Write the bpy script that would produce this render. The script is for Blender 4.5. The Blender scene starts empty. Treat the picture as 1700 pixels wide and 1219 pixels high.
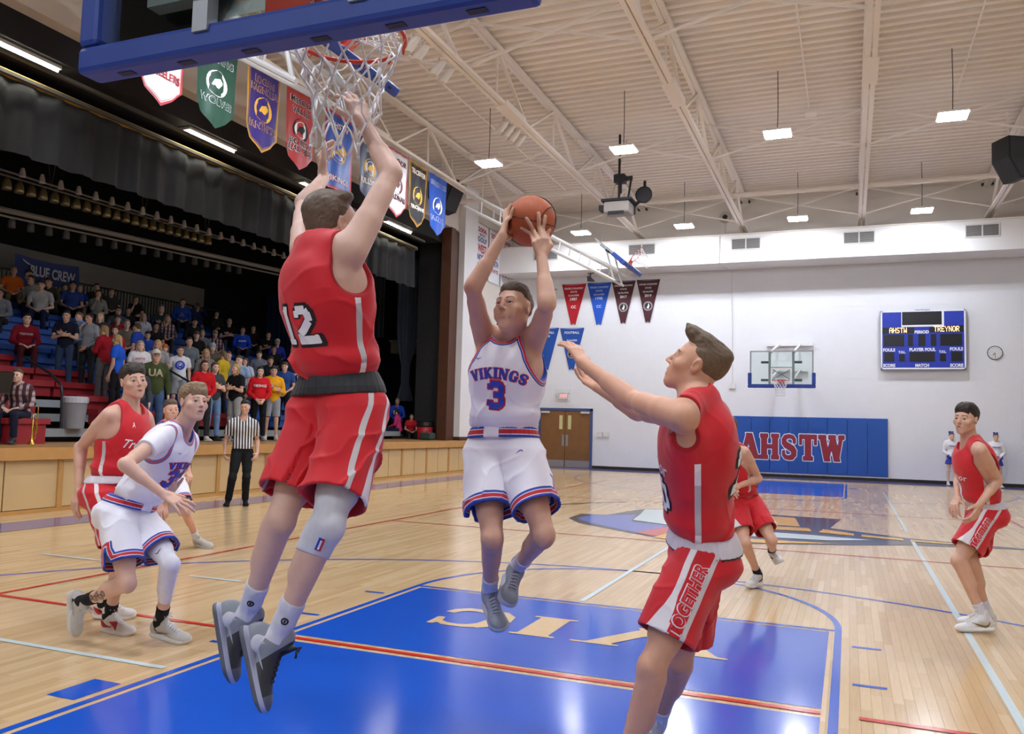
import bpy, bmesh, math, random
import numpy as np
from mathutils import Vector, Matrix
from mathutils.bvhtree import BVHTree
random.seed(7)
S = bpy.context.scene
COL = S.collection
# ---------------------------------------------------------------- camera, exposure, world, lights
W_PX, H_PX = 1700, 1219
CAM = np.array([1.8855, -1.1802, 1.4909]); YAW, PITCH, ROLL, F_PX = -.38490, .0708, .0260, 1385.1
_d = np.array([math.sin(YAW) * math.cos(PITCH), math.cos(YAW) * math.cos(PITCH), math.sin(PITCH)])
_r = np.array([math.cos(YAW), -math.sin(YAW), 0.0]); _u = np.cross(_r, _d)
CR = _r * math.cos(ROLL) + _u * math.sin(ROLL); CU = -_r * math.sin(ROLL) + _u * math.cos(ROLL); CT = -_d   # right, up, towards the lens
cam_data = bpy.data.cameras.new('camera'); cam = bpy.data.objects.new('camera', cam_data); COL.objects.link(cam)
cam.matrix_world = Matrix([[CR[i], CU[i], CT[i], CAM[i]] for i in range(3)] + [[0, 0, 0, 1]])
cam_data.sensor_fit = 'HORIZONTAL'; cam_data.sensor_width = 36; cam_data.lens = F_PX / W_PX * 36; cam_data.clip_start = .05; cam_data.clip_end = 300
S.camera = cam
S.view_settings.view_transform = 'Standard'; S.view_settings.look = 'None'; S.view_settings.gamma = 1; S.view_settings.use_curve_mapping = False
S.view_settings.exposure = 0.50
S.cycles.max_bounces = 8; S.cycles.diffuse_bounces = 5; S.cycles.glossy_bounces = 3; S.cycles.transmission_bounces = 5; S.cycles.transparent_max_bounces = 10
S.cycles.caustics_reflective = False; S.cycles.caustics_refractive = False
S.cycles.sample_clamp_indirect = 6
wd = bpy.data.worlds.new('world'); S.world = wd; wd.use_nodes = True
wd.node_tree.nodes['Background'].inputs[0].default_value = (.9, .95, 1, 1); wd.node_tree.nodes['Background'].inputs[1].default_value = .3
LAMP_POWER = 140.0           # radiance of the lit panels of the high-bay lamps (see the lamps below)
STAGE_POWER = 34.0
# ---------------------------------------------------------------- small helpers
def lin(h):
    h = h.lstrip('#'); c = [int(h[i:i + 2], 16) / 255 for i in (0, 2, 4)]
    return tuple((v / 12.92 if v <= .04045 else ((v + .055) / 1.055) ** 2.4) for v in c) + (1,)
MATS = {}
class NT:
    def __init__(self, name):
        self.m = bpy.data.materials.new(name); self.m.use_nodes = True; MATS[name] = self.m
        self.t = self.m.node_tree; self.t.nodes.clear()
        self.out = self.n('ShaderNodeOutputMaterial'); self.b = self.n('ShaderNodeBsdfPrincipled')
        self.l(self.b.outputs[0], self.out.inputs[0])
    def n(self, ty, **k):
        o = self.t.nodes.new(ty)
        for a, v in k.items(): setattr(o, a, v)
        return o
    def l(self, a, b): self.t.links.new(a, b)
    def put(self, sock, v):
        if isinstance(v, bpy.types.NodeSocket): self.l(v, sock)
        else: sock.default_value = v
    def math(self, op, a, b=0.0, c=None):
        o = self.n('ShaderNodeMath', operation=op); self.put(o.inputs[0], a); self.put(o.inputs[1], b)
        if c is not None: self.put(o.inputs[2], c)
        return o.outputs[0]
    def attr(self, a): return self.n('ShaderNodeAttribute', attribute_name=a).outputs['Fac']
    def mix(self, f, a, b, mode='MIX'):
        o = self.n('ShaderNodeMix', data_type='RGBA', blend_type=mode); self.put(o.inputs[0], f); self.put(o.inputs[6], a); self.put(o.inputs[7], b); return o.outputs[2]
    def lt(self, a, v): return self.math('LESS_THAN', a, v)
    def gt(self, a, v): return self.math('GREATER_THAN', a, v)
    def both(self, a, b): return self.math('MULTIPLY', a, b)
    def coord(self, kind='Object', scale=None):
        o = self.n('ShaderNodeTexCoord').outputs[kind]
        if scale is not None:
            m = self.n('ShaderNodeMapping'); self.l(o, m.inputs[0]); m.inputs['Scale'].default_value = scale; o = m.outputs[0]
        return o
    def noise(self, scale=5, detail=3, co=None, rough=.5):
        o = self.n('ShaderNodeTexNoise'); o.inputs['Scale'].default_value = scale; o.inputs['Detail'].default_value = detail; o.inputs['Roughness'].default_value = rough
        self.l(co if co is not None else self.coord(), o.inputs['Vector']); return o.outputs['Fac']
    def ramp(self, f, stops, const=True):
        o = self.n('ShaderNodeValToRGB'); cr = o.color_ramp; cr.interpolation = 'CONSTANT' if const else 'LINEAR'
        while len(cr.elements) < len(stops): cr.elements.new(1)
        for e, (p, c) in zip(cr.elements, stops): e.position = p; e.color = c
        self.put(o.inputs[0], f); return o.outputs[0]
    def bump(self, h, strength=.3, dist=.01):
        o = self.n('ShaderNodeBump'); o.inputs['Strength'].default_value = strength; o.inputs['Distance'].default_value = dist
        self.put(o.inputs['Height'], h); self.l(o.outputs[0], self.b.inputs['Normal'])
    def set(self, color=None, rough=None, metal=None, spec=None, emit=None, power=None, sheen=None):
        b = self.b.inputs
        if color is not None: self.put(b['Base Color'], color)
        if rough is not None: self.put(b['Roughness'], rough)
        if metal is not None: self.put(b['Metallic'], metal)
        if spec is not None: self.put(b['Specular IOR Level'], spec)
        if emit is not None: self.put(b['Emission Color'], emit); self.put(b['Emission Strength'], power)
        if sheen is not None: self.put(b['Sheen Weight'], sheen)
        return self.m
def plain(name, hexc, rough=.6, var=.08, scale=8, metal=0, spec=.4, bump=0, bscale=80):
    """one colour with slight mottling"""
    if name in MATS: return MATS[name]
    t = NT(name); c = lin(hexc)
    dark = tuple(v * (1 - var) for v in c[:3]) + (1,); lite = tuple(min(1, v * (1 + var)) for v in c[:3]) + (1,)
    t.set(t.mix(t.noise(scale), dark, lite), rough, metal, spec)
    if bump: t.bump(t.noise(bscale, 2), bump, .004)
    return t.m
def glow(name, hexc, power):
    if name in MATS: return MATS[name]
    t = NT(name); return t.set((.9, .9, .9, 1), .5, emit=lin(hexc), power=power)
def link(name, me, m=None, parent=None, loc=None, **props):
    o = bpy.data.objects.new(name, me); COL.objects.link(o)
    if m is not None and me is not None:
        for q in (m if isinstance(m, (list, tuple)) else [m]): me.materials.append(q)
    if parent is not None: o.parent = parent
    if loc is not None: o.location = loc
    for k, v in props.items(): o[k] = v
    return o
def tag(o, label=None, category=None, group=None, kind=None):
    if label: o['label'] = label
    if category: o['category'] = category
    if group: o['group'] = group
    if kind: o['kind'] = kind
    return o
def empty(name, loc=(0, 0, 0), rz=0, **k):
    o = bpy.data.objects.new(name, None); COL.objects.link(o); o.location = loc; o.rotation_euler = (0, 0, rz); o.empty_display_size = .1
    return tag(o, **k)
class MB:
    """collects simple solids into one mesh"""
    def __init__(self): self.v, self.f, self.mi = [], [], []
    def add(self, vs, fs, mi=0):
        n = len(self.v); self.v += [tuple(map(float, q)) for q in vs]; self.f += [tuple(i + n for i in q) for q in fs]; self.mi += [mi] * len(fs); return self
    def box(self, x0, x1, y0, y1, z0, z1, mi=0, M=None, o=None):
        vs = [(x, y, z) for x in (x0, x1) for y in (y0, y1) for z in (z0, z1)]
        if M is not None: vs = [np.asarray(o) + np.array(q) @ M for q in vs]
        return self.add(vs, [(0, 1, 3, 2), (4, 6, 7, 5), (0, 4, 5, 1), (2, 3, 7, 6), (0, 2, 6, 4), (1, 5, 7, 3)], mi)
    def beam(self, a, b, w, h=None, up=(0, 0, 1), mi=0):
        """rectangular bar from a to b"""
        a, b = np.asarray(a, float), np.asarray(b, float); h = w if h is None else h
        z = b - a; L = np.linalg.norm(z); z = z / L; x = np.cross(z, up)
        if np.linalg.norm(x) < 1e-4: x = np.cross(z, (1, 0, 0))
        x /= np.linalg.norm(x); y = np.cross(z, x)
        vs = [p + x * sx * w / 2 + y * sy * h / 2 for p in (a, b) for sx, sy in ((-1, -1), (1, -1), (1, 1), (-1, 1))]
        return self.add(vs, [(0, 3, 2, 1), (4, 5, 6, 7)] + [(i, (i + 1) % 4, 4 + (i + 1) % 4, 4 + i) for i in range(4)], mi)
    def tube(self, pts, r, n=8, closed=False, mi=0, caps=True):
        pts = [np.asarray(p, float) for p in pts]; m = len(pts); rs = r if isinstance(r, (list, tuple)) else [r] * m
        vs, fs = [], []; prev = None
        for i, p in enumerate(pts):
            if closed: t = pts[(i + 1) % m] - pts[i - 1]
            else: t = pts[min(i + 1, m - 1)] - pts[max(i - 1, 0)]
            t = t / (np.linalg.norm(t) + 1e-12)
            if prev is None:
                x = np.cross(t, (0, 0, 1))
                if np.linalg.norm(x) < 1e-3: x = np.cross(t, (1, 0, 0))
            else: x = prev - t * (prev @ t)
            x = x / (np.linalg.norm(x) + 1e-12); prev = x; y = np.cross(t, x)
            vs += [p + (x * math.cos(2 * math.pi * k / n) + y * math.sin(2 * math.pi * k / n)) * rs[i] for k in range(n)]
        for i in range(m if closed else m - 1):
            j = (i + 1) % m
            fs += [(i * n + k, i * n + (k + 1) % n, j * n + (k + 1) % n, j * n + k) for k in range(n)]
        if not closed and caps: fs += [tuple(range(n))[::-1], tuple((m - 1) * n + k for k in range(n))]
        return self.add(vs, fs, mi)
    def lathe(self, prof, n=16, c=(0, 0, 0), M=None, mi=0):
        """prof: list of (radius, height)"""
        vs = []
        for r, z in prof:
            for k in range(n):
                q = np.array([r * math.cos(2 * math.pi * k / n), r * math.sin(2 * math.pi * k / n), z])
                vs.append((q @ M if M is not None else q) + np.asarray(c))
        fs = [(i * n + k, i * n + (k + 1) % n, (i + 1) * n + (k + 1) % n, (i + 1) * n + k) for i in range(len(prof) - 1) for k in range(n)]
        fs += [tuple(range(n))[::-1], tuple((len(prof) - 1) * n + k for k in range(n))]
        return self.add(vs, fs, mi)
    def prism(self, poly, O, X, Y, depth, mi=0):
        """extrude a 2-D outline standing in the plane O + x X + y Y along X x Y"""
        O, X, Y = (np.asarray(q, float) for q in (O, X, Y)); Z = np.cross(X, Y); n = len(poly)
        vs = [O + X * a + Y * b for a, b in poly] + [O + X * a + Y * b + Z * depth for a, b in poly]
        return self.add(vs, [tuple(range(n))[::-1], tuple(range(n, 2 * n))] + [(i, (i + 1) % n, n + (i + 1) % n, n + i) for i in range(n)], mi)
    def mesh(self, name, smooth=False):
        me = bpy.data.meshes.new(name); me.from_pydata(self.v, [], self.f)
        if any(self.mi): me.polygons.foreach_set('material_index', self.mi)
        if smooth: me.polygons.foreach_set('use_smooth', [True] * len(me.polygons))
        me.update(); return me
    def build(self, name, m, parent=None, loc=None, smooth=False, bevel=0, **tags):
        me = self.mesh(name, smooth)
        if bevel:
            bm = bmesh.new(); bm.from_mesh(me)
            bmesh.ops.bevel(bm, geom=bm.edges[:], offset=bevel, segments=2, affect='EDGES', profile=.5); bm.to_mesh(me); bm.free()
        o = link(name, me, m, parent, loc); return tag(o, **tags)
def copy_tree(o, parent=None):
    c = o.copy(); COL.objects.link(c)
    if parent is not None: c.parent = parent
    for ch in list(o.children): copy_tree(ch, c)
    return c
# ---------------------------------------------------------------- signed-distance modelling (bodies, clothes, balls of foam)
def V(*a): return np.array(a, dtype=np.float64)
def unit(v):
    v = np.asarray(v, float); n = np.linalg.norm(v)
    return v / n if n > 1e-9 else V(0, 0, 1)
def lerp(a, b, t): return np.asarray(a, float) * (1 - t) + np.asarray(b, float) * t
def frame(x=None, y=None, z=None):
    """3x3 matrix whose rows are the axes right, forward, up"""
    if z is not None and y is not None:
        z = unit(z); x = unit(np.cross(y, z)); y = np.cross(z, x)
    elif z is not None and x is not None:
        z = unit(z); y = unit(np.cross(z, x)); x = np.cross(y, z)
    elif y is not None and x is not None:
        y = unit(y); z = unit(np.cross(x, y)); x = np.cross(y, z)
    return np.array([x, y, z])
def yfirst(y, z):
    y = unit(y); x = unit(np.cross(y, z)); z = np.cross(x, y)
    return np.array([x, y, z])
def cone(a, b, r1, r2, k=.02, sq=None, op='u'):
    """tapered capsule; sq = (axis, q) flattens the section to q of its radius along axis"""
    a, b = np.asarray(a, float), np.asarray(b, float)
    return dict(t='c', a=a, b=b, r1=r1, r2=r2, k=k, sq=sq, op=op, c=(a + b) / 2, R=np.linalg.norm(a - b) / 2 + max(r1, r2))
def ell(c, rad, M=None, k=.02, op='u'):
    return dict(t='e', c=np.asarray(c, float), r=np.asarray(rad, float), M=np.eye(3) if M is None else M, k=k, op=op, R=max(rad))
def grow(p, g, k=None):
    p = dict(p)
    if p['t'] == 'c': p['r1'] += g; p['r2'] += g
    else: p['r'] = p['r'] + g
    p['R'] += g
    if k is not None: p['k'] = k
    return p
def dprim(p, P):
    if p['t'] == 'c':
        ba = p['b'] - p['a']; L2 = ba @ ba
        v = P - p['a']
        t = np.clip(v @ ba / max(L2, 1e-9), 0, 1)[:, None]
        w = v - t * ba
        if p['sq'] is not None:
            ax, q = p['sq']; w = w + (w @ ax)[:, None] * ax * (1 / q - 1)
        return np.sqrt((w * w).sum(1)) - (p['r1'] + (p['r2'] - p['r1']) * t[:, 0])
    v = (P - p['c']) @ p['M'].T
    a = v / p['r']; b = a / p['r']
    k0 = np.sqrt((a * a).sum(1)) + 1e-9; k1 = np.sqrt((b * b).sum(1)) + 1e-9
    return k0 * (k0 - 1) / k1
def smin(a, b, k):
    if k <= 0: return np.minimum(a, b)
    h = np.maximum(k - np.abs(a - b), 0) / k
    return np.minimum(a, b) - h * h * k * .25
def smax(a, b, k): return -smin(-a, -b, k)
def dmany(prims, P, far=1.0):
    d = np.full(len(P), far)
    for p in prims:
        e = dprim(p, P)
        d = smin(d, e, p['k']) if p['op'] == 'u' else smax(d, -e, p['k'])
    return d
def _hash(i, j, k):
    n = (i * 73856093) ^ (j * 19349663) ^ (k * 83492791)
    n = (n ^ (n >> 13)) * 1274126177
    return ((n ^ (n >> 16)) & 0xffff) / 65535.0
def noise(P, s=1.0, seed=0):
    Q = np.asarray(P) * s + seed * 17.31
    I = np.floor(Q).astype(np.int64); f = Q - I; f = f * f * (3 - 2 * f)
    r = 0
    for a in (0, 1):
        for b in (0, 1):
            for c in (0, 1):
                w = (f[:, 0] if a else 1 - f[:, 0]) * (f[:, 1] if b else 1 - f[:, 1]) * (f[:, 2] if c else 1 - f[:, 2])
                r = r + w * _hash(I[:, 0] + a, I[:, 1] + b, I[:, 2] + c)
    return r * 2 - 1
def surface(prims, h, post=None, pad=.02, margin=.035):
    """mesh the zero set of the blended primitives by surface nets on blocks near the surface"""
    us = [p for p in prims if p['op'] == 'u']
    lo = np.min([p['c'] - p['R'] for p in us], 0) - pad; hi = np.max([p['c'] + p['R'] for p in us], 0) + pad
    B = 8
    nb = np.ceil((hi - lo) / (h * B)).astype(int) + 1
    n = nb * B
    bi = np.stack(np.meshgrid(*[np.arange(q) for q in nb], indexing='ij'), -1).reshape(-1, 3)
    bc = lo + (bi + .5) * B * h
    full = lambda Q, pr: (post(Q, dmany(pr, Q)) if post else dmany(pr, Q))
    dc = np.concatenate([full(bc[i:i + 60000], prims) for i in range(0, len(bc), 60000)])
    D = np.empty(n, np.float32)
    Dv = D.reshape(nb[0], B, nb[1], B, nb[2], B)
    Dv[:] = dc.reshape(nb[0], 1, nb[1], 1, nb[2], 1)
    keep = np.abs(dc) < B * h * .9 + margin
    kb = bi[keep]
    sup = kb // 4
    key = (sup[:, 0] * 4096 + sup[:, 1]) * 4096 + sup[:, 2]
    o = np.argsort(key, kind='stable'); kb = kb[o]; key = key[o]
    cut = np.flatnonzero(np.diff(key)) + 1
    loc = np.stack(np.meshgrid(*[np.arange(B)] * 3, indexing='ij'), -1).reshape(-1, 3)
    pts_idx = []
    cen = np.array([p['c'] for p in prims]); rad = np.array([p['R'] + p['k'] for p in prims])
    for g in np.split(np.arange(len(kb)), cut):
        b = kb[g]
        I = (b[:, None, :] * B + loc[None]).reshape(-1, 3)
        Q = lo + I * h
        c0 = (Q.min(0) + Q.max(0)) / 2; r0 = np.linalg.norm(Q.max(0) - c0)
        sel = np.linalg.norm(cen - c0, axis=1) < rad + r0 + .04
        if not sel.any() or not any(prims[i]['op'] == 'u' for i in np.flatnonzero(sel)):
            dv = np.full(len(Q), .2)
        else:
            dv = full(Q, [prims[i] for i in np.flatnonzero(sel)])
        D[I[:, 0], I[:, 1], I[:, 2]] = dv
        pts_idx.append(I)
    I = np.concatenate(pts_idx)
    sx, sy, sz = n[1] * n[2], n[2], 1
    ok = (I < n - 1).all(1) & (I > 0).all(1)
    I = I[ok]
    Df = D.ravel()
    idx = I[:, 0] * sx + I[:, 1] * sy + I[:, 2]
    offs = [(a, b, c) for a in (0, 1) for b in (0, 1) for c in (0, 1)]
    cv = np.stack([Df[idx + a * sx + b * sy + c * sz] for a, b, c in offs], 1)
    ins = cv < 0
    act = ins.any(1) & ~ins.all(1)
    cidx = idx[act]; cI = I[act]; cv = cv[act]
    o = np.argsort(cidx); cidx = cidx[o]; cI = cI[o]; cv = cv[o]
    acc = np.zeros((len(cidx), 3)); cnt = np.zeros(len(cidx))
    num = {q: i for i, q in enumerate(offs)}
    for a in offs:
        for ax in range(3):
            if a[ax]: continue
            b = list(a); b[ax] = 1; b = tuple(b)
            va, vb = cv[:, num[a]], cv[:, num[b]]
            m = (va < 0) != (vb < 0)
            t = np.where(m, va / np.where(m, va - vb, 1), 0)
            p = np.array(a, float)[None].repeat(len(t), 0); p[:, ax] = t
            acc += p * m[:, None]; cnt += m
    verts = lo + (cI + acc / cnt[:, None]) * h
    quads = []
    st = (sx, sy, sz)
    d0 = Df[idx]
    for ax in range(3):
        s1, s2 = st[(ax + 1) % 3], st[(ax + 2) % 3]
        m = (d0 < 0) != (Df[idx + st[ax]] < 0)
        e = idx[m]; pos = d0[m] < 0
        q = np.stack([e - s1 - s2, e - s2, e, e - s1], 1)
        q[~pos] = q[~pos][:, ::-1]
        quads.append(q)
    q = np.concatenate(quads)
    w = np.searchsorted(cidx, q); w = np.minimum(w, len(cidx) - 1)
    good = (cidx[w] == q).all(1)
    return verts, w[good]
def mesh_from(name, verts, quads, attrs=None, smooth=True):
    me = bpy.data.meshes.new(name)
    nq = len(quads); k = quads.shape[1]
    me.vertices.add(len(verts)); me.vertices.foreach_set('co', np.asarray(verts, np.float32).ravel())
    me.loops.add(nq * k); me.loops.foreach_set('vertex_index', quads.astype(np.int32).ravel())
    me.polygons.add(nq); me.polygons.foreach_set('loop_start', np.arange(0, nq * k, k, dtype=np.int32))
    me.polygons.foreach_set('use_smooth', np.full(nq, smooth))
    for a, v in (attrs or {}).items():
        at_ = me.attributes.new(a, 'FLOAT', 'POINT'); at_.data.foreach_set('value', np.asarray(v, np.float32))
    me.update(calc_edges=True); me.validate()
    return me
# ---------------------------------------------------------------- lettering
def text2d(s, size=1.0, bold=0.0, shear=0.0, space=1.0, align='CENTER'):
    cu = bpy.data.curves.new('t', 'FONT'); cu.body = s; cu.size = size; cu.offset = bold; cu.shear = shear; cu.align_x = align; cu.space_character = space; cu.resolution_u = 3
    ob = bpy.data.objects.new('t', cu); COL.objects.link(ob)
    dg = bpy.context.evaluated_depsgraph_get(); me = bpy.data.meshes.new_from_object(ob.evaluated_get(dg))
    v = np.array([q.co[:2] for q in me.vertices]).reshape(-1, 2); f = [tuple(p.vertices) for p in me.polygons]
    bpy.data.objects.remove(ob); bpy.data.curves.remove(cu); bpy.data.meshes.remove(me)
    return v, f
def fit2d(vf, w=None, h=None, cx=0, cy=0):
    """scale a flat outline to a width and/or a height and centre it"""
    v, f = vf; lo, hi = v.min(0), v.max(0); c = (lo + hi) / 2; sz = hi - lo
    sx = w / sz[0] if w else h / sz[1]; sy = h / sz[1] if h else sx
    return (v - c) * (sx, sy) + (cx, cy), f
SLAB = {  # strokes of a block-serif alphabet: (x0, y0, x1, y1, weight); 1 high
 'A': (.84, [(.10, 0, .40, 1, .17), (.42, 1, .74, 0, .26), (.24, .34, .62, .34, .12)], [(.10, 0, .30), (.74, 0, .36)]),
 'H': (.86, [(.17, 0, .17, 1, .24), (.69, 0, .69, 1, .24), (.17, .5, .69, .5, .13)], [(.17, 0, .34), (.17, 1, .34), (.69, 0, .34), (.69, 1, .34)]),
 'T': (.80, [(.40, 0, .40, 1, .25), (.04, .93, .76, .93, .14), (.06, .72, .06, 1, .09), (.74, .72, .74, 1, .09)], [(.40, 0, .42)]),
 'W': (1.12, [(.12, 1, .34, 0, .24), (.34, 0, .56, .9, .12), (.56, 1, .78, 0, .24), (.78, 0, .98, 1, .12)], [(.12, 1, .32), (.56, 1, .30), (.98, 1, .24)]),
 'V': (.84, [(.12, 1, .42, 0, .26), (.42, 0, .70, 1, .14)], [(.12, 1, .36), (.70, 1, .30)]),
 'I': (.42, [(.21, 0, .21, 1, .26)], [(.21, 0, .40), (.21, 1, .40)]),
 'K': (.86, [(.17, 0, .17, 1, .24), (.24, .42, .66, 1, .13), (.32, .55, .70, 0, .24)], [(.17, 0, .34), (.17, 1, .34), (.70, 0, .32), (.66, 1, .30)]),
 'N': (.86, [(.13, 0, .13, 1, .14), (.73, 0, .73, 1, .14), (.15, 1, .71, 0, .24)], [(.13, 0, .30), (.10, 1, .26), (.73, 1, .30)]),
 'G': (.80, 'G', [(.66, .46, .30)]), 'S': (.70, 'S', []), 'C': (.80, 'C', []), 'O': (.84, 'O', [])}
def _poly(pts, w):
    return [(pts[i][0], pts[i][1], pts[i + 1][0], pts[i + 1][1], (w[i] if isinstance(w, list) else w)) for i in range(len(pts) - 1)]
def _curve(ch):
    if ch == 'S':
        P = [(.60, .68), (.60, .80), (.52, .90), (.36, .935), (.20, .90), (.12, .79), (.13, .67), (.22, .58), (.36, .51), (.50, .43), (.58, .32), (.57, .19), (.48, .09), (.34, .062), (.18, .10), (.10, .20), (.10, .33)]
        w = [.10, .11, .12, .13, .16, .18, .20, .22, .23, .22, .20, .18, .16, .13, .12, .10]
        return _poly(P, w)
    if ch in 'CG':
        P = [(.70, .66), (.68, .82), (.56, .93), (.42, .95), (.28, .89), (.18, .74), (.15, .5), (.18, .26), (.28, .11), (.42, .05), (.58, .07), (.68, .18), (.72, .32)]
        w = [.09, .10, .12, .13, .18, .23, .25, .25, .22, .17, .13, .11]
        return _poly(P, w) + ([(.66, .10, .66, .46, .20)] if ch == 'G' else [(.70, .62, .70, .98, .07)])
    P = [(.42 + .28 * math.cos(a), .5 + .45 * math.sin(a)) for a in np.linspace(0, 2 * math.pi, 21)]
    return _poly(P, .2)
def strokes_to_mesh(segs, grow=0.0, res=.022, clip=None):
    """outline of overlapping strokes turned into one clean flat mesh by marching squares"""
    A = np.array(segs, float)
    lo = np.minimum(A[:, :2], A[:, 2:4]).min(0) - .25; hi = np.maximum(A[:, :2], A[:, 2:4]).max(0) + .25
    nx, ny = (np.ceil((hi - lo) / res).astype(int) + 1)
    gx, gy = np.meshgrid(lo[0] + np.arange(nx) * res, lo[1] + np.arange(ny) * res, indexing='ij')
    D = np.full(gx.shape, 9.)
    for x0, y0, x1, y1, w in segs:
        d = np.array([x1 - x0, y1 - y0]); L = np.hypot(*d) + 1e-9; d = d / L
        u = (gx - x0) * d[0] + (gy - y0) * d[1]; v = -(gx - x0) * d[1] + (gy - y0) * d[0]
        qx = np.abs(u - L / 2) - L / 2; qy = np.abs(v) - w / 2
        D = np.minimum(D, np.hypot(np.maximum(qx, 0), np.maximum(qy, 0)) + np.minimum(np.maximum(qx, qy), 0))
    if clip is not None: D = np.maximum(D, np.maximum(clip[0] - gy, gy - clip[1]))
    D = D - grow + 1e-6
    V_, F_, ix = [], [], {}
    def vert(key, p):
        if key not in ix: ix[key] = len(V_); V_.append(p)
        return ix[key]
    P = lambda i, j: np.array([gx[i, j], gy[i, j]])
    ins = D < 0
    for i, j in zip(*np.nonzero(ins[:-1, :-1] | ins[1:, :-1] | ins[:-1, 1:] | ins[1:, 1:])):
        c = ((i, j), (i + 1, j), (i + 1, j + 1), (i, j + 1)); poly = []
        for k in range(4):
            a, b = c[k], c[(k + 1) % 4]
            if ins[a]: poly.append(vert(a, P(*a)))
            if ins[a] != ins[b]:
                t = D[a] / (D[a] - D[b]); key = (min(a, b), max(a, b)); poly.append(vert(key, P(*a) * (1 - t) + P(*b) * t))
        if len(poly) > 2: F_.append(tuple(poly))
    return np.array(V_), F_
def _join(parts):
    V_, F_ = [], []
    for v, f in parts:
        k = len(V_); V_ += [tuple(q) for q in v]; F_ += [tuple(i + k for i in q) for q in f]
    return np.array(V_), F_
def slab2d(s, grow=0.0, gap=.06, serif=.10, res=.03):
    x, parts = 0.0, []
    for ch in s:
        wd_, st, se = SLAB[ch]
        segs = []
        if isinstance(st, str):
            st = _curve(st)
            for x0, y0, x1, y1, w in st:      # overlap the ends so that bends stay closed
                d = np.array([x1 - x0, y1 - y0]); d = d / (np.hypot(*d) + 1e-9) * w * .16; segs.append((x0 - d[0], y0 - d[1], x1 + d[0], y1 + d[1], w))
        else:
            for x0, y0, x1, y1, w in st:
                d = np.array([x1 - x0, y1 - y0]); d = d / (np.hypot(*d) + 1e-9) * .1
                e = 0 if abs(y1 - y0) < .05 else 1
                segs.append((x0 - d[0] * e, y0 - d[1] * e, x1 + d[0] * e, y1 + d[1] * e, w))
        for cx, cy, w in se:
            y = serif / 2 if cy == 0 else (1 - serif / 2 if cy == 1 else cy)
            segs.append((cx - w / 2, y, cx + w / 2, y, serif))
        v, f = strokes_to_mesh(segs, grow, res, (-grow, 1 + grow) if grow <= 0 else (0, 1))
        parts.append((v + (x, 0), f)); x += wd_ + gap
    return _join(parts)
BLOCK = {  # chamfered athletic numerals drawn as strokes in a .62 x 1 box
 '1': [(.33, 0, .33, 1, .24), (.12, .07, .54, .07, .14), (.17, .84, .33, .93, .14)],
 '2': [(.10, .70, .10, .88, .20), (.10, .89, .46, .89, .22), (.46, .89, .52, .80, .20), (.52, .60, .52, .84, .20), (.50, .60, .14, .26, .20), (.11, .02, .11, .28, .22), (.02, .11, .62, .11, .22), (.57, .11, .57, .24, .10)],
 '3': [(.10, .70, .10, .86, .20), (.10, .89, .46, .89, .22), (.46, .90, .52, .82, .18), (.52, .60, .52, .84, .20), (.52, .62, .46, .51, .18), (.24, .51, .48, .51, .19), (.46, .51, .52, .40, .18), (.52, .16, .52, .40, .20), (.46, .10, .52, .18, .18), (.10, .11, .46, .11, .22), (.10, .14, .10, .30, .20)],
 '0': [(.11, .14, .11, .86, .21), (.51, .14, .51, .86, .21), (.16, .89, .46, .89, .22), (.16, .11, .46, .11, .22)]}
def block2d(s, grow=0.0, gap=.12, res=.025):
    x, parts = 0.0, []
    for ch in s:
        v, f = strokes_to_mesh(BLOCK[ch], grow, res); parts.append((v + (x, 0), f)); x += .62 + gap
    return _join(parts)
def grid_cut(vf, step):
    v, f = vf
    bm = bmesh.new(); bv = [bm.verts.new((a, b, 0)) for a, b in v]
    for q in f:
        try: bm.faces.new([bv[i] for i in q])
        except ValueError: pass
    lo, hi = np.min(v, 0), np.max(v, 0)
    for ax in (0, 1):
        x = math.ceil(lo[ax] / step) * step
        while x < hi[ax]:
            no = (1, 0, 0) if ax == 0 else (0, 1, 0); co = (x, 0, 0) if ax == 0 else (0, x, 0)
            bmesh.ops.bisect_plane(bm, geom=bm.verts[:] + bm.edges[:] + bm.faces[:], plane_co=co, plane_no=no); x += step
    bm.verts.index_update()
    out = np.array([q.co[:2] for q in bm.verts]), [tuple(w.index for w in q.verts) for q in bm.faces]
    bm.free(); return out
def bvh_of(me):
    v = [tuple(q.co) for q in me.vertices]; return BVHTree.FromPolygons(v, [tuple(p.vertices) for p in me.polygons])
def wrap(name, vf, bvh, O, X, Y, m, parent, off=.002, step=.012, far=.5, warp=None, label=None):
    """lay a flat print on cloth: rays run from the plane O, X, Y against its normal"""
    v, f = grid_cut(vf, step) if step else vf
    if warp: v = np.array([warp(a, b) for a, b in v])
    X, Y = unit(X), unit(Y); D = -np.cross(X, Y)
    out, ok = [], []
    for a, b in v:
        q = O + X * a + Y * b
        h = bvh.ray_cast(Vector(q - D * far), Vector(D), 2 * far + .3)
        if h[0] is None: out.append(q); ok.append(False)
        else: out.append(np.array(h[0]) - D * off); ok.append(True)
    f = [q for q in f if all(ok[i] for i in q)]
    me = bpy.data.meshes.new(name); me.from_pydata([tuple(q) for q in out], [], f); me.update()
    me.polygons.foreach_set('use_smooth', [True] * len(me.polygons))
    o = link(name, me, m, parent)
    if label: o['label'] = label
    return o
def flat(name, vf, O, X, Y, m, parent=None, t=0.0):
    """flat lettering or marking standing at O, spanned by X and Y"""
    v, f = vf; O, X, Y = (np.asarray(q, float) for q in (O, X, Y))
    me = bpy.data.meshes.new(name); me.from_pydata([tuple(O + X * a + Y * b) for a, b in v], [], f); me.update()
    return link(name, me, m, parent)
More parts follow.
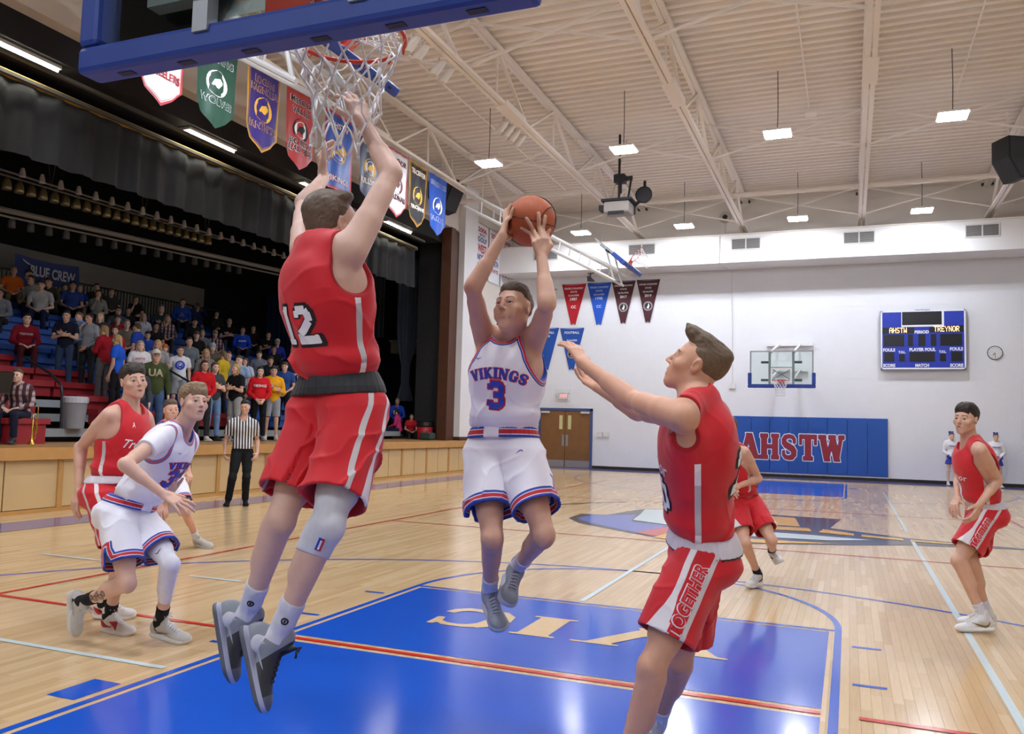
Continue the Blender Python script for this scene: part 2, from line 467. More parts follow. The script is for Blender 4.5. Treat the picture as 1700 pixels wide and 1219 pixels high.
SWOOSH = [(0, .30), (.06, .16), (.14, .06), (.26, .02), (.42, .06), (.70, .19), (1.0, .36), (.66, .255), (.38, .17), (.24, .15), (.14, .20), (.08, .27), (.07, .40)]
def swoosh2d(w):
    n = len(SWOOSH); a = np.array(SWOOSH) - (.5, .2); idx = list(range(n))
    f = [(0, 1, 11, 12), (1, 2, 10, 11), (2, 3, 9, 10), (3, 4, 8, 9), (4, 5, 7, 8), (5, 6, 7)]
    return a * w, f
# ---------------------------------------------------------------- the setting: floor, walls, ceiling, stage opening
XL, XR, YB, YF, ZC = -10.4, 10.6, -9.6, 28.8, 9.70
def wood_floor():
    t = NT('maple_floor'); tone = t.attr('tone')
    g = t.noise(3.0, 5, t.coord('Object', (26, 1.4, 1)), .6); g2 = t.noise(1.2, 2)
    c = t.ramp(t.math('ADD', t.math('MULTIPLY', tone, .50), t.math('MULTIPLY', g, .50)), [(0, lin('#b3946a')), (.30, lin('#c8ab80')), (.62, lin('#d3b88f')), (1, lin('#dec7a3'))], False)
    c = t.mix(t.math('MULTIPLY', g2, .25), c, lin('#b48c58'))
    t.set(c, t.math('ADD', .10, t.math('MULTIPLY', t.noise(.8, 3, t.coord('Object', (5, .6, 1))), .10)), spec=.55)
    return t.m
def paint(name, hexc, spec=.55):
    t = NT(name); c = lin(hexc); n = t.noise(9, 4, t.coord('Object', (9, 1, 1)))
    t.set(t.mix(n, tuple(v * .9 for v in c[:3]) + (1,), tuple(min(1, v * 1.08) for v in c[:3]) + (1,)), .13, spec=spec)
    return t.m
M_FLOOR = wood_floor()
P_BLUE, P_RED, P_WHITE, P_DARK, P_GOLD, P_PURP, P_SOFT, P_MAPLE = paint('floor_paint_blue', '#1f55be'), paint('floor_paint_red', '#c8342a'), paint('floor_paint_white', '#c9d8d8'), paint('floor_paint_dark', '#23242c'), paint('floor_paint_gold', '#e0a916'), paint('floor_paint_purple', '#55569a'), paint('floor_paint_soft_blue', '#4a62b8'), paint('floor_paint_maple', '#d6b888')
floor = MB().box(-9.5, XR, YB, YF, -.12, -.004).build('floor', plain('subfloor_dark', '#2e2013', .9), kind='structure')
def make_boards():
    rng = np.random.default_rng(3); w = .0572; boards = []
    x = -9.5
    while x < 7.6:
        y = -1.6 - rng.random() * 1.2
        while y < YF - .02:
            L = .45 + rng.random() * 1.1
            if y + L > -1.5: boards.append((x, y, min(y + L, YF - .02), rng.random()))
            y += L
        x += w
    B = np.array(boards)
    ctr = np.stack([B[:, 0] + w / 2, (B[:, 1] + B[:, 2]) / 2, 0 * B[:, 0]], 1) - CAM
    dep = ctr @ _d; px = 850 + F_PX * (ctr @ CR) / np.maximum(dep, .1); py = 609.5 - F_PX * (ctr @ CU) / np.maximum(dep, .1)
    near = (dep > .5) & (px > -10) & (px < 1720) & (py < 1290) & ~((np.abs(ctr[:, 0] + CAM[0]) < 1.76) & (ctr[:, 1] + CAM[1] < 5.7))
    pick = np.flatnonzero(near); pick = set(pick[np.argsort(dep[pick])][:300].tolist())
    V_, Q, T = [], [], []
    g = .0005
    for i, (x, y0, y1, tn) in enumerate(boards):
        vs = [(x + g, y0 + g, 0), (x + w - g, y0 + g, 0), (x + w - g, y1 - g, 0), (x + g, y1 - g, 0)] + [(x + g, y0 + g, -.004), (x + w - g, y0 + g, -.004), (x + w - g, y1 - g, -.004), (x + g, y1 - g, -.004)]
        fs = [(0, 1, 2, 3), (0, 4, 5, 1), (1, 5, 6, 2), (2, 6, 7, 3), (3, 7, 4, 0)]
        if i in pick:
            me = mesh_from('floor_strip', np.array(vs), np.array(fs), dict(tone=[tn] * 8), False); link('floor_strip', me, M_FLOOR, floor)
        else:
            k = len(V_); V_ += vs; Q += [tuple(a + k for a in q) for q in fs]; T += [tn] * 8
    o = link('floor_strips', mesh_from('floor_strips', np.array(V_), np.array(Q), dict(tone=T), False), M_FLOOR, floor); o['kind'] = 'stuff'
def on_floor(name, polys, m, z=.0020, faces=None):
    V_, F_ = [], []
    for p in polys:
        k = len(V_); V_ += [(a, b, z) for a, b in p]; F_.append(tuple(range(k, k + len(p))))
    me = bpy.data.meshes.new(name); me.from_pydata(V_, [], F_); me.update()
    for p in me.polygons:
        if p.normal.z < 0: p.flip()
    return link(name, me, m, floor)
def rect(x0, x1, y0, y1): return [(x0, y0), (x1, y0), (x1, y1), (x0, y1)]
def ring(cx, cy, r, w, a0, a1, n=48):
    out = []
    for i in range(n):
        s0, s1 = a0 + (a1 - a0) * i / n, a0 + (a1 - a0) * (i + 1) / n
        out.append([(cx + q * math.cos(s), cy + q * math.sin(s)) for q, s in ((r, s0), (r, s1), (r - w, s1), (r - w, s0))])
    return out
def make_markings():
    for far in (0, 1):
        Y = (lambda y: y) if not far else (lambda y: 26.235 - y)
        R = lambda x0, x1, y0, y1: rect(x0, x1, min(Y(y0), Y(y1)), max(Y(y0), Y(y1)))
        on_floor('lane_paint', [R(-1.74, 1.74, 0, 3.63), R(-1.74, 1.74, 3.78, 5.70)] if not far else [R(-1.74, 1.74, 0, 5.70)], P_BLUE)
        on_floor('lane_border', [R(-1.83, -1.78, 0, 5.74), R(1.78, 1.83, 0, 5.74), R(-1.83, 1.83, 5.74, 5.79)], P_BLUE)
        on_floor('free_throw_arc', [[(a, Y(b)) for a, b in q] for q in ring(0, 5.79, 1.83, .05, 0, math.pi)], P_BLUE)
        on_floor('three_point_line', [[(a, Y(b)) for a, b in q] for q in ring(0, 1.6, 6.02, .05, 0, math.pi, 72)] + [R(-6.02, -5.97, 0, 1.6), R(5.97, 6.02, 0, 1.6)], P_SOFT if far else P_BLUE)
        for s in (-1, 1):
            on_floor('lane_block', [R(*sorted((s * 1.88, s * 2.08)), 2.13, 2.44)], P_BLUE)
            for y in (3.38, 4.345, 5.31): on_floor('lane_mark', [R(*sorted((s * 1.90, s * 2.09)), y - .022, y + .022)], P_BLUE)
    v, f = slab2d('VIC', .0, .0, .075)
    for ch, x0, x1 in (('V', 1.15, .05), ('I', -.05, -.41), ('C', -.50, -1.10)):
        v, f = slab2d(ch, 0, 0, .06); lo, hi = v.min(0), v.max(0); u = (v - lo) / (hi - lo)
        me = bpy.data.meshes.new('painted_letter'); me.from_pydata([(x0 + (x1 - x0) * a, 5.12 - .60 * b, .0045) for a, b in u], [], f); me.update(); link('painted_letter', me, P_MAPLE, floor)
    on_floor('volleyball_line', [rect(-4.65, -1.83, 3.68, 3.73), rect(-1.74, 1.74, 3.68, 3.73), rect(1.93, 4.65, 3.68, 3.73), rect(-4.65, -4.60, 3.73, 22.5), rect(4.60, 4.65, 3.73, 22.5), rect(-4.6, 4.6, 10.08, 10.13), rect(-4.6, 4.6, 16.1, 16.15)], P_RED, .0042)
    on_floor('side_court_line', [rect(2.695, 2.745, 3.2, 12.2), rect(2.695, 2.745, 13.4, 23.2), rect(-.28, -.23, 5.84, 11.2), rect(-5.2, -1.9, 2.75, 2.80), rect(-6.1, -5.3, 5.3, 5.36), rect(-3.9, -3.3, 5.1, 5.15)], P_WHITE, .0036)
    on_floor('border_strip', [rect(-8.75, -7.95, -1.5, 26.6), rect(-8.75, 9.4, 27.4, 28.6)], P_PURP, .0030)
    on_floor('side_arc', ring(-6.6, 18.5, 1.2, .05, -1.5, 1.5, 20) + ring(5.6, 24.5, 1.2, .05, -1.5, 1.5, 20), P_SOFT, .0030)
    # bands of colour of the centre emblem (its outline only; the head itself is left out)
    def blob(pts): return [pts]
    on_floor('centre_emblem', blob([(-2.42, 12.1), (-2.05, 11.5), (-1.0, 10.72), (-.55, 10.40), (-.45, 10.7), (-.62, 12.3), (-1.0, 14.9), (-1.70, 14.5), (-2.02, 12.95), (-2.45, 12.9)]), P_DARK, .0025)
    on_floor('centre_emblem', blob([(-2.28, 12.15), (-1.95, 11.65), (-.98, 10.82), (-.72, 11.95), (-1.40, 12.2), (-1.55, 13.3), (-2.25, 12.75)]), P_SOFT, .0040)
    on_floor('centre_emblem', blob([(-1.42, 12.45), (-.74, 12.05), (-.55, 13.4), (-1.1, 14.75), (-1.66, 14.4), (-1.52, 13.4)]), P_WHITE, .0055)
    on_floor('centre_emblem', blob([(-.99, 10.82), (-.62, 10.55), (-.48, 11.8), (-.70, 11.95)]), P_RED, .0060)
    on_floor('centre_emblem', blob([(-.64, 10.42), (-.36, 10.32), (-.30, 11.5), (-.47, 11.75)]), P_GOLD, .0065)
    on_floor('centre_emblem', blob([(-.2, 10.5), (.7, 10.55), (1.9, 11.15), (2.6, 11.6), (4.3, 12.1), (2.7, 12.5), (1.6, 13.2), (1.75, 14.8), (.4, 14.9), (-.2, 13.8)]), P_DARK, .0025)
    for q in (((-.1, 13.0), (1.15, 13.1), (1.0, 14.5), (.35, 14.6)), ((-.1, 12.3), (1.35, 12.5), (1.3, 12.95), (-.1, 12.85)), ((1.45, 12.45), (1.95, 12.3), (1.95, 12.6), (1.5, 12.95)), ((2.05, 12.25), (2.6, 12.1), (2.6, 12.35), (2.05, 12.55)), ((2.7, 12.08), (3.6, 12.05), (3.3, 12.2), (2.7, 12.3)), ((.0, 10.62), (.8, 10.68), (1.75, 11.2), (.0, 11.0))):
        on_floor('centre_emblem', blob(list(q)), P_GOLD, .0060)
    on_floor('centre_emblem', blob([(.1, 11.3), (1.6, 11.5), (2.2, 11.9), (1.2, 12.05), (.1, 12.0)]), P_WHITE, .0055)
    on_floor('centre_emblem', ring(0, 13.1, 3.55, .10, 2.3, 2.9, 12), P_DARK, .0025)
# walls
M_WALL = plain('white_wall_paint', '#dcdcdc', .75, .03, 3)
M_BLOCK = plain('white_block_paint', '#d9dbde', .72, .03, 3)
M_UPPER = plain('upper_wall_paint', '#e0d9cf', .8, .03, 2)
M_BLACK = plain('stage_black', '#161616', .95, .25, 3)
M_DECK = plain('roof_deck_paint', '#e6ded4', .7, .04, 3)
M_STEEL = plain('truss_paint', '#e8e0d6', .55, .04, 3)
M_BASE = plain('black_rubber_base', '#1b1b1e', .6)
def make_walls():
    w = MB().box(-11.2, XR, YF, YF + .3, -.1, ZC).build('wall_far', M_WALL, kind='structure')
    # painted block courses stand a little proud of the joints
    bm_rows = []
    V_, F_ = [], []; n_single = 0
    H, L, g, d = .203, .406, .006, .006
    for r in range(36):
        z0 = .11 + r * H; z1 = z0 + H - g
        if z1 > 7.25: break
        x = XL + (-L / 2 if r % 2 else 0)
        while x < 8.2:
            x0, x1 = max(x, XL), min(x + L - g, 8.2); x += L
            if x1 - x0 < .05: continue
            if x1 > -9.05 and x0 < -6.95 and z0 < 2.2: continue
            if x1 > -3.0 and x0 < 3.1 and z1 < 2.0: continue
            vs = [(x0, YF, z0), (x1, YF, z0), (x1, YF, z1), (x0, YF, z1), (x0, YF - d, z0), (x1, YF - d, z0), (x1, YF - d, z1), (x0, YF - d, z1)]
            fs = [(4, 5, 6, 7), (4, 0, 1, 5), (5, 1, 2, 6), (6, 2, 3, 7), (7, 3, 0, 4)]
            if n_single < 300 and x0 > -4.5 and (x0 > 2.2 or z0 > 2.0):
                me = bpy.data.meshes.new('block'); me.from_pydata(vs, [], fs); me.update(); link('block', me, M_BLOCK, w); n_single += 1
            else:
                k = len(V_); V_ += vs; F_ += [tuple(a + k for a in q) for q in fs]
    me = bpy.data.meshes.new('blocks'); me.from_pydata(V_, [], F_); me.update(); o = link('blocks', me, M_BLOCK, w); o['kind'] = 'stuff'
    MB().box(-11.2, XR, YF - .02, YF, 8.2, ZC).build('wall_upper', M_UPPER, w)
    so = MB().box(XL, XR, 27.5, YF, 7.22, 8.16).build('trim_1', plain('soffit_paint', '#e0e0de', .75, .02, 3), kind='structure')
    MB().box(XL, XR, 27.46, YF, 8.16, 8.20).build('ledge', M_UPPER, so)
    MB().box(XL + .3, -9.05, YF - .03, YF, 0, .11).box(-6.95, -3.0, YF - .03, YF, 0, .11).box(-3.0, 3.1, YF - .05, YF, 0, .10).box(3.1, XR, YF - .03, YF, 0, .11).build('baseboard_far', M_BASE, kind='structure')
    # left wall round the stage opening (y -6 .. 23.45 wide, up to z 8.05)
    wl = MB().box(XL - .3, XL, 24.05, YF, 0, ZC).box(XL - .3, XL, YB, 24.05, 8.05, ZC).build('wall_left', plain('left_wall_paint', '#cdc6bc', .8, .03, 2), kind='structure')
    MB().box(XL, XL + .22, 24.07, 25.1, .97, ZC).build('pilaster', M_WALL, wl)
    MB().box(XL, XL + .25, 24.05, 25.15, .97, 1.09).box(XL, XL + .03, 25.15, YF, .97, 1.07).build('skirting', plain('brown_wood_trim', '#4f2f1d', .5, .2, 6), wl)
    MB().box(XL - .30, XL + .05, 23.40, 23.72, .97, 8.05).box(XL - .30, XL + .02, 23.74, 24.03, .97, 8.0).build('trim_2', MATS['brown_wood_trim'], kind='structure')
    MB().box(XR, XR + .3, YB, YF, -.1, ZC).build('wall_right', M_WALL, kind='structure')
    MB().box(XL, XR, YB - .3, YB, -.1, ZC).build('wall_back', M_WALL, kind='structure')
    # roof deck in sheets of ribs running across the hall
    c = MB().box(-11.2, XR, YB, YF, ZC + .12, ZC + .2).build('ceiling', M_DECK, kind='structure')
    sheet = MB(); n = 3; P = .30
    prof = []
    for i in range(n):
        y = i * P; prof += [(y, 0), (y + .13, 0), (y + .165, .085), (y + .265, .085)]
    prof.append((n * P, 0))
    vs = [(x, y, z) for x in (0, 21.8) for y, z in prof]; m_ = len(prof)
    sheet.add(vs, [(i, m_ + i, m_ + i + 1, i + 1) for i in range(m_ - 1)])
    me = sheet.mesh('deck_sheet'); me.materials.append(M_DECK)
    y = YB
    while y < YF:
        o = bpy.data.objects.new('deck_sheet', me); COL.objects.link(o); o.parent = c; o.location = (-11.2, y, ZC); y += n * P
def make_stage():
    M_TOP = plain('stage_maple_edge', '#b98a4e', .4, .15, 5); M_PLY = plain('stage_plywood', '#c2a676', .55, .10, 2); M_BAT = plain('stage_batten', '#b3874c', .5, .15, 6)
    st = MB().box(-22, -9.5, YB, 30, .0, .86).build('stage_base', plain('stage_core', '#6b5334', .8), kind='structure')
    MB().box(-22, -9.42, YB, YF, .86, .97).build('stage_floor', plain('stage_floor_wood', '#a9814f', .35, .15, 4), st)
    MB().box(-9.50, -9.40, YB, YF, .80, .985).build('stage_nosing', M_TOP, st)
    y = -1.0; k = 0
    while y < YF - .3:
        w = .93 if y < 11 else .72
        MB().box(-9.5, -9.478, y + .012, y + w - .012, .07, .79).build('panel', M_PLY, st)
        if k % 2 == 0: MB().box(-9.5, -9.455, y - .045, y + .045, .05, .80).build('batten', M_BAT, st)
        y += w; k += 1
    MB().box(-9.5, -9.46, -1, YF, 0, .06).build('kick_strip', M_BAT, st)
    # the black stage house
    h = MB().box(-22.3, -22, YB, 30.3, 0, 10.2).box(-22, XL - .3, 30, 30.3, 0, 10.2).box(-22, XL - .3, YB - .3, YB, 0, 10.2).box(-22.3, XL - .3, YB, 30.3, 10.0, 10.2).build('stage_house', M_BLACK, kind='structure')
    MB().box(-21.9, -21.6, YB, 24.4, .97, 6.55).build('grey_wall', plain('grey_back_wall', '#8d8a84', .8, .06, 2), h)
    # dark ceiling pieces behind the opening
    MB().box(-11.5, XL - .3, YB, 23.4, 7.55, 8.05).box(-12.4, -11.5, YB, 23.4, 7.9, 8.1).build('teaser', plain('teaser_black', '#1b1a1a', .9), h)
def make_far_door():
    d = empty('door_1', (-8.02, YF, 0), kind='structure')
    fr = plain('blue_door_frame', '#3b4f7c', .5); wd_ = plain('oak_door', '#7c5732', .45, .22, 3); kick = plain('steel_kick_plate', '#9a9ca2', .4, .05, 3, .6); gl = plain('door_glass_yellow', '#c9c58e', .2, .1)
    MB().box(-1.06, -.98, -.08, .0, 0, 2.2).box(.98, 1.06, -.08, 0, 0, 2.2).box(-1.06, 1.06, -.08, 0, 2.13, 2.22).build('door_frame', fr, d)
    for s in (-1, 1):
        x0, x1 = (-.975, -.008) if s < 0 else (.008, .975)
        lf = MB().box(x0, x1, -.05, -.01, .012, 2.125).build('door_leaf', wd_, d)
        MB().box(x0 + .01, x1 - .01, -.056, -.05, .02, .27).build('kick_plate', kick, lf)
        c = -.17 if s < 0 else .17
        MB().box(c - .065, c + .065, -.054, -.05, 1.43, 1.95).build('window_pane', gl, lf)
        MB().box(c * .45 - .045, c * .45 + .045, -.055, -.05, .80, 1.22).build('push_plate', kick, lf)
        a = x0 + .02 if s < 0 else x1 - .36
        MB().box(a, a + .34, -.11, -.05, 2.03, 2.10).build('door_closer', plain('closer_metal', '#c3c3c3', .4), lf)
make_boards(); make_markings(); make_walls(); make_stage(); make_far_door()
# ---------------------------------------------------------------- roof steel, lamps, hung baskets
def make_trusses():
    zt, zb, dy = 9.58, 8.50, 1.85
    web = {}
    def bar(a, b, w, key):
        return MB().beam(a, b, w, w)
    first = None
    for i, x in enumerate((-8.75, -5.13, -1.48, 2.28, 5.98)):
        labels = ('steel roof truss along the stage wall, banners hanging from it', 'white roof truss second from the stage wall, four pale spotlights on it', 'white roof truss to the right of the ball, its joint plate above', 'white roof truss straight above the scoreboard side of the court', 'white roof truss at the far right, black loudspeaker near it')
        t = empty('roof_truss', (x, 0, 0)); tag(t, labels[i], 'truss', 'white steel roof trusses')
        if first is None:
            for s in (-1, 1):
                MB().box(s * .055 - .05, s * .055 + .05, YB, 28.7, zt - .03, zt + .06).build('top_chord', M_STEEL, t)
                MB().box(s * .06 - .045, s * .06 + .045, YB, 28.7, zb - .045, zb + .03).build('bottom_chord', M_STEEL, t)
            y = YB + .4; up = True
            wm = {}
            while y + dy < 28.6:
                a, b = ((0, y, zb), (0, y + dy, zt)) if up else ((0, y, zt), (0, y + dy, zb))
                k = up
                if k not in wm: wm[k] = MB().beam((0, 0, a[2]), (0, dy, b[2]), .075, .05).mesh('web_bar'); wm[k].materials.append(M_STEEL)
                o = bpy.data.objects.new('web_bar', wm[k]); COL.objects.link(o); o.parent = t; o.location = (0, y, 0)
                if 'v' not in wm: wm['v'] = MB().beam((0, 0, zb), (0, 0, zt), .035, .035).mesh('web_post'); wm['v'].materials.append(M_STEEL)
                if up:
                    o = bpy.data.objects.new('web_post', wm['v']); COL.objects.link(o); o.parent = t; o.location = (0, y + dy, 0)
                y += dy; up = not up
            MB().box(-.14, .14, 15.1, 16.3, zb - .075, zb - .045).build('joint_plate', M_STEEL, t)
            MB().box(-.13, .13, 15.1, 16.3, zb - .045, zb + .08).build('joint_plate', M_STEEL, t)
            for s in (-1, 1): MB().box(s * .14 - .03, s * .14 + .03, 28.45, 28.62, zt - .06, zt + .0).build('end_bolt', plain('dark_bolt', '#2c2a2a', .5), t)
            first = t
        else:
            for ch in list(first.children):
                c = ch.copy(); COL.objects.link(c); c.parent = t
    b = empty('roof_bracing', (0, 0, 0)); tag(b, 'crossed thin rods bracing the roof between the trusses', 'bracing')
    xs = (-8.75, -5.13, -1.48, 2.28, 5.98, 9.7)
    for i in range(5):
        for y in (6.0, 13.4, 20.6, 27.6):
            MB().beam((xs[i], y, zb + .1), (xs[i + 1], y, zt - .05), .045).build('brace_rod', M_STEEL, b)
            MB().beam((xs[i], y + .06, zt - .05), (xs[i + 1], y + .06, zb + .1), .045).build('brace_rod', M_STEEL, b)
    pp = MB().tube([(-10.3, 23.6, 8.95), (-5.3, 23.6, 8.95)], .07, 10).build('overhead_pipe', M_STEEL); tag(pp, 'white horizontal pipe under the roof, left of the video camera', 'pipe')
    pp = MB().tube([(-4.9, 24.6, 8.72), (10.4, 24.6, 8.72)], .07, 10).build('overhead_pipe', M_STEEL); tag(pp, 'white horizontal pipe under the roof, right of the video camera', 'pipe')
    for x in (-6.9, 1.0, 4.2):
        pp = MB().tube([(x, -3, 9.42), (x, 20 if x > 0 else 25.5, 9.42)], .018, 6).build('conduit', M_STEEL)
        tag(pp, {-6.9: 'thin conduit under the roof deck, leftmost one over the blue banners', 1.0: 'thin conduit under the roof deck with a small box at its end', 4.2: 'thin conduit under the roof deck, rightmost one'}[x], 'conduit')
    bx = MB().box(.9, 1.15, 20.0, 20.3, 9.36, 9.46).build('junction_box', M_STEEL); tag(bx, 'small white junction box on the roof deck at the end of a conduit', 'box')
def make_lamps():
    xs, ys = (-6.72, -3.16, .40, 3.92), (18.1, 26.1, 10.1, 2.1, -5.9)  # last y: unseen extra row behind the camera, added to light the players from the front
    wh = plain('lamp_white', '#e9e9e6', .4); em = glow('lamp_led', '#eef3ff', LAMP_POWER); dk = plain('lamp_cord', '#3c3836', .6)
    names = [['near row above the stage side, first lamp from the left', 'near row, hanging left of the middle truss', 'near row, hanging just right of the middle truss', 'near row at far right, nearest to the truss with the loudspeaker'], ['far row by the end wall, partly behind the hung mast', 'far row by the end wall, second from the left', 'far row by the end wall, third from the left', 'far row by the end wall, last on the right']]
    proto = None
    for j, y in enumerate(ys):
        for i, x in enumerate(xs):
            if proto is None:
                t = empty('high_bay_lamp', (x, y, 8.22))
                MB().box(-.30, .30, -.27, .27, .02, .07).build('housing', wh, t, bevel=.008)
                MB().box(-.275, .275, -.245, .245, -.006, .02).build('light_panel', em, t)
                MB().box(-.05, .05, -.05, .05, .07, .14).build('driver_box', wh, t)
                MB().tube([(0, 0, .14), (.01, 0, .7), (0, 0, 1.495)], .010, 6).build('cord', dk, t)
                MB().tube([(-.1, 0, .07), (0, 0, .22), (.1, 0, .07)], .006, 5).build('hanger', wh, t)
                proto = t
            else:
                t = copy_tree(proto); t.location = (x, y, 8.22)
            lb = 'bright white ceiling lamp, ' + names[j][i] if j < 2 else 'ceiling lamp out of the picture over the near half, row %s, %s from the stage' % (('', '', 'one', 'two', 'three')[j], ('first', 'second', 'third', 'fourth')[i])
            tag(t, lb, 'lamp', 'hanging ceiling lamps')
def hoop_net(r0, r1, L, n=12, rows=5, rad=.006, rnd=0.0, seed=1):
    """diamond net of cords hung under a ring at z = 0"""
    rng = random.Random(seed); m = MB()
    def P(i, j):
        t = j / rows; a = 2 * math.pi * (i + .5 * (j % 2)) / n
        r = r0 + (r1 - r0) * (1 - (1 - t) ** 1.6) + rng.uniform(-rnd, rnd)
        return np.array([r * math.cos(a), r * math.sin(a), -L * (t * .92 + .08 * t * t) + rng.uniform(-rnd, rnd)])
    G = [[P(i, j) for i in range(n)] for j in range(rows + 1)]
    out = []
    for j in range(rows):
        for i in range(n):
            a = G[j][i]
            for b in ((G[j + 1][i], G[j + 1][(i - 1) % n]) if j % 2 == 0 else (G[j + 1][i], G[j + 1][(i + 1) % n])):
                md = (a + b) / 2 + np.array([rng.uniform(-rnd, rnd) for _ in range(3)]) * .7
                out.append([a, md, b])
    return out, G
def basket(parent, S_=1.0, seed=1, thick=.009, rnd=0.0):
    """orange rim with its bracket and net; origin at the ring centre, bracket towards -y"""
    org = plain('rim_orange', '#c8391f', .35, .05); net = plain('net_cord', '#e6e5e6', .9, .05, spec=.1)
    n = 48; R = .2365
    rim = MB().tube([(R * math.cos(2 * math.pi * k / n), R * math.sin(2 * math.pi * k / n), 0) for k in range(n)], thick, 10, True).build('rim', org, parent, smooth=True)
    for k in range(12):
        a = 2 * math.pi * (k + .5) / 12; c = np.array([R * math.cos(a), R * math.sin(a), -.012])
        MB().tube([c + np.array([-.012 * math.sin(a), .012 * math.cos(a), 0]), c + (0, 0, -.014), c + np.array([.012 * math.sin(a), -.012 * math.cos(a), 0])], .003, 5).build('net_hook', org, rim)
    MB().box(-.09, .09, -.38, -.225, -.012, .012).box(-.10, .10, -.385, -.365, -.11, .05).add([(-.085, -.37, -.10), (.085, -.37, -.10), (.085, -.37, -.01), (-.085, -.37, -.01), (-.05, -.22, -.012), (.05, -.22, -.012)], [(0, 1, 2, 3), (0, 3, 4), (1, 5, 2), (0, 4, 5, 1), (3, 2, 5, 4)]).tube([(.09, -.36, 0), (.21, -.11, 0)], .008, 6).tube([(-.09, -.36, 0), (-.21, -.11, 0)], .008, 6).build('bracket', org, parent)
    cords, G = hoop_net(.222, .120, .47, 12, 6, .0075, rnd, seed)
    m = MB()
    for c in cords: m.tube(c, .0044, 6)
    for row in G[1:]:
        for p in row: m.tube([p + (0, 0, .006), p, p + (0, 0, -.006)], .0064, 6)
    m.build('net', net, parent, smooth=True)
def glass_mat():
    t = NT('board_glass'); t.t.nodes.remove(t.b)
    a = t.n('ShaderNodeBsdfTransparent'); a.inputs[0].default_value = (.90, .95, .93, 1); g = t.n('ShaderNodeBsdfGlossy'); g.inputs['Roughness'].default_value = .03
    f = t.n('ShaderNodeFresnel'); f.inputs[0].default_value = 1.35; mx = t.n('ShaderNodeMixShader'); t.l(f.outputs[0], mx.inputs[0]); t.l(a.outputs[0], mx.inputs[1]); t.l(g.outputs[0], mx.inputs[2]); t.l(mx.outputs[0], t.out.inputs[0])
    return t.m
M_GLASS = glass_mat()
def backboard(loc, rz, tilt, label, pad_only=True, near=False, mast=None, seed=1, rnd=0.0):
    """glass board: origin at the middle of its lower edge, front face towards +y"""
    t = empty('basketball_hoop', loc); t.rotation_euler = (tilt, 0, rz); tag(t, label, 'basketball hoop')
    blue = plain('board_pad_blue', '#23408f', .5, .05); alu = plain('board_frame_grey', '#9aa0a4', .45, .05, 5, .3); wht = plain('target_white', '#e2e4e4', .5); grn = plain('bracket_green', '#4c5b54', .5)
    W, H = .915, 1.07
    MB().box(-W + .03, W - .03, -.006, .006, .04, H - .03).build('glass', M_GLASS, t)
    MB().box(-W, W, -.022, .014, 0, .05).box(-W, W, -.022, .014, H - .04, H).box(-W, -W + .045, -.022, .014, .05, H - .04).box(W - .045, W, -.022, .014, .05, H - .04).build('board_frame', alu, t)
    b = MB()
    pad = b.box(-W - .055, W + .055, -.065, .055, -.055, .055).box(-W - .055, -W + .05, -.065, .055, .055, .40).box(W - .05, W + .055, -.065, .055, .055, .40)
    p = pad.build('edge_pad', blue, t, bevel=.022)
    for k in range(6):
        x = -.76 + k * .304
        MB().box(x - .035, x + .035, -.02, .012, -.0575, -.054).build('pad_slot', plain('slot_dark', '#101634', .6), p)
    MB().box(-.305, .305, .0065, .008, .50, .55).box(-.305, .305, .0065, .008, .10, .15).box(-.305, -.255, .0065, .008, .15, .50).box(.255, .305, .0065, .008, .15, .50).build('shooter_square', wht, t)
    for s in (-1, 1):
        MB().box(s * .34 - .035, s * .34 + .035, -.075, -.02, .02, 1.05).build('mount_channel', alu, t)
        for z in (.18, .72): MB().box(s * .46 - .13, s * .46 + .13, -.085, -.022, z - .035, z + .035).build('mount_bracket', grn, t)
    MB().beam((-.34, -.05, .15), (.34, -.05, .55), .03).beam((.34, -.05, .15), (-.34, -.05, .55), .03).beam((-.34, -.05, .56), (.34, -.05, .56), .03).build('mount_brace', alu, t)
    hoop = empty('hoop', (0, .38 + .0, .15)); hoop.parent = t
    basket(hoop, seed=seed, rnd=rnd)
    return t
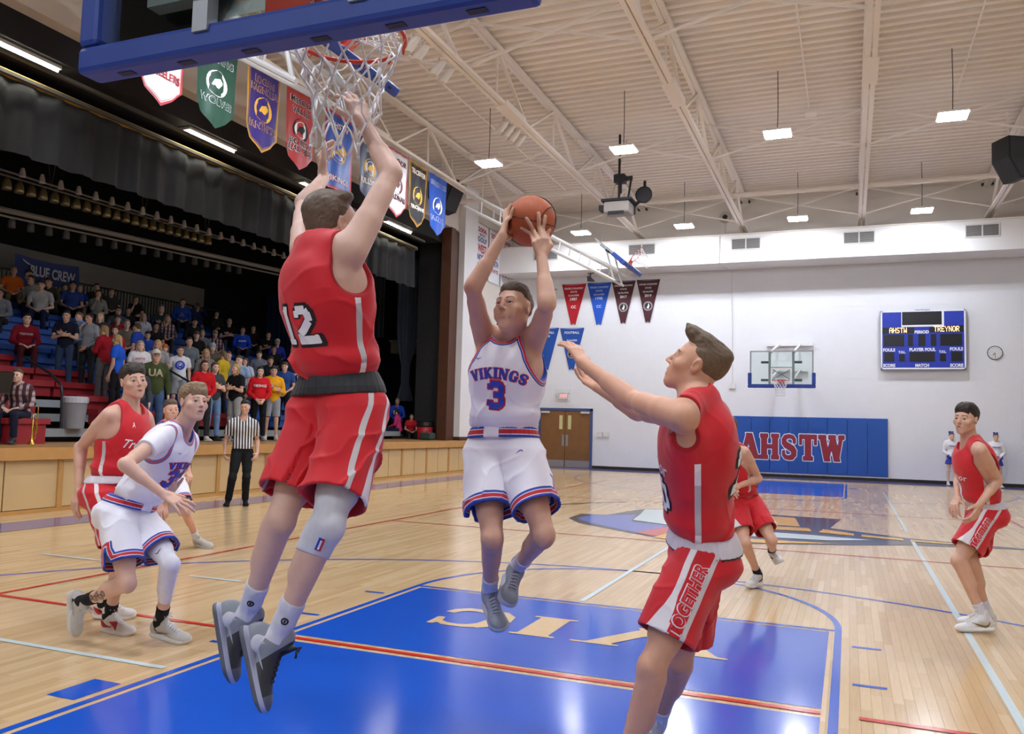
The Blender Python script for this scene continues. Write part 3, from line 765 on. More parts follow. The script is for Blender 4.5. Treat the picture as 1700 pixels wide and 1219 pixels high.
def make_hoops():
    nb = backboard((0, 1.22, 2.90), 0, 0, 'blue padded glass backboard at the top, orange rim and white net over number 12', seed=4, rnd=.016)
    MB().beam((-.34, -.05, .9), (-.34, -3.2, 2.9), .1).beam((.34, -.05, .9), (.34, -3.2, 2.9), .1).beam((-.34, -.08, .2), (-.34, -2.6, 4.6), .08).beam((.34, -.08, .2), (.34, -2.6, 4.6), .08).build('mast', plain('mast_white', '#d8d8d6', .5), nb)
    fb = backboard((0, 26.235 - 1.22, 2.90), math.pi, 0, 'glass backboard with orange rim in front of the far white wall', seed=2)
    MB().beam((-.34, -.06, 1.0), (-.34, -3.7, 1.62), .06).beam((.34, -.06, 1.0), (.34, -3.7, 1.62), .06).beam((-.34, -.06, .2), (-.34, -3.7, .75), .05).beam((.34, -.06, .2), (.34, -3.7, .75), .05).beam((-.36, -1.0, 1.18), (.36, -1.0, 1.18), .05).beam((-.75, -3.7, 1.62), (.75, -3.7, 1.62), .1).beam((-.6, -3.7, .75), (.6, -3.7, .75), .1).build('mast', MATS['mast_white'], fb)
    for y, lb, bx, bz in ((21.3, 'white swing-up basket hung under the roof beside the pennants', -3.70, 5.95), (6.25, 'swing-up basket hung under the roof, seen through the near rim', -3.1, 5.42)):
        t = backboard((bx, y, bz), -math.pi / 2, 0, lb, seed=5)
        t.rotation_euler = Matrix(((0, math.cos(.86), math.sin(-.86) * 1), (-1, 0, 0), (0, math.sin(.86), math.cos(.86)))).to_euler()
        g = MB()
        wht = MATS['mast_white']
        inv = t.matrix_basis.inverted() if False else None
        M_ = Matrix.Translation(Vector((bx, y, bz))) @ t.rotation_euler.to_matrix().to_4x4(); Mi = M_.inverted()
        P = lambda q: tuple(Mi @ Vector(q))
        for s in (-.45, .45):
            g.tube([P((-8.7, y + s, 8.44)), P((bx - .25, y + s, bz - .14))], .045, 8)
            g.tube([P((-8.7, y + s, 7.98)), P((bx - .35, y + s, bz - .40))], .035, 8)
            for k in range(7):
                u = .12 + k * .13
                a = lerp((-8.7, y + s, 8.44), (bx - .25, y + s, bz - .14), u); b_ = lerp((-8.7, y + s, 7.98), (bx - .35, y + s, bz - .40), u)
                g.tube([P(a), P(b_)], .02, 6)
            g.tube([P((bx - .4, y + s, bz - .37)), P((bx - .65, y + s, bz + .58))], .03, 6)
        for k in range(8):
            u = .1 + k * .12
            g.tube([P(lerp((-8.7, y - .45, 8.44), (bx - .25, y - .45, bz - .14), u)), P(lerp((-8.7, y + .45, 8.44), (bx - .25, y + .45, bz - .14), u))], .022, 6)
        g.build('mast', wht, t)
        MB().tube([P((bx - .8, y - .4, bz + .7)), P((bx - .1, y - .4, 9.5))], .008, 5).build('lift_cable', plain('grey_cable', '#8a857e', .6), t)
make_trusses(); make_lamps(); make_hoops()
# ---------------------------------------------------------------- things on and near the far wall
def text_on(parent, name, s, O, X, Y, cx, cy, m, w=None, h=None, bold=.012, off=.004, shear=0.0):
    """flat lettering on a plane O + X a + Y b (X, Y unit), centred at cx, cy"""
    X, Y = unit(X), unit(Y); N = np.cross(X, Y)
    v, f = fit2d(text2d(s, bold=bold, shear=shear), w, h, cx, cy)
    return flat(name, (v, f), np.asarray(O, float) + N * off, X, Y, m, parent)
I_W, I_R, I_B, I_K, I_GD, I_MR = plain('ink_white', '#e2e2e2', .6, .02), plain('ink_red', '#b32630', .6, .03), plain('ink_blue', '#25317e', .6, .03), plain('ink_black', '#1a1a1c', .6, .03), plain('ink_gold', '#d9a93a', .6, .03), plain('ink_maroon', '#6d2028', .6, .03)
def make_mats():
    t = empty('wall_mat', (0, YF, 0)); tag(t, 'row of blue padded wall mats with large red letters AHSTW', 'wall mat')
    bl = plain('mat_blue_vinyl', '#1d4f9e', .5, .05, 4)
    x = 3.06
    for k in range(10):
        MB().box(x - .612, x - .004, -.075, -.01, .15, 2.05).build('mat_panel', bl, t, bevel=.012); x -= .617
    MB().box(-3.11, 3.06, -.05, -.008, .085, .145).build('base_rail', plain('mat_base_rail', '#c9cbd0', .5), t)
    v, f = slab2d('AHSTW', .060, .13, .13); lo, hi = v.min(0), v.max(0)
    def put(nm, vf, m, y, grow):
        v, f = vf; v = (v - (lo + hi) / 2) / (hi - lo) * (3.46, .94)
        flat(nm, (v, f), (.04, y, 1.03), (1, 0, 0), (0, 0, 1), m, t)
    put('letter_edge', (v, f), I_W, -.0765, .075)
    put('letter_line', slab2d('AHSTW', .028, .13, .13), plain('letter_line_blue', '#24408c', .5), -.0780, .035)
    put('letters', slab2d('AHSTW', .010, .13, .13), plain('letter_red', '#8e2430', .5, .04), -.0795, .01)
def make_scoreboard():
    t = empty('scoreboard', (4.09, YF, 4.62)); tag(t, 'blue electronic scoreboard on the far wall, team names in amber', 'scoreboard')
    bl = plain('scoreboard_blue', '#2136a0', .45, .05); wh = plain('scoreboard_white', '#dfe2ea', .45); bk = plain('display_black', '#17171b', .3)
    W, H = 1.235, .96
    MB().box(-W, W, -.20, -.01, -H, H).build('cabinet', plain('cabinet_side', '#3c3f4c', .5), t)
    MB().box(-W, W, -.215, -.20, H - .05, H).box(-W, W, -.215, -.20, -H, -H + .05).box(-W, -W + .045, -.215, -.20, -H, H).box(W - .045, W, -.215, -.20, -H, H).build('frame', wh, t)
    MB().box(-W + .045, W - .045, -.205, -.198, -H + .05, H - .05).build('face', bl, t)
    MB().box(-.62, .62, -.212, -.205, .42, .92).build('sign_border', wh, t)
    px = lambda x: (x - 570) / 855 * 2 * W; pz = lambda y: -(y - 390) / 600 * 2 * H
    def dark(nm, x0, x1, y0, y1, o=.211):
        return MB().box(px(x0), px(x1), -o, -.204, pz(y1), pz(y0)).build(nm, bk, t)
    dark('sign_window', 363, 763, 105, 240, .216)
    dark('name_window', 158, 487, 262, 325); dark('name_window', 637, 975, 250, 318)
    for q in ((176, 383), (420, 473), (527, 598), (651, 707), (744, 960)): dark('digit_window', q[0], q[1], 335, 455)
    for q in ((176, 280, 515, 612), (331, 389, 535, 610), (438, 691, 515, 612), (742, 800, 535, 610), (852, 962, 515, 612)): dark('digit_window', *q)
    O, X, Y = (4.09, YF, 4.62), (1, 0, 0), (0, 0, 1)
    amber = glow('amber_led', '#ffa818', 1.6)
    PIX = {'A': '01110 10001 10001 11111 10001 10001 10001', 'H': '10001 10001 10001 11111 10001 10001 10001', 'S': '01111 10000 10000 01110 00001 00001 11110', 'T': '11111 00100 00100 00100 00100 00100 00100', 'W': '10001 10001 10001 10101 10101 11011 10001', 'R': '11110 10001 10001 11110 10100 10010 10001', 'E': '11111 10000 10000 11110 10000 10000 11111', 'Y': '10001 10001 01010 00100 00100 00100 00100', 'N': '10001 11001 11001 10101 10011 10011 10001', 'O': '01110 10001 10001 10001 10001 10001 01110'}
    for word, x0, x1, y0, y1 in (('AHSTW', 232, 410, 265, 320), ('TREYNOR', 685, 935, 257, 312)):
        V_, F_ = [], []; n = len(word); cw = (x1 - x0) / (n * 6 - 1); ch = (y1 - y0) / 7
        for i, c in enumerate(word):
            for r, row in enumerate(PIX[c].split()):
                for q, b in enumerate(row):
                    if b == '1':
                        a0, b0 = px(x0 + (i * 6 + q) * cw), pz(y0 + r * ch); a1, b1 = px(x0 + (i * 6 + q + .94) * cw), pz(y0 + (r + .94) * ch)
                        k = len(V_); V_ += [(a0, b1), (a1, b1), (a1, b0), (a0, b0)]; F_.append((k, k + 1, k + 2, k + 3))
        flat('led_name', (np.array(V_), F_), (0, -.2125, 0), X, Y, amber, t)
    for s_, x, y, h, w in (('PERIOD', 562, 312, 32, 145), ('FOULS', 228, 492, 34, 125), ('FOULS', 905, 487, 34, 130), ('PLAYER FOUL', 568, 490, 34, 265), ('T.O.L.', 360, 515, 26, 72), ('T.O.L.', 768, 513, 26, 72), ('SCORE', 228, 650, 34, 125), ('SCORE', 905, 650, 34, 130), ('MATCH', 563, 650, 34, 138)):
        v, f = fit2d(text2d(s_, bold=.045), px(570 + w), h / 600 * 2 * H, px(x), pz(y)); flat('caption', (v, f), (0, -.207, 0), X, Y, wh, t)
    v, f = fit2d(text2d('DAKTRONICS', bold=.01, shear=.2), None, .05, 0, .965); flat('maker_name', (v, f), (0, -.217, 0), X, Y, plain('maker_blue', '#232c66', .5), t)
def make_clock():
    t = empty('wall_clock', (6.15, YF, 4.19)); tag(t, 'round white wall clock with black hands right of the scoreboard', 'clock')
    M = np.array([[1, 0, 0], [0, 0, 1], [0, -1, 0]], float)
    MB().tube([(.205 * math.cos(a), -.03, .205 * math.sin(a)) for a in np.linspace(0, 2 * math.pi, 28, endpoint=False)], .016, 8, True).build('rim', plain('clock_rim', '#4a4a4c', .4), t)
    MB().lathe([(.196, .03), (.196, .045)], 28, M=M).build('dial', plain('clock_dial', '#cdcfcd', .4), t)
    MB().beam((0, -.05, -.01), (.004, -.05, -.155), .012, .004, (0, 1, 0)).build('minute_hand', I_K, t); MB().beam((.0, -.052, 0), (-.062, -.052, -.078), .016, .004, (0, 1, 0)).build('hour_hand', I_K, t)
    for k in range(12):
        a = k * math.pi / 6; MB().beam((math.sin(a) * .15, -.048, math.cos(a) * .15), (math.sin(a) * .175, -.048, math.cos(a) * .175), .012, .003, (0, 1, 0)).build('hour_mark', I_K, t)
def pennant(x0, x1, zt, zb, cloth_, lines, label, emblem=None):
    w = x1 - x0; cx = (x0 + x1) / 2
    t = empty('pennant', (cx, YF - .03, zt)); tag(t, label, 'pennant', 'wall pennants')
    H = zt - zb; bw = .085 * w / .95
    n = 8; V_, F_ = [], []
    # hanging cloth with a little sag along the top and a notched foot
    rows = 10
    for r in range(rows + 1):
        u = r / rows
        for k in range(n + 1):
            q = k / n * 2 - 1; hw = (w / 2) * (1 - u) + bw * u
            z = -H * u - (.022 * (1 - q * q) * (1 - u)) + (H * .045 * (1 - abs(q)) if r == rows else 0)
            V_.append((q * hw, -.012 - .006 * math.sin(k * 1.3 + r * .4), z))
    for r in range(rows):
        for k in range(n): a = r * (n + 1) + k; F_.append((a, a + n + 1, a + n + 2, a + 1))
    me = bpy.data.meshes.new('cloth'); me.from_pydata(V_, [], F_); me.update(); me.polygons.foreach_set('use_smooth', [True] * len(me.polygons))
    c = link('cloth', me, cloth_, t)
    MB().beam((-w / 2, -.015, .005), (w / 2, -.015, .005), .012, .02).build('top_hem', cloth_, t)
    for s_, u, ww, m in lines:
        v, f = fit2d(text2d(s_, bold=.02), ww * w, None, 0, 0); h = v[:, 1].max() - v[:, 1].min()
        lim = .085
        if h > lim * H: v = v * (1, lim * H / h)
        flat('lettering', (v + (0, -u * H), f), (0, -.026, 0), (1, 0, 0), (0, 0, 1), m, t)
    if emblem:
        M = np.array([[1, 0, 0], [0, 0, 1], [0, -1, 0]], float)
        MB().lathe([(.175, .020), (.175, .026), (.120, .028)], 22, c=(0, 0, -.61 * H), M=M).build('emblem_ring', plain('emblem_grey', '#8d8688', .6), t)
        MB().lathe([(.122, .026), (.122, .0285)], 18, c=(0, 0, -.61 * H), M=M).build('emblem_disc', I_K, t)
        flat('emblem_blade', (np.array([(-.05, -.07), (.03, -.10), (.06, .02), (.02, .11), (.0, .02)]) + (0, -.61 * H), [(0, 1, 2, 3, 4)]), (0, -.030, 0), (1, 0, 0), (0, 0, 1), I_W, t)
    return t
def make_pennants():
    red, blue, mar, wht, dbl = plain('pennant_red', '#a3131f', .8), plain('pennant_blue', '#1d4fb4', .8), plain('pennant_maroon', '#4a252c', .8), plain('pennant_white', '#d9d9d9', .8), plain('pennant_royal', '#1c4a9a', .8)
    base = [('CROSS COUNTRY', .10, .78), ('STATE', .185, .27), ('QUALIFIER', .275, .45)]
    L = lambda yr, m, cc: [(a, b, c, m) for a, b, c in base] + [(yr, .365, .29, m)] + ([('CC', .555, .20, m)] if cc else [])
    pennant(-8.27, -7.31, 6.92, 5.36, red, L('1997', I_W, True), 'red wall pennant with white words CROSS COUNTRY and CC')
    pennant(-7.26, -6.33, 6.93, 5.34, blue, L('1998', plain('ink_pale_blue', '#b9c6e8', .6), True), 'bright blue wall pennant with CC, between the red and maroon ones')
    pennant(-6.31, -5.41, 6.96, 5.37, mar, L('2017', I_W, False), 'maroon wall pennant reading 2017 above a round emblem', True)
    pennant(-5.37, -4.50, 6.97, 5.39, mar, L('2019', I_W, False), 'maroon wall pennant reading 2019, rightmost, above a round emblem', True)
    pennant(-9.28, -8.33, 6.90, 5.34, wht, L('1996', I_B, True), 'white wall pennant mostly behind the raised arm of the ball holder')
    pennant(-8.30, -7.35, 5.24, 3.65, dbl, [('FOOTBALL', .10, .62, I_W), ('QUALIFIER', .29, .45, I_W), ('2019', .38, .27, I_W)], 'royal blue lower pennant partly behind the outstretched hand', True)
    pennant(-9.33, -8.35, 5.26, 3.65, dbl, [('FOOTBALL', .10, .62, I_W), ('STATE', .19, .27, I_W)], 'royal blue lower pennant beside the elbow of the ball holder')
def make_wall_fittings():
    t = empty('exit_sign', (-8.1, YF, 2.68)); tag(t, 'small red EXIT sign in a wire guard above the double door', 'exit sign')
    MB().box(-.19, .19, -.07, -.01, -.13, .13).build('case', plain('exit_case', '#d7d3d0', .5), t)
    v, f = fit2d(text2d('EXIT', bold=.02), .27, .15); flat('lettering', (v, f), (0, -.0725, 0), (1, 0, 0), (0, 0, 1), glow('exit_red', '#e0424a', .9), t)
    g = MB()
    for k in range(7): g.beam((-.27 + k * .09, -.13, -.22), (-.27 + k * .09, -.13, .22), .008)
    for z in (-.22, -.07, .07, .22): g.beam((-.28, -.13, z), (.28, -.13, z), .008)
    for x in (-.27, .27):
        for z in (-.22, .22): g.beam((x, -.13, z), (x, 0, z), .008)
    g.build('wire_guard', plain('guard_wire', '#b5b2ae', .5), t)
    for x, lb in ((-6.68, 'left of two small white switch boxes beside the double door'), (-6.42, 'right of two small white switch boxes beside the double door')):
        b = MB().box(x - .11, x + .11, YF - .06, YF - .008, 1.18, 1.36).build('switch_box', plain('switch_white', '#d4d4d2', .5), bevel=.006); tag(b, lb, 'switch', 'wall switch boxes')
    b = MB().box(5.55, 5.63, YF - .03, YF - .008, .32, .44).build('outlet', MATS['switch_white']); tag(b, 'small white power outlet low on the far wall', 'outlet')
    for k, (x0, x1) in enumerate(((-8.98, -8.03), (-5.39, -4.41), (-1.82, -.85), (1.72, 2.67), (5.21, 6.15))):
        v = empty('air_vent', ((x0 + x1) / 2, 27.5, 7.84)); tag(v, 'grey louvred vent on the white soffit, ' + ('leftmost, beside the raised wrist', 'second from the left behind the hung basket', 'third from the left', 'fourth from the left, left of the far lamp', 'rightmost')[k], 'vent', 'soffit air vents')
        w = (x1 - x0) / 2
        MB().box(-w, w, -.02, -.002, .17, .21).box(-w, w, -.02, -.002, -.21, -.17).box(-w, -w + .03, -.02, -.002, -.17, .17).box(w - .03, w, -.02, -.002, -.17, .17).box(-.02, .02, -.02, -.002, -.17, .17).build('vent_frame', plain('vent_frame', '#cfcdc8', .5), v)
        MB().box(-w + .03, w - .03, -.006, -.002, -.17, .17).build('vent_back', plain('vent_dark', '#4c4b4a', .8), v)
        for q in range(11): MB().box(-w + .03, w - .03, -.016, -.010, -.16 + q * .03, -.148 + q * .03).build('slat', plain('vent_slat', '#9a9996', .5), v)
    s = empty('wall_horn', (-6.96, 28.2, 7.22)); tag(s, 'small grey floodlight hanging under the soffit above the blue pennant', 'floodlight')
    MB().box(-.12, .12, -.02, .02, -.03, 0).tube([(0, 0, 0), (-.04, 0, -.14)], .03, 8).build('bracket', plain('dark_grey_metal', '#55565a', .5), s)
    MB().lathe([(.07, -.02), (.10, .10), (.15, .22)], 14, c=(-.08, 0, -.14), M=np.array([[1, 0, 0], [0, 1, 0], [.5, -.3, -.8]], float)).build('lamp_head', MATS['dark_grey_metal'], s)
    s = empty('wall_speaker', (-2.2, YF, 9.12)); tag(s, 'small round grey sounder high on the upper wall', 'speaker')
    M = np.array([[1, 0, 0], [0, 0, 1], [0, -1, 0]], float)
    MB().lathe([(.22, .02), (.20, .07)], 16, M=M).build('plate', plain('sounder_plate', '#c5bdb2', .6), s); MB().lathe([(.10, .06), (.06, .11)], 12, M=M).build('cone', plain('sounder_dark', '#35343c', .5), s)
    c = MB().tube([(-2.2, YF - .03, 8.9), (-2.2, YF - .03, 8.2)], .014, 6).tube([(-2.2, 27.47, 8.2), (-2.22, 27.47, 7.25), (-2.05, 28.7, 7.2)], .014, 6).tube([(-1.95, YF - .02, 7.2), (-1.9, YF - .02, 3.2)], .014, 6).build('wall_conduit', plain('conduit_white', '#cfcfcd', .5)); tag(c, 'thin white conduit running down the far wall', 'conduit')
    b = MB().box(-2.0, -1.8, YF - .07, YF - .01, 3.0, 3.18).build('wall_box', MATS['switch_white'], bevel=.006); tag(b, 'small white box at the foot of the wall conduit behind the reaching player', 'box')
def make_roof_things():
    bk, gy, wh = plain('speaker_black', '#1c1c1e', .6), plain('projector_grey', '#9a938c', .5), plain('spot_white', '#d9d2c8', .5)
    # projector and cameras under the roof
    p = empty('ceiling_projector', (-4.0, 20.9, 7.55)); tag(p, 'grey projector unit with black cameras hung under the roof right of the ball', 'projector')
    MB().box(-.36, .36, -.3, .3, -.16, .16).build('body', gy, p, bevel=.05); MB().box(-.42, .42, -.33, .33, .16, .23).build('top_plate', bk, p); MB().box(-.22, .22, -.33, -.29, -.22, -.13).box(-.52, -.36, -.2, .1, -.05, .09).build('lens', bk, p)
    MB().tube([(0, 0, .23), (0, 0, 2.1)], .035, 8).tube([(.25, 0, .23), (.35, 0, .9)], .03, 8).build('pole', bk, p)
    q = empty('ceiling_camera', (-3.35, 21.2, 7.95)); tag(q, 'round black spotlight camera clamped beside the projector', 'camera')
    M = np.array([[1, 0, 0], [0, 0, 1], [0, -1, 0]], float)
    MB().lathe([(.08, -.14), (.20, -.06), (.24, .12), (.20, .14)], 16, M=M).build('body', bk, q); MB().tube([(0, 0, .2), (0, 0, .42)], .04, 8).tube([(-.1, 0, -.1), (-.3, 0, -.28), (-.3, 0, -.5)], .05, 8).build('yoke', bk, q)
    q = empty('ceiling_camera', (-4.0, 21.0, 8.42)); tag(q, 'small black camera on top of the projector mount', 'camera')
    MB().box(-.16, .16, -.14, .14, -.12, .12).build('body', bk, q, bevel=.03); MB().tube([(0, 0, -.12), (0, 0, -.4)], .05, 8).box(.16, .34, -.06, .06, -.05, .05).build('yoke', bk, q)
    for (x, y, z), lb, w in (((5.62, 21.5, 8.25), 'black loudspeaker hung at the right end of the roof', .42), ((-9.7, 21.6, 8.62), 'black wedge loudspeaker high beside the rightmost blue banner', .5), ((-8.95, 8.5, 7.95), 'dark wedge loudspeaker seen through the near glass backboard', .5)):
        s = empty('loudspeaker', (x, y, z)); tag(s, lb, 'loudspeaker'); s.rotation_euler = (0, 0, .5 if x > 0 else -.25)
        poly = [(-w, .42), (w * .8, .42), (w, .1), (w * .35, -.55), (-w * .3, -.6), (-w, -.1)]
        MB().prism(poly, (0, .3, 0), (1, 0, 0), (0, 0, 1), .6).build('cabinet', bk, s, bevel=.02)
        MB().prism([(a * .9, b * .9) for a, b in poly], (0, -.302, 0), (1, 0, 0), (0, 0, 1), .012).build('grille', plain('speaker_grille', '#35383e', .7), s)
        MB().beam((-.2, 0, .42), (-.2, 0, 1.1), .04).beam((.2, 0, .42), (.2, 0, 1.1), .04).build('hanger', MATS['truss_paint'], s)
        if x < -8.9 and y < 10: MB().lathe([(.16, 0), (.16, .02)], 14, c=(.1, -.31, .2), M=M).build('driver', plain('driver_mauve', '#8d87a8', .5), s)
    k = 0
    nm = ('nearest the hoop', 'second from the hoop', 'third from the hoop', 'fourth from the hoop', 'first of the group above the lamps', 'second of the group above the lamps', 'third of the group above the lamps', 'last of the group above the lamps')
    for y in (11.7, 12.05, 12.75, 13.1, 16.0, 16.35, 16.7, 17.05):
        s = empty('roof_spotlight', (-5.45, y, 8.36)); tag(s, 'pale can spotlight under the truss, ' + nm[k], 'spotlight', 'spotlights under the truss'); k += 1
        MB().lathe([(.075, .16), (.10, .0), (.105, -.20), (.07, -.205)], 14, M=np.array([[1, 0, 0], [0, 1, 0], [.55, .2, -.8]], float) * (1, 1, -1)).build('can', wh, s); MB().box(-.02, .02, -.02, .02, .05, .2).build('clamp', wh, s)
def school_banner(y0, y1, zt, zb, base, edge, rows, label, emblem, flatfoot=False):
    w = y1 - y0; H = zt - zb
    t = empty('school_banner', (-8.62, (y0 + y1) / 2, zt)); tag(t, label, 'banner', 'school banners above the stage')
    def outline(k):
        a = w / 2 - k; top = -k
        if flatfoot: return [(-a, top), (-a, -H + k), (a, -H + k), (a, top)]
        return [(-a, top), (-a * 1.0, -H * .72), (-a * .72, -H * .86 + k * .3), (0, -H + k * 1.2), (a * .55, -H * .90 + k * .5), (a, -H * .78), (a, top)]
    X, Y = np.array([0, 1., 0]), np.array([0, 0, 1.])
    def sheet(nm, k, x, m):
        poly = outline(k); V_ = []; F_ = []
        # vertical strips so that the cloth can ripple
        ys = np.linspace(poly[0][0], poly[-1][0], 13)
        bot = poly[1:-1]
        for yy in ys:
            zb_ = np.interp(yy, [p[0] for p in bot], [p[1] for p in bot])
            for r in range(7):
                u = r / 6; z = poly[0][1] * (1 - u) + zb_ * u
                V_.append((x + .022 * math.sin(yy * 9 + 1) * u + .012 * math.sin(yy * 17 + u * 4), yy, z))
        for i in range(12):
            for r in range(6): a = i * 7 + r; F_.append((a, a + 7, a + 8, a + 1)[::-1])
        me = bpy.data.meshes.new(nm); me.from_pydata(V_, [], F_); me.update(); me.polygons.foreach_set('use_smooth', [True] * len(me.polygons)); return link(nm, me, m, t)
    sheet('edge_cloth', 0, 0, edge); sheet('inner_line', .045, .004, base); sheet('piping', .062, .006, edge); sheet('field', .072, .008, base)
    rip = lambda yy, z: .022 * math.sin(yy * 9 + 1) * min(1, -z / H) + .012 * math.sin(yy * 17 + 4 * min(1, -z / H))
    def put(nm, vf, off, m):
        v, f = vf; me = bpy.data.meshes.new(nm); me.from_pydata([(off + rip(a, b), a, b) for a, b in v], [], f); me.update(); link(nm, me, m, t)
    for s_, u, ww, m, m2 in rows:
        if m2 is not None: put('lettering_edge', fit2d(text2d(s_, bold=.045), ww * w * 1.04, .142, 0, -u * H), .012, m2)
        put('lettering', fit2d(text2d(s_, bold=.018), ww * w, .125, 0, -u * H), .016, m)
    if emblem:
        n = 18; a = np.linspace(0, 2 * math.pi, n, endpoint=False)
        e1, e2 = emblem; c = -.50 * H
        put('emblem', (np.stack([np.cos(a) * w * .26, np.sin(a) * H * .145 + c], 1), [tuple(range(n))]), .012, e1)
        put('emblem_inner', (np.stack([np.cos(a) * w * .20, np.sin(a) * H * .105 + c], 1), [tuple(range(n))]), .014, e2)
        put('emblem_bar', (np.array([(-w * .14, c - .05), (w * .02, c - .09), (w * .15, c + .04), (w * .05, c + .10), (-w * .08, c + .06)]), [(0, 1, 2, 3, 4)]), .016, e1)
    for s_ in (-1, 1): MB().tube([(0, s_ * w * .45, 0), (-.03, s_ * w * .45, .12)], .008, 5).build('tie', MATS['truss_paint'], t)
def make_school_banners():
    P_ = lambda n, c: plain('banner_' + n, c, .45, .05)
    w, r, g, pu, go, rd, bl, nv, bk = P_('white', '#d8d9da'), P_('red', '#b5303a'), P_('green', '#1f4536'), P_('purple', '#33256b'), P_('gold', '#b98a32'), P_('brick', '#a8393a'), P_('blue', '#2450a8'), P_('navy', '#1f2c4e'), P_('black', '#22242a')
    school_banner(8.55, 9.51, 8.30, 6.60, w, r, [('AUDUBON', .17, .78, I_R, I_MR), ('WHEELERS', .68, .80, I_R, I_MR)], 'white school banner with red edge reading WHEELERS', (I_R, w))
    school_banner(9.80, 10.80, 8.30, 6.66, g, g, [('IKM', .12, .40, g, I_W), ('MANNING', .235, .74, g, I_W), ('WOLVES', .70, .78, g, I_W)], 'dark green school banner reading WOLVES', (I_W, g))
    school_banner(11.10, 12.06, 8.30, 6.62, pu, go, [('LOGAN', .17, .58, pu, I_GD), ('MAGNOLIA', .275, .78, pu, I_GD), ('PANTHERS', .70, .80, pu, I_GD)], 'purple school banner with gold edge reading PANTHERS', (I_GD, pu))
    school_banner(12.28, 13.26, 8.30, 6.64, rd, rd, [('MISSOURI', .15, .78, I_K, I_W), ('VALLEY', .27, .62, I_K, I_W), ('BIG REDS', .66, .72, I_K, I_W), ('& LADY REDS', .75, .84, I_K, I_W)], 'brick red school banner reading BIG REDS', (I_K, I_W))
    school_banner(13.62, 14.72, 8.30, 6.60, bl, r, [('AHSTW', .16, .62, I_W, I_R), ('VIKINGS', .86, .74, I_W, I_R)], 'blue square-footed school banner with red edge reading VIKINGS', (I_GD, I_W), True)
    school_banner(15.00, 15.95, 8.30, 6.66, nv, nv, [('RIVERSIDE', .15, .78, I_W, None), ('BULLDOGS', .70, .80, I_W, I_GD)], 'navy school banner mostly hidden behind the raised right arm', (I_GD, I_W))
    school_banner(16.22, 17.27, 8.30, 6.62, w, r, [('TREYNOR', .15, .78, I_MR, I_K), ('CARDINALS', .70, .82, I_MR, I_K)], 'white school banner with red edge reading CARDINALS', (I_MR, w))
    school_banner(17.37, 18.30, 8.30, 6.62, bk, go, [('TRI-CENTER', .14, .80, I_W, I_GD), ('TROJANS', .70, .74, I_W, I_GD)], 'black school banner with gold edge reading TROJANS', (I_GD, bk))
    school_banner(18.47, 19.50, 8.30, 6.66, bl, bl, [('UNDERWOOD', .14, .82, bl, I_W), ('EAGLES', .72, .72, bl, I_W)], 'blue school banner reading EAGLES, last before the loudspeaker', (I_W, nv))
def make_left_wall_banners():
    wh = plain('list_banner_white', '#d9dade', .7)
    for k, (y0, y1) in enumerate(((25.35, 26.40), (26.52, 27.52), (27.64, 28.68))):
        t = empty('list_banner', (XL + .03, (y0 + y1) / 2, 8.72)); tag(t, 'white hanging banner with red and navy lines, ' + ('nearest the stage', 'middle one behind the forearm', 'nearest the corner')[k], 'banner', 'white list banners beside the stage'); w = (y1 - y0) / 2
        MB().box(0, .01, -w, w, -1.95, 0).build('cloth', wh, t); MB().tube([(.01, -w - .01, 0), (.01, w + .01, 0)], .02, 6).build('top_rod', plain('rod_grey', '#a9a49c', .5), t)
        for s_, z, h, m in (('2006' if k == 0 else '2009', -.22, .17, I_R), ('BOYS', -.40, .09, I_B), ('GOLF', -.58, .18, I_B), ('WEST', -.90, .30, I_R), ('NORTH', -1.22, .22, I_B), ('STATE', -1.5, .14, I_R)):
            v, f = fit2d(text2d(s_, bold=.03), 2 * w * (.72 if s_ != 'BOYS' else .4), h, 0, z); flat('lettering', (v, f), (.014, 0, 0), (0, 1, 0), (0, 0, 1), m, t)
make_mats(); make_scoreboard(); make_clock(); make_pennants(); make_wall_fittings(); make_roof_things(); make_school_banners(); make_left_wall_banners()
# ---------------------------------------------------------------- fittings of the stage house
ORD = ('first', 'second', 'third', 'fourth', 'fifth', 'sixth', 'seventh', 'eighth', 'ninth', 'tenth', 'eleventh', 'twelfth', 'thirteenth', 'fourteenth', 'fifteenth', 'sixteenth', 'seventeenth', 'eighteenth', 'nineteenth', 'twentieth', 'twenty-first', 'twenty-second', 'twenty-third', 'twenty-fourth')
def curtain(name, p0, p1, zt, zb, m, label, amp=.07, wave=.34, seed=1, waist=None, n=None):
    p0, p1 = np.array(p0, float), np.array(p1, float); L = np.linalg.norm(p1 - p0); d = (p1 - p0) / L; nrm = np.array([-d[1], d[0]])
    rng = np.random.default_rng(seed); n = n or int(L / .045); rows = 9
    ph = np.cumsum(rng.uniform(.75, 1.3, n)) * 2 * math.pi * (L / n) / wave; V_ = []
    for i in range(n):
        u = i / (n - 1)
        for r in range(rows):
            v = r / (rows - 1); z = zt + (zb - zt) * v
            c = u
            if waist: k = 1 - .72 * math.exp(-((v - waist) / .16) ** 2) * 1.0; c = .5 + (u - .5) * k
            o = amp * (math.sin(ph[i]) + .35 * math.sin(ph[i] * 2.3 + v)) * (.5 + .5 * v)
            q = p0 + d * (c * L) + nrm * o; V_.append((q[0], q[1], z))
    F_ = [(i * rows + r, i * rows + r + 1, (i + 1) * rows + r + 1, (i + 1) * rows + r) for i in range(n - 1) for r in range(rows - 1)]
    me = bpy.data.meshes.new(name); me.from_pydata(V_, [], F_); me.update(); me.polygons.foreach_set('use_smooth', [True] * len(me.polygons))
    o = link(name, me, m); return tag(o, label, 'curtain')
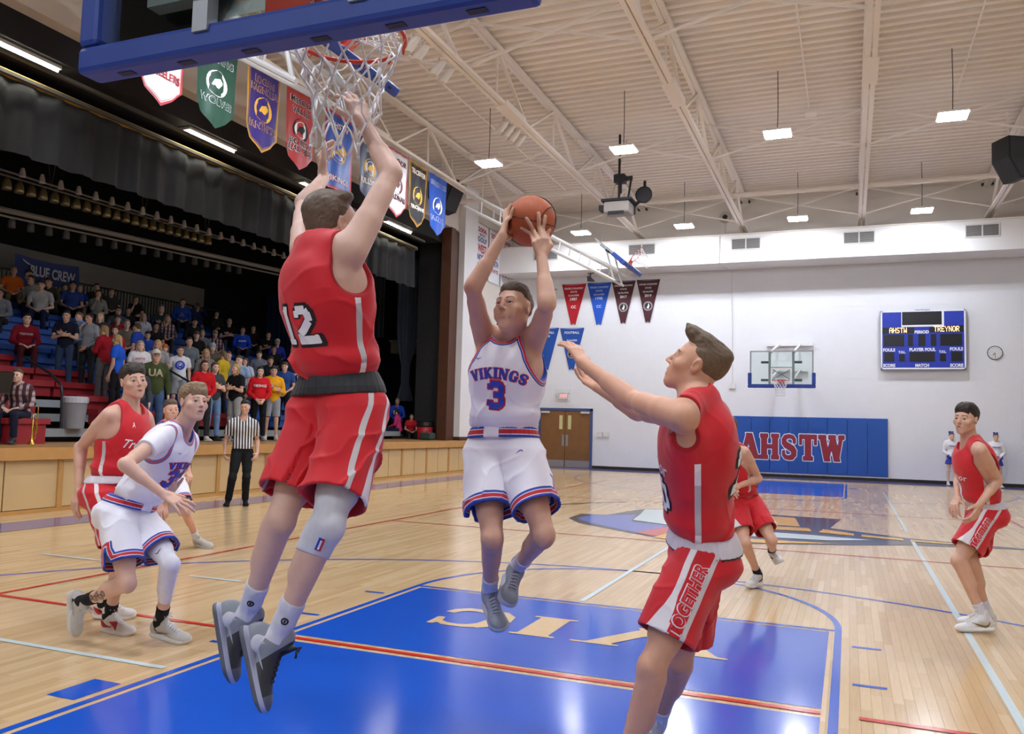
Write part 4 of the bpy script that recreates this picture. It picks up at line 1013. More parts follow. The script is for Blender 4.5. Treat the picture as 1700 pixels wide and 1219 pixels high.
def bell(mat_, parent=None):
    M = np.array([[1, 0, 0], [0, 1, 0], [0, 0, -1]], float)
    return MB().lathe([(.022, -.17), (.045, -.155), (.075, -.09), (.088, .0), (.090, .06), (.082, .06)], 14, M=M)
def make_stage_rig():
    vel = plain('black_velour', '#27292c', .95, .15, 6, bump=.2); vel2 = plain('dark_velour', '#1d1f22', .95, .2, 5); blue = plain('blue_velour', '#23355c', .95, .15, 5)
    curtain('valance', (-11.3, 1.0), (-11.3, 22.6), 7.16, 5.92, vel, 'long black pleated valance across the top of the stage', .06, .62, 3, n=420)
    curtain('back_valance', (-13.6, 19.3), (-13.6, 23.5), 6.6, 5.5, vel2, 'dark short border curtain behind the black valance', .06, .5, 5, n=80)
    curtain('side_drape', (-13.55, 25.5), (-12.65, 25.5), 7.5, 2.3, plain('blue_black_velour', '#3a404c', .95, .15, 6), 'dark drape tied in at the middle, right of number 12', .06, .16, 7, waist=.82)
    curtain('side_drape', (-14.9, 25.2), (-13.9, 25.2), 7.5, 4.6, vel2, 'black drape hanging further left behind the raised elbow', .05, .2, 8)
    curtain('backdrop_curtain', (-22.0, 28.6), (-16.8, 28.6), 7.0, .98, blue, 'navy curtain at the rear of the stage left of number 12', .08, .3, 9)
    b = MB().box(-11.36, -11.24, 1.0, 22.7, 7.17, 7.27).build('valance_batten', plain('yellow_batten_wood', '#b08a3a', .5, .2, 6)); tag(b, 'long yellow wooden batten carrying the black valance', 'batten')
    gr = plain('pipe_grey', '#55544c', .5, .1, 3, .3); br = plain('stage_lamp_brass', '#8a8058', .35, .15, 12, .6); wt = plain('lamp_tip_pale', '#9a938a', .5)
    p = MB().tube([(-13, 6.5, 5.98), (-13, 15.5, 6.06)], .026, 8).build('lamp_pipe', gr); tag(p, 'pipe carrying the row of bell-shaped stage lamps', 'pipe')
    for y in (8.2, 10.6, 13.0, 15.0): MB().tube([(-13, y, 6.0), (-13, y + .3, 8.0)], .006, 5).tube([(-13, y, 6.0), (-13, y - .3, 8.0)], .006, 5).build('pipe_cable', gr, p)
    proto = None
    for k in range(22):
        y = 9.67 + k * .257; z = 5.80 + k * .0045
        if proto is None:
            proto = t = empty('stage_lamp', (-13, y, z))
            bell(br).build('bell', br, t, smooth=True); MB().tube([(0, 0, .15), (0, 0, .2)], .012, 6).build('clamp', gr, t)
        else: t = copy_tree(proto); t.location = (-13, y, z)
        tag(t, 'bell-shaped brass stage lamp on its pipe, ' + ORD[k] + ' from the left', 'stage lamp', 'bell lamps along the stage pipe')
    p = MB().tube([(-12.1, 6.5, 5.80), (-12.1, 18.6, 5.86)], .022, 8).build('lamp_pipe', gr); tag(p, 'thin pipe along the foot of the black valance', 'pipe')
    me = MB().lathe([(.03, .0), (.055, -.10), (.06, -.16), (.05, -.165)], 10).mesh('footlight'); me.materials.append(wt)
    for k in range(20):
        o = bpy.data.objects.new('border_light', me); COL.objects.link(o); o.location = (-12.1, 9.3 + k * .40, 5.86 + .10); tag(o, 'small pale border light at the foot of the black valance, ' + ORD[k] + ' from the left', 'stage lamp', 'small border lights under the valance')
    p = MB().tube([(-14, 8, 5.5), (-14, 20.5, 6.04)], .06, 8).tube([(-14, 8, 5.38), (-14, 20.5, 5.90)], .022, 8).build('rear_lamp_beam', plain('beam_grey', '#7c7a72', .6, .1)); tag(p, 'grey beam across the dark stage below the bell lamps', 'beam')
    me = MB().lathe([(.04, .0), (.07, -.08), (.075, -.20), (.06, -.21)], 10).mesh('lamp_can'); me.materials.append(plain('can_dull', '#4b4a45', .6))
    for k in range(17):
        o = bpy.data.objects.new('rear_stage_lamp', me); COL.objects.link(o); o.location = (-14.05, 10.6 + k * .43, 5.49 + k * .0186); tag(o, 'dim stage lamp under the grey rear beam, ' + ORD[k] + ' from the left', 'stage lamp', 'dim lamps under the rear beam')
    p = MB().tube([(-12.7, 6, 6.62), (-12.7, 17.5, 6.62)], .018, 6).build('cable_pipe', gr); tag(p, 'thin cable pipe between the valance and the bell lamps', 'pipe')
    em = glow('stage_tube', '#fff9e6', STAGE_POWER); hs = plain('fixture_white', '#b9b8b0', .5)
    for k, (y0, y1, lb) in enumerate(((6.6, 8.95, 'fluorescent strip light over the stage at the upper left corner'), (12.0, 13.45, 'fluorescent strip light under the dark school banners'), (15.95, 17.0, 'fluorescent strip light behind the raised wrist of number 12'), (20.1, 21.6, 'fluorescent strip light at the right end of the stage opening'))):
        t = empty('strip_light', (-10.95, (y0 + y1) / 2, 7.46)); tag(t, lb, 'strip light', 'stage strip lights'); h = (y1 - y0) / 2
        MB().box(-.12, .12, -h, h, .03, .10).box(-.16, -.12, -h, h, .0, .10).build('housing', hs, t); MB().tube([(-.05, -h + .03, 0), (-.05, h - .03, 0)], .02, 8).tube([(.06, -h + .03, 0), (.06, h - .03, 0)], .02, 8).build('tubes', em, t)
        for q in (-.7, .7): MB().tube([(0, q * h, .1), (0, q * h, .6)], .006, 5).build('rod', gr, t)
    for x, z, lb in ((-10.85, 7.34, 'grey channel running along the top of the stage opening, upper one'), (-11.1, 7.12, 'grey channel running along the top of the stage opening, lower one')):
        c = MB().box(x - .04, x + .04, 2, 22.4, z, z + .06).build('ceiling_channel', plain('channel_dark', '#45433f', .6, .1)); tag(c, lb, 'channel')
    # right wing of the stage
    rope = plain('rope_tan', '#8a7f63', .8, .15)
    for k, x in enumerate((-12.42, -12.28, -12.12)):
        r = MB().tube([(x, 25.2, 7.4), (x + .01, 25.2, 4.0), (x, 25.2, 1.9 + k * .1)], .016, 6).build('stage_rope', rope); tag(r, 'tan rope hanging beside the tied drape, ' + ORD[k] + ' from the left', 'rope', 'stage ropes')
    for (x, z), lb in (((-12.3, 1.75), 'upper grey counterweight block on the stage ropes'), ((-12.05, 1.2), 'lower brown counterweight block behind the crouching child')):
        b = MB().box(x - .13, x + .13, 25.05, 25.3, z - .17, z + .17).build('counterweight', plain('weight_grey', '#44423e', .8, .15), bevel=.01); tag(b, lb, 'weight', 'counterweights')
    t = empty('loft_platform', (-13.6, 26.8, 4.45)); tag(t, 'cream platform seen through a gap behind the stage ropes', 'platform')
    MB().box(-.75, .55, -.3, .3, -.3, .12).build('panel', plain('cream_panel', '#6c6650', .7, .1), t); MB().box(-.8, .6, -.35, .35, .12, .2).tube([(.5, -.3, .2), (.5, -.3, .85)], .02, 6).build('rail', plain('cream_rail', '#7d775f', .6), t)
    fl = MB().box(-12.05, -10.72, 24.35, 24.42, .97, 8.0).build('masking_flat', plain('flat_charcoal', '#303031', .95, .2, 9)); tag(fl, 'tall charcoal masking flat inside the right edge of the stage opening', 'flat')
    s = empty('stage_spotlight', (-11.9, 24.6, 7.05)); tag(s, 'small lit spotlight at the top right of the stage opening', 'spotlight')
    MB().lathe([(.05, .12), (.10, 0), (.13, -.16)], 12).build('can', plain('dark_can', '#2d2c2a', .6), s); MB().lathe([(.115, -.150), (.118, -.165)], 12).build('lit_lens', glow('warm_lens', '#fff0c0', 3.0), s); MB().tube([(0, 0, .1), (0, 0, .9)], .012, 6).build('stem', MATS['dark_can'], s)
    t = empty('trash_bin', (-11.2, 23.55, .97)); tag(t, 'red round trash bin with a black bag on the stage', 'bin')
    MB().lathe([(.22, 0), (.25, .02), (.27, .47), (.25, .47)], 24).build('drum', plain('bin_red', '#b01d28', .45, .05), t, smooth=True); MB().lathe([(.275, .42), (.29, .47), (.28, .58), (.30, .62), (.24, .60), (.22, .50)], 20).build('bag', plain('bag_black', '#1c1c1e', .35), t)
    t = empty('tool_bag', (-10.85, 23.1, .97)); tag(t, 'small dark green bag on the stage beside the pilaster', 'bag')
    MB().box(-.2, .2, -.22, .22, 0, .24).build('bag_body', plain('bag_green', '#2c3f36', .8), t, bevel=.06); MB().tube([(0, -.12, .22), (0, -.1, .31), (0, .1, .31), (0, .12, .22)], .012, 6).build('handle', MATS['bag_green'], t)
BL_X0, BL_DX, BL_Z0, BL_DZ, BL_Y0, BL_Y1, BL_N = -11.95, .62, 1.22, .28, 4.5, 23.2, 12
def row_floor(k): return BL_Z0 + BL_DZ * k
def make_bleachers():
    t = empty('bleachers', (-12, 13.8, .97)); tag(t, 'tiered grey bleachers with red and blue seats on the stage', 'bleachers')
    tr = plain('bleacher_tread', '#9aa0a3', .5, .08, 3, .2); rs = plain('bleacher_riser', '#2b2d30', .8); fa = plain('bleacher_fascia', '#8d9498', .5, .08)
    rd, bl = plain('seat_red', '#8d1c24', .5, .06), plain('seat_blue', '#1f4fa0', .5, .06)
    V = lambda k: row_floor(k)
    seat = {}
    for k in range(BL_N):
        x1 = BL_X0 - BL_DX * k; x0 = x1 - BL_DX; z = V(k)
        MB().box(x0, x1 + .02, BL_Y0, BL_Y1, z - .035, z).build('tread', tr, t)
        MB().box(x0 + .30, x0 + .33, BL_Y0, BL_Y1, .97 if k == 0 else V(k - 1), z - .035).build('riser', rs, t)
        MB().box(x1, x1 + .025, BL_Y0, BL_Y1, z - .15, z - .005).build('nosing', fa, t)
        # seat modules stand at the back of each tread; the blue sections sit high at the left, red ones lower
        y = BL_Y0
        while y < BL_Y1 - 1:
            if not (9.4 < y + .5 < 10.9 and k < 2):
                red = (k < 4 and y < 12.6) or (k < 1 and y < 15) or (k in (4,) and y < 11.0)
                key = red
                if key not in seat:
                    seat[key] = MB().box(-.33, -.02, .02, 1.36, .28, .40).box(-.31, -.10, .04, 1.34, .08, .30).mesh('seat_module'); seat[key].materials.append(rd if red else bl)
                o = bpy.data.objects.new('seat_module', seat[key]); COL.objects.link(o); o.parent = t; o.location = (x0 + .33 - BL_X0 + (BL_X0 + 12) - 0 , y - 13.8, z - .97)
                if red and 'red' not in seat: o['label'] = 'red seat block'; seat['red'] = 1
                if not red and 'blue' not in seat: o['label'] = 'blue seat block'; seat['blue'] = 1
            y += 1.38
    for o in t.children:
        if o.name.startswith(('tread', 'riser', 'nosing')): o.location = (12, -13.8, -.97)
    for y in (10.15, 13.9, 17.6):
        MB().tube([(-11.75, y, 1.24), (-11.78, y, 1.9), (-11.82, y, 2.05), (-12.1, y, 2.25), (-12.9, y, 2.6)], .024, 8).build('aisle_rail', plain('rail_dark', '#2c2d30', .4, metal=.4), t, loc=(12, -13.8, -.97))
    # guard rail along the top
    g = empty('guard_rail', (-19.5, 13.8, row_floor(11))); tag(g, 'black baluster railing along the top of the bleachers', 'railing')
    bk = plain('railing_black', '#141416', .5); z0 = 0
    MB().box(-.025, .025, -9.2, 9.6, 1.10, 1.15).box(-.02, .02, -9.2, 9.6, .12, .16).build('rail', bk, g)
    me = MB().box(-.011, .011, -.011, .011, .0, 1.12).mesh('baluster'); me.materials.append(bk)
    for i in range(150):
        o = bpy.data.objects.new('baluster', me); COL.objects.link(o); o.parent = g; o.location = (0, -9.1 + i * .125, 0)
    b = empty('crowd_banner', (-19.38, 15.7, 5.84)); tag(b, 'navy banner reading BLUE CREW tied to the top railing', 'banner')
    nv = plain('crew_banner_navy', '#27356e', .6, .08); V_, F_ = [], []
    for i in range(17):
        for r in range(5):
            yy = -1.02 + i * .13; V_.append((.02 + .02 * math.sin(i * 1.1 + r), yy, .05 - r * .165 - .06 * math.sin(i / 16 * math.pi)))
    for i in range(16):
        for r in range(4): a = i * 5 + r; F_.append((a, a + 1, a + 6, a + 5))
    me = bpy.data.meshes.new('cloth'); me.from_pydata(V_, [], F_); me.update(); link('cloth', me, nv, b)
    for q in b.children: q.data.polygons.foreach_set('use_smooth', [True] * len(q.data.polygons))
    v, f = fit2d(text2d('BLUE CREW', bold=.03), 1.45, .30, .18, -.34); flat('lettering', (v, f), (.055, 0, 0), (0, 1, 0), (0, 0, 1), plain('crew_white', '#b9bcc8', .6), b)
    flat('mark', (np.array([(-.82, -.06), (-.66, -.14), (-.52, -.20), (-.64, -.20), (-.78, -.12)]), [(0, 1, 2, 3, 4)]), (.055, 0, 0), (0, 1, 0), (0, 0, 1), MATS['crew_white'], b)
    t = empty('trash_can', (-11.9, 10.55, BL_Z0)); tag(t, 'grey plastic trash can on the lowest bleacher step', 'bin')
    MB().lathe([(.17, 0), (.18, .02), (.225, .56), (.235, .57), (.235, .60), (.21, .60), (.2, .56)], 22).build('can', plain('can_grey', '#9298a2', .5, .06), t, smooth=True); MB().lathe([(.236, .50), (.243, .60), (.21, .62), (.2, .55)], 22).build('liner', plain('liner_clear', '#b3b8c2', .35), t)
def trumpet(loc, rz, label):
    br = plain('trumpet_brass', '#c9a545', .25, .1, 8, .9)
    t = empty('trumpet', loc, rz); tag(t, label, 'trumpet', 'trumpets standing on the stage')
    MB().lathe([(.062, 0), (.055, .012), (.032, .045), (.018, .10), (.012, .2), (.0085, .46)], 16).build('bell', br, t, smooth=True)
    MB().tube([(0, 0, .44), (0, .012, .49), (0, .05, .50), (0, .075, .47), (0, .075, .12), (0, .06, .09), (0, .03, .10)], .0065, 8).tube([(0, .075, .2), (0, .10, .18), (0, .10, .48), (0, .10, .56)], .006, 8).build('tubing', br, t)
    for k in range(3): MB().tube([(.012, .04, .24 + k * .032), (.05, .04, .24 + k * .032)], .011, 8).tube([(-.05, .04, .24 + k * .032), (.0, .04, .24 + k * .032)], .011, 8).build('valve', br, t)
    MB().lathe([(.008, .55), (.010, .6), (.014, .63)], 10, c=(0, .10, 0)).build('mouthpiece', br, t)
def make_band_things():
    trumpet((-10.55, 8.62, .985), .2, 'brass trumpet standing bell down before the plaid-shirted musician')
    trumpet((-10.75, 8.05, .985), 1.0, 'brass trumpet at the left edge beside the music stand')
    t = empty('music_stand', (-11.15, 8.35, .97)); tag(t, 'black music stand left of the plaid-shirted musician', 'music stand')
    bk = plain('stand_black', '#26241f', .5)
    MB().tube([(0, 0, .02), (0, 0, .95)], .014, 8).build('post', bk, t)
    MB().box(-.012, .012, -.26, .26, 0, .36, M=np.array([[.95, 0, -.3], [0, 1, 0], [.3, 0, .95]], float), o=(0, 0, .85)).box(-.05, .04, -.26, .26, .84, .856).build('desk', bk, t)
    for a in (0, 2.1, 4.2): MB().tube([(0, 0, .25), (.24 * math.cos(a), .24 * math.sin(a), .01)], .010, 6).build('foot', bk, t)
    t = empty('low_bench', (-11.3, 8.95, .97)); tag(t, 'red-topped low seat under the plaid-shirted musician', 'seat')
    MB().box(-.24, .24, -.42, .42, .34, .44).build('seat_top', plain('seat_red', '#8d1c24', .5), t, bevel=.01); MB().box(-.2, .2, -.36, .36, 0, .34).build('seat_box', MATS['seat_red'], t)
make_stage_rig(); make_bleachers(); make_band_things()
# ---------------------------------------------------------------- human figures
class Figure:
    def __init__(self, J, face, up, hands, look='boy', build=1.0, feet=None):
        self.feet = feet or {}
        self.J = J = {k: (np.array(v, float) if k != 'H' else v) for k, v in J.items()}
        self.s = s = J['H'] / 1.85; self.b = build
        self.N = J['neck']; self.P = (J['hipR'] + J['hipL']) / 2
        self.u = unit(self.N - self.P)
        lat = unit(J['shR'] - J['shL']); lat = unit(lat - self.u * (lat @ self.u))
        self.TM = np.array([lat, np.cross(self.u, lat), self.u])          # chest axes
        pl = unit(J['hipR'] - J['hipL'])
        th = unit(J['knR'] + J['knL'] - J['hipR'] - J['hipL'])
        pu = unit(self.u * 1.0 - th * .35); pl = unit(pl - pu * (pl @ pu))
        self.PM = np.array([pl, np.cross(pu, pl), pu])                    # pelvis axes
        self.HM = yfirst(face, up)                                       # head axes
        self.hc = J['head'] + self.HM[1] * .0
        self.hands = hands
        self.skin = self.torso() + self.limbs() + self.head(look)
    def tp(self, x, y, z, base=None):
        return (self.N if base is None else base) + (V(x, y, z) * self.s) @ self.TM
    def pp(self, x, y, z): return self.P + (V(x, y, z) * self.s) @ self.PM
    def hp(self, x, y, z): return self.hc + (V(x, y, z) * self.hs) @ self.HM
    def mid(self, t):
        M = self.PM * (1 - t) + self.TM * t
        x = unit(M[0]); z = unit(M[2] - x * (M[2] @ x)); return np.array([x, np.cross(z, x), z])
    def torso(self):
        s, b, J = self.s, self.b, self.J
        P, N = self.P, self.N
        g = lambda *r: tuple(q * s * b for q in r)
        L = []
        W = lerp(P, N, .36) - self.TM[1] * .006; Cc = lerp(P, N, .70); U = lerp(P, N, .90)
        L += [ell(self.pp(0, -.005, .035), g(.158, .112, .125), self.PM, .04),
              ell(W, g(.138, .100, .17), self.mid(.4), .05),
              ell(Cc - self.TM[1] * .008, g(.158, .115, .185), self.TM, .05),
              ell(U - self.TM[1] * .012, g(.135, .085, .085), self.TM, .05)]
        for sd in (1, -1):
            sh = J['shR'] if sd > 0 else J['shL']; hip = J['hipR'] if sd > 0 else J['hipL']
            L += [ell(self.tp(sd * .070, .064, -.150), g(.078, .036, .062), self.TM, .05),
                  ell(hip + (V(sd * -.012, -.065, -.015) * s) @ self.PM, g(.082, .078, .092), self.PM, .04),
                  cone(N + self.TM[2] * .022 * s + self.TM[1] * -.01 * s, lerp(N, sh, .78) + self.TM[2] * .014 * s, .044 * s, .042 * s, .04),
                  ell(self.tp(sd * .085, -.076, -.15), g(.065, .033, .085), self.TM, .06),
                  cone(lerp(sh, Cc, .38) - self.TM[2] * .03, lerp(W, self.pp(sd * .1, 0, .1), .6), .062 * s, .045 * s, .06)]
        self.torso_prims = list(L)
        return L
    def limbs(self):
        s, b, J = self.s, self.b, self.J
        self.arm, self.leg, self.hnd = {}, {}, {}
        for S, sd in (('R', 1), ('L', -1)):
            sh, el, wr, tip = (J[q + S] for q in ('sh', 'el', 'wr', 'tip'))
            a = [cone(lerp(sh, lerp(self.N, self.P, .15), .12), lerp(sh, el, .34), .057 * s, .048 * s, .03),
                 cone(sh, el, .044 * s, .036 * s, .018),
                 cone(lerp(sh, el, .35), lerp(sh, el, .72), .043 * s, .040 * s, .014),
                 ell(el, (.037 * s,) * 3, None, .014),
                 cone(el, wr, .036 * s, .0255 * s, .014),
                 cone(lerp(el, wr, .10), lerp(el, wr, .42), .040 * s, .034 * s, .018)]
            n, kw = self.hands[S]
            h = self.hand(wr, tip, n, sd, **kw)
            self.arm[S] = a; self.hnd[S] = h
            hip, kn, an = (J[q + S] for q in ('hip', 'kn', 'an'))
            td = unit(kn - hip); sdn = unit(an - kn)
            fw = unit(-sdn + td * (1.0) + self.PM[1] * .5); fw = unit(fw - sdn * (fw @ sdn))
            ft = unit(self.PM[1] + fw * .4 - td * ((self.PM[1] + fw * .4) @ td))
            l = [cone(hip, kn, .083 * s * b, .049 * s, .03),
                 cone(lerp(hip, kn, .2) + ft * .014 * s, lerp(hip, kn, .72) + ft * .018 * s, .075 * s * b, .055 * s, .02),
                 cone(lerp(hip, kn, .15) - ft * .02 * s, lerp(hip, kn, .75) - ft * .012 * s, .070 * s * b, .046 * s, .025),
                 ell(kn + fw * .014 * s, (.044 * s, .044 * s, .052 * s), None, .02),
                 cone(kn, an, .045 * s, .031 * s, .02),
                 cone(lerp(kn, an, .10) - fw * .018 * s, lerp(kn, an, .44) - fw * .022 * s, .046 * s, .040 * s, .03),
                 cone(lerp(kn, an, .05) + fw * .012 * s, lerp(kn, an, .8) + fw * .008 * s, .034 * s, .025 * s, .02)]
            self.leg[S] = l
            # the foot's own axes
            toe = J['toe' + S]; v = unit(toe - an)
            lat = np.cross(v, kn - an)
            lat = unit(lat) if np.linalg.norm(lat) > .01 else self.PM[0]
            if lat @ self.PM[0] < 0: pass
            uz = np.cross(lat, v)
            if uz @ (kn - an) < 0: uz = -uz
            if S in self.feet: uz = unit(self.feet[S] - v * (self.feet[S] @ v))
            fy = unit(v * math.cos(.36) + uz * math.sin(.36)); fz = unit(uz * math.cos(.36) - v * math.sin(.36))
            M = np.array([np.cross(fy, fz), fy, fz])
            setattr(self, 'FM' + S, M)
        self.fw_leg = fw
        return self.arm['R'] + self.arm['L'] + self.hnd['R'] + self.hnd['L'] + self.leg['R'] + self.leg['L']
    def hand(self, w, tip, n, sd, spread=8, curl=(14, 22, 14), thumb=(.62, .72, .28), ball=None, fan=None, reach=1.0):
        s = self.s
        d = unit(tip - w); n = unit(np.asarray(n, float)); n = unit(n - d * (n @ d))
        t = np.cross(d, n) * sd
        def rot(v, ax, a):
            a = math.radians(a); return v * math.cos(a) + np.cross(ax, v) * math.sin(a) + ax * (ax @ v) * (1 - math.cos(a))
        L = []
        off = (.031, .0105, -.0105, -.030); dis = (.088, .091, .085, .075)
        ph = ((.048, .029, .023), (.053, .033, .024), (.049, .031, .023), (.038, .023, .021))
        def fit(q, r):
            if ball is None: return q
            c, R = ball; v = q - c; L_ = np.linalg.norm(v)
            return c + v / L_ * (R + r * .8)
        self.knuck = []
        for i in range(4):
            rr = (.0104, .0108, .0102, .0090)[i] * s
            k = w + (d * dis[i] * (2 - reach) + t * off[i]) * s
            if ball is not None:
                c, R = ball; v = k - c
                if np.linalg.norm(v) < R + rr: k = fit(k, rr * 1.3)
            L.append(cone(w + t * off[i] * .55 * s + d * .006 * s, k, .0140 * s, .0112 * s, .010))
            a0 = (spread * (1.5 - i) * -sd) if fan is None else fan[i] * -sd
            dr = rot(d, n, a0)
            ax = np.cross(dr, n)
            q = k
            ang = 0
            for j in range(3):
                ang += curl[j] if not isinstance(curl[j], (tuple, list)) else curl[j][i]
                dj = rot(dr, ax, ang)
                q2 = fit(q + dj * ph[i][j] * reach * s, rr)
                if ball is not None: q2 = q + unit(q2 - q) * ph[i][j] * reach * s; q2 = fit(q2, rr)
                L.append(cone(q, q2, rr * (1 - .06 * j), rr * (.94 - .07 * j), .004 if j else .008))
                q = q2
        b0 = w + (d * .020 + t * .018) * s
        td = unit(d * thumb[0] + t * thumb[1] + n * thumb[2])
        b1 = b0 + td * .046 * s; b2 = fit(b1 + unit(td + d * .35) * .034 * s, .011 * s); b3 = fit(b2 + unit(td * .7 + d * .55) * .026 * s, .0095 * s)
        L += [cone(b0, b1, .0185 * s, .0135 * s, .016), cone(b1, b2, .0118 * s, .0108 * s, .006), cone(b2, b3, .0106 * s, .0086 * s, .004)]
        return L
    def head(self, look):
        self.hs = hs = (self.s * .35 + .65) * (.97 if look == 'girl' else 1.0)
        M = self.HM; p = self.hp
        g = lambda *r: tuple(q * hs for q in r)
        L = [ell(p(0, -.018, .030), g(.0745, .096, .086), M, .02),
             ell(p(0, .024, -.028), g(.0605, .066, .082), M, .03),
             cone(p(.043, -.002, -.058), p(.013, .058, -.098), .021 * hs, .018 * hs, .03),
             cone(p(-.043, -.002, -.058), p(-.013, .058, -.098), .021 * hs, .018 * hs, .03),
             ell(p(0, .068, -.100), g(.022, .017, .017), M, .02),
             ell(p(.043, .052, -.026), g(.024, .026, .020), M, .025), ell(p(-.043, .052, -.026), g(.024, .026, .020), M, .025),
             cone(p(-.036, .074, .020), p(.036, .074, .020), .0115 * hs, .0115 * hs, .018),
             ell(p(0, .066, -.062), g(.032, .026, .026), M, .02)]
        for sx in (1, -1):
            L.append(ell(p(sx * .031, .0905, .000), g(.0165, .014, .0115), M, .010, 's'))
        L += [cone(p(0, .086, .010), p(0, .108, -.026), .0065 * hs, .0090 * hs, .010),
              ell(p(.0105, .097, -.031), g(.0065, .009, .006), M, .008), ell(p(-.0105, .097, -.031), g(.0065, .009, .006), M, .008),
              cone(p(-.019, .0855, -.0600), p(.019, .0855, -.0600), .0050 * hs, .0050 * hs, .008),
              ell(p(0, .0905, -.0595), g(.012, .006, .005), M, .008),
              cone(p(-.016, .0855, -.0735), p(.016, .0855, -.0735), .0062 * hs, .0062 * hs, .008)]
        for sx in (1, -1):
            L += [cone(p(sx * .016, .0815, .0050), p(sx * .031, .0850, .0088), .0040 * hs, .0050 * hs, .004), cone(p(sx * .031, .0850, .0088), p(sx * .047, .0760, .0035), .0050 * hs, .0040 * hs, .004),
                  cone(p(sx * .018, .0815, -.0070), p(sx * .031, .0835, -.0100), .0036 * hs, .0040 * hs, .004), cone(p(sx * .031, .0835, -.0100), p(sx * .046, .0765, -.0060), .0040 * hs, .0036 * hs, .004)]
            E = frame(x=M[0] * sx + M[1] * -.35, z=M[2] - M[1] * .15)
            L += [ell(p(sx * .0785, -.010, -.006), g(.0085, .018, .032), E, .008), ell(p(sx * .085, -.006, -.002), g(.006, .009, .016), E, .004, 's')]
        if look == 'puff':
            L += [ell(p(.038, .060, -.056), g(.020, .020, .022), M, .02), ell(p(-.038, .060, -.056), g(.020, .020, .022), M, .02)]
        if look == 'open':
            L.append(ell(p(0, .093, -.0672), g(.0150, .016, .0055), M, .004, 's'))
        if look == 'goatee':
            L.append(ell(p(0, .077, -.100), g(.020, .016, .022), M, .01))
        nb = self.N + self.TM[2] * -.01
        L += [cone(nb, p(0, -.032, -.050), .056 * self.s, .052 * hs, .03), cone(self.tp(0, .030, -.02), p(0, .002, -.068), .040 * self.s, .038 * hs, .025)]
        return L
    # ------------------------------------------------------------ meshes
    def local(self, Q):
        return ((Q - self.hc) @ self.HM.T) / self.hs
    def skin_mesh(self, name, h, drop=None):
        v, q = surface(self.skin, h)
        l = self.local(v)
        near = np.linalg.norm(l, axis=1) < .2
        lip = np.full(len(v), 1.0); brow = np.full(len(v), 1.0); dark = np.full(len(v), 1.0)
        ll = l[near]
        def seg(a, b, r):
            return dprim(cone(V(*a), V(*b), r, r), ll)
        lip[near] = np.minimum(seg((-.019, .0885, -.0605), (.019, .0885, -.0605), .0058), seg((-.015, .0885, -.0735), (.015, .0885, -.0735), .0066))
        b = [np.minimum(seg((sx * .014, .088, .0235), (sx * .034, .086, .0290), .0046), seg((sx * .034, .086, .0290), (sx * .052, .072, .0220), .0036)) for sx in (1, -1)]
        brow[near] = np.minimum(*b)
        dark[near] = seg((-.015, .088, -.0672), (.015, .088, -.0672), .0028)
        return mesh_from(name, v, q, dict(lip=lip, brow=brow, mouth=dark))
    def eye_mesh(self, name, sx, gaze):
        c = self.hp(sx * .031, .0735, .0005); r = .0126 * self.hs
        g = unit(V(*gaze) @ self.HM)
        bm = bmesh.new(); bmesh.ops.create_icosphere(bm, subdivisions=3, radius=1)
        co = np.array([w.co for w in bm.verts]); f = np.array([[w.index for w in t.verts] for t in bm.faces]); bm.free()
        return mesh_from(name, c + co * r, f, dict(iris=np.degrees(np.arccos(np.clip(co @ g, -1, 1)))))
    def hair_mesh(self, name, style, h):
        p, M, hs = self.hp, self.HM, self.hs
        g = lambda *r: tuple(q * hs for q in r)
        long_ = style in ('long', 'tail', 'bun')
        L = [ell(p(0, -.020, .034), g(.0815, .1035, .094), M, .02)]
        if style == 'quiff':
            L = [ell(p(0, -.022, .034), g(.0775, .0990, .087), M, .015),
                 cone(p(.0, -.080, .070), p(.0, .010, .098), .040 * hs, .034 * hs, .02, (M[0], 1.5)), cone(p(.0, .010, .098), p(.0, .066, .112), .034 * hs, .026 * hs, .02, (M[0], 1.7)),
                 cone(p(.0, .060, .112), p(.004, .098, .134), .025 * hs, .007 * hs, .02, (M[0], 1.8))]
        if style == 'thick':
            L += [ell(p(0, -.03, .07), g(.078, .092, .072), M, .02), ell(p(0, -.075, -.01), g(.066, .045, .075), M, .02), ell(p(.02, .035, .095), g(.06, .045, .03), M, .015)]
        if style == 'bangs':
            L += [ell(p(0, -.015, .060), g(.084, .100, .076), M, .02)]
            for i, (x0, x1) in enumerate(((-.055, -.062), (-.034, -.045), (-.012, -.022), (.012, .006), (.034, .035), (.055, .060))):
                L.append(cone(p(x0 * .6, .045, .108), p(x1, .078 - abs(x1) * .35, .050), .022 * hs, .011 * hs, .012))
        if style == 'fringe':
            for i, x0 in enumerate((-.05, -.028, -.004, .02, .045)):
                L.append(cone(p(x0 * .7 - .01, .04, .105), p(x0 + .012, .082 - abs(x0) * .3, .064 + .004 * (i % 2)), .020 * hs, .010 * hs, .012))
            L.append(ell(p(0, -.012, .058), g(.081, .099, .074), M, .02))
        if style == 'short':
            L = [ell(p(0, -.020, .032), g(.0785, .100, .090), M, .02), ell(p(0, .0, .07), g(.068, .075, .062), M, .02)]
        if style == 'tuft':
            L += [ell(p(.005, .012, .085), g(.062, .066, .05), M, .015), cone(p(-.02, .055, .105), p(.025, .075, .098), .022 * hs, .018 * hs, .012)]
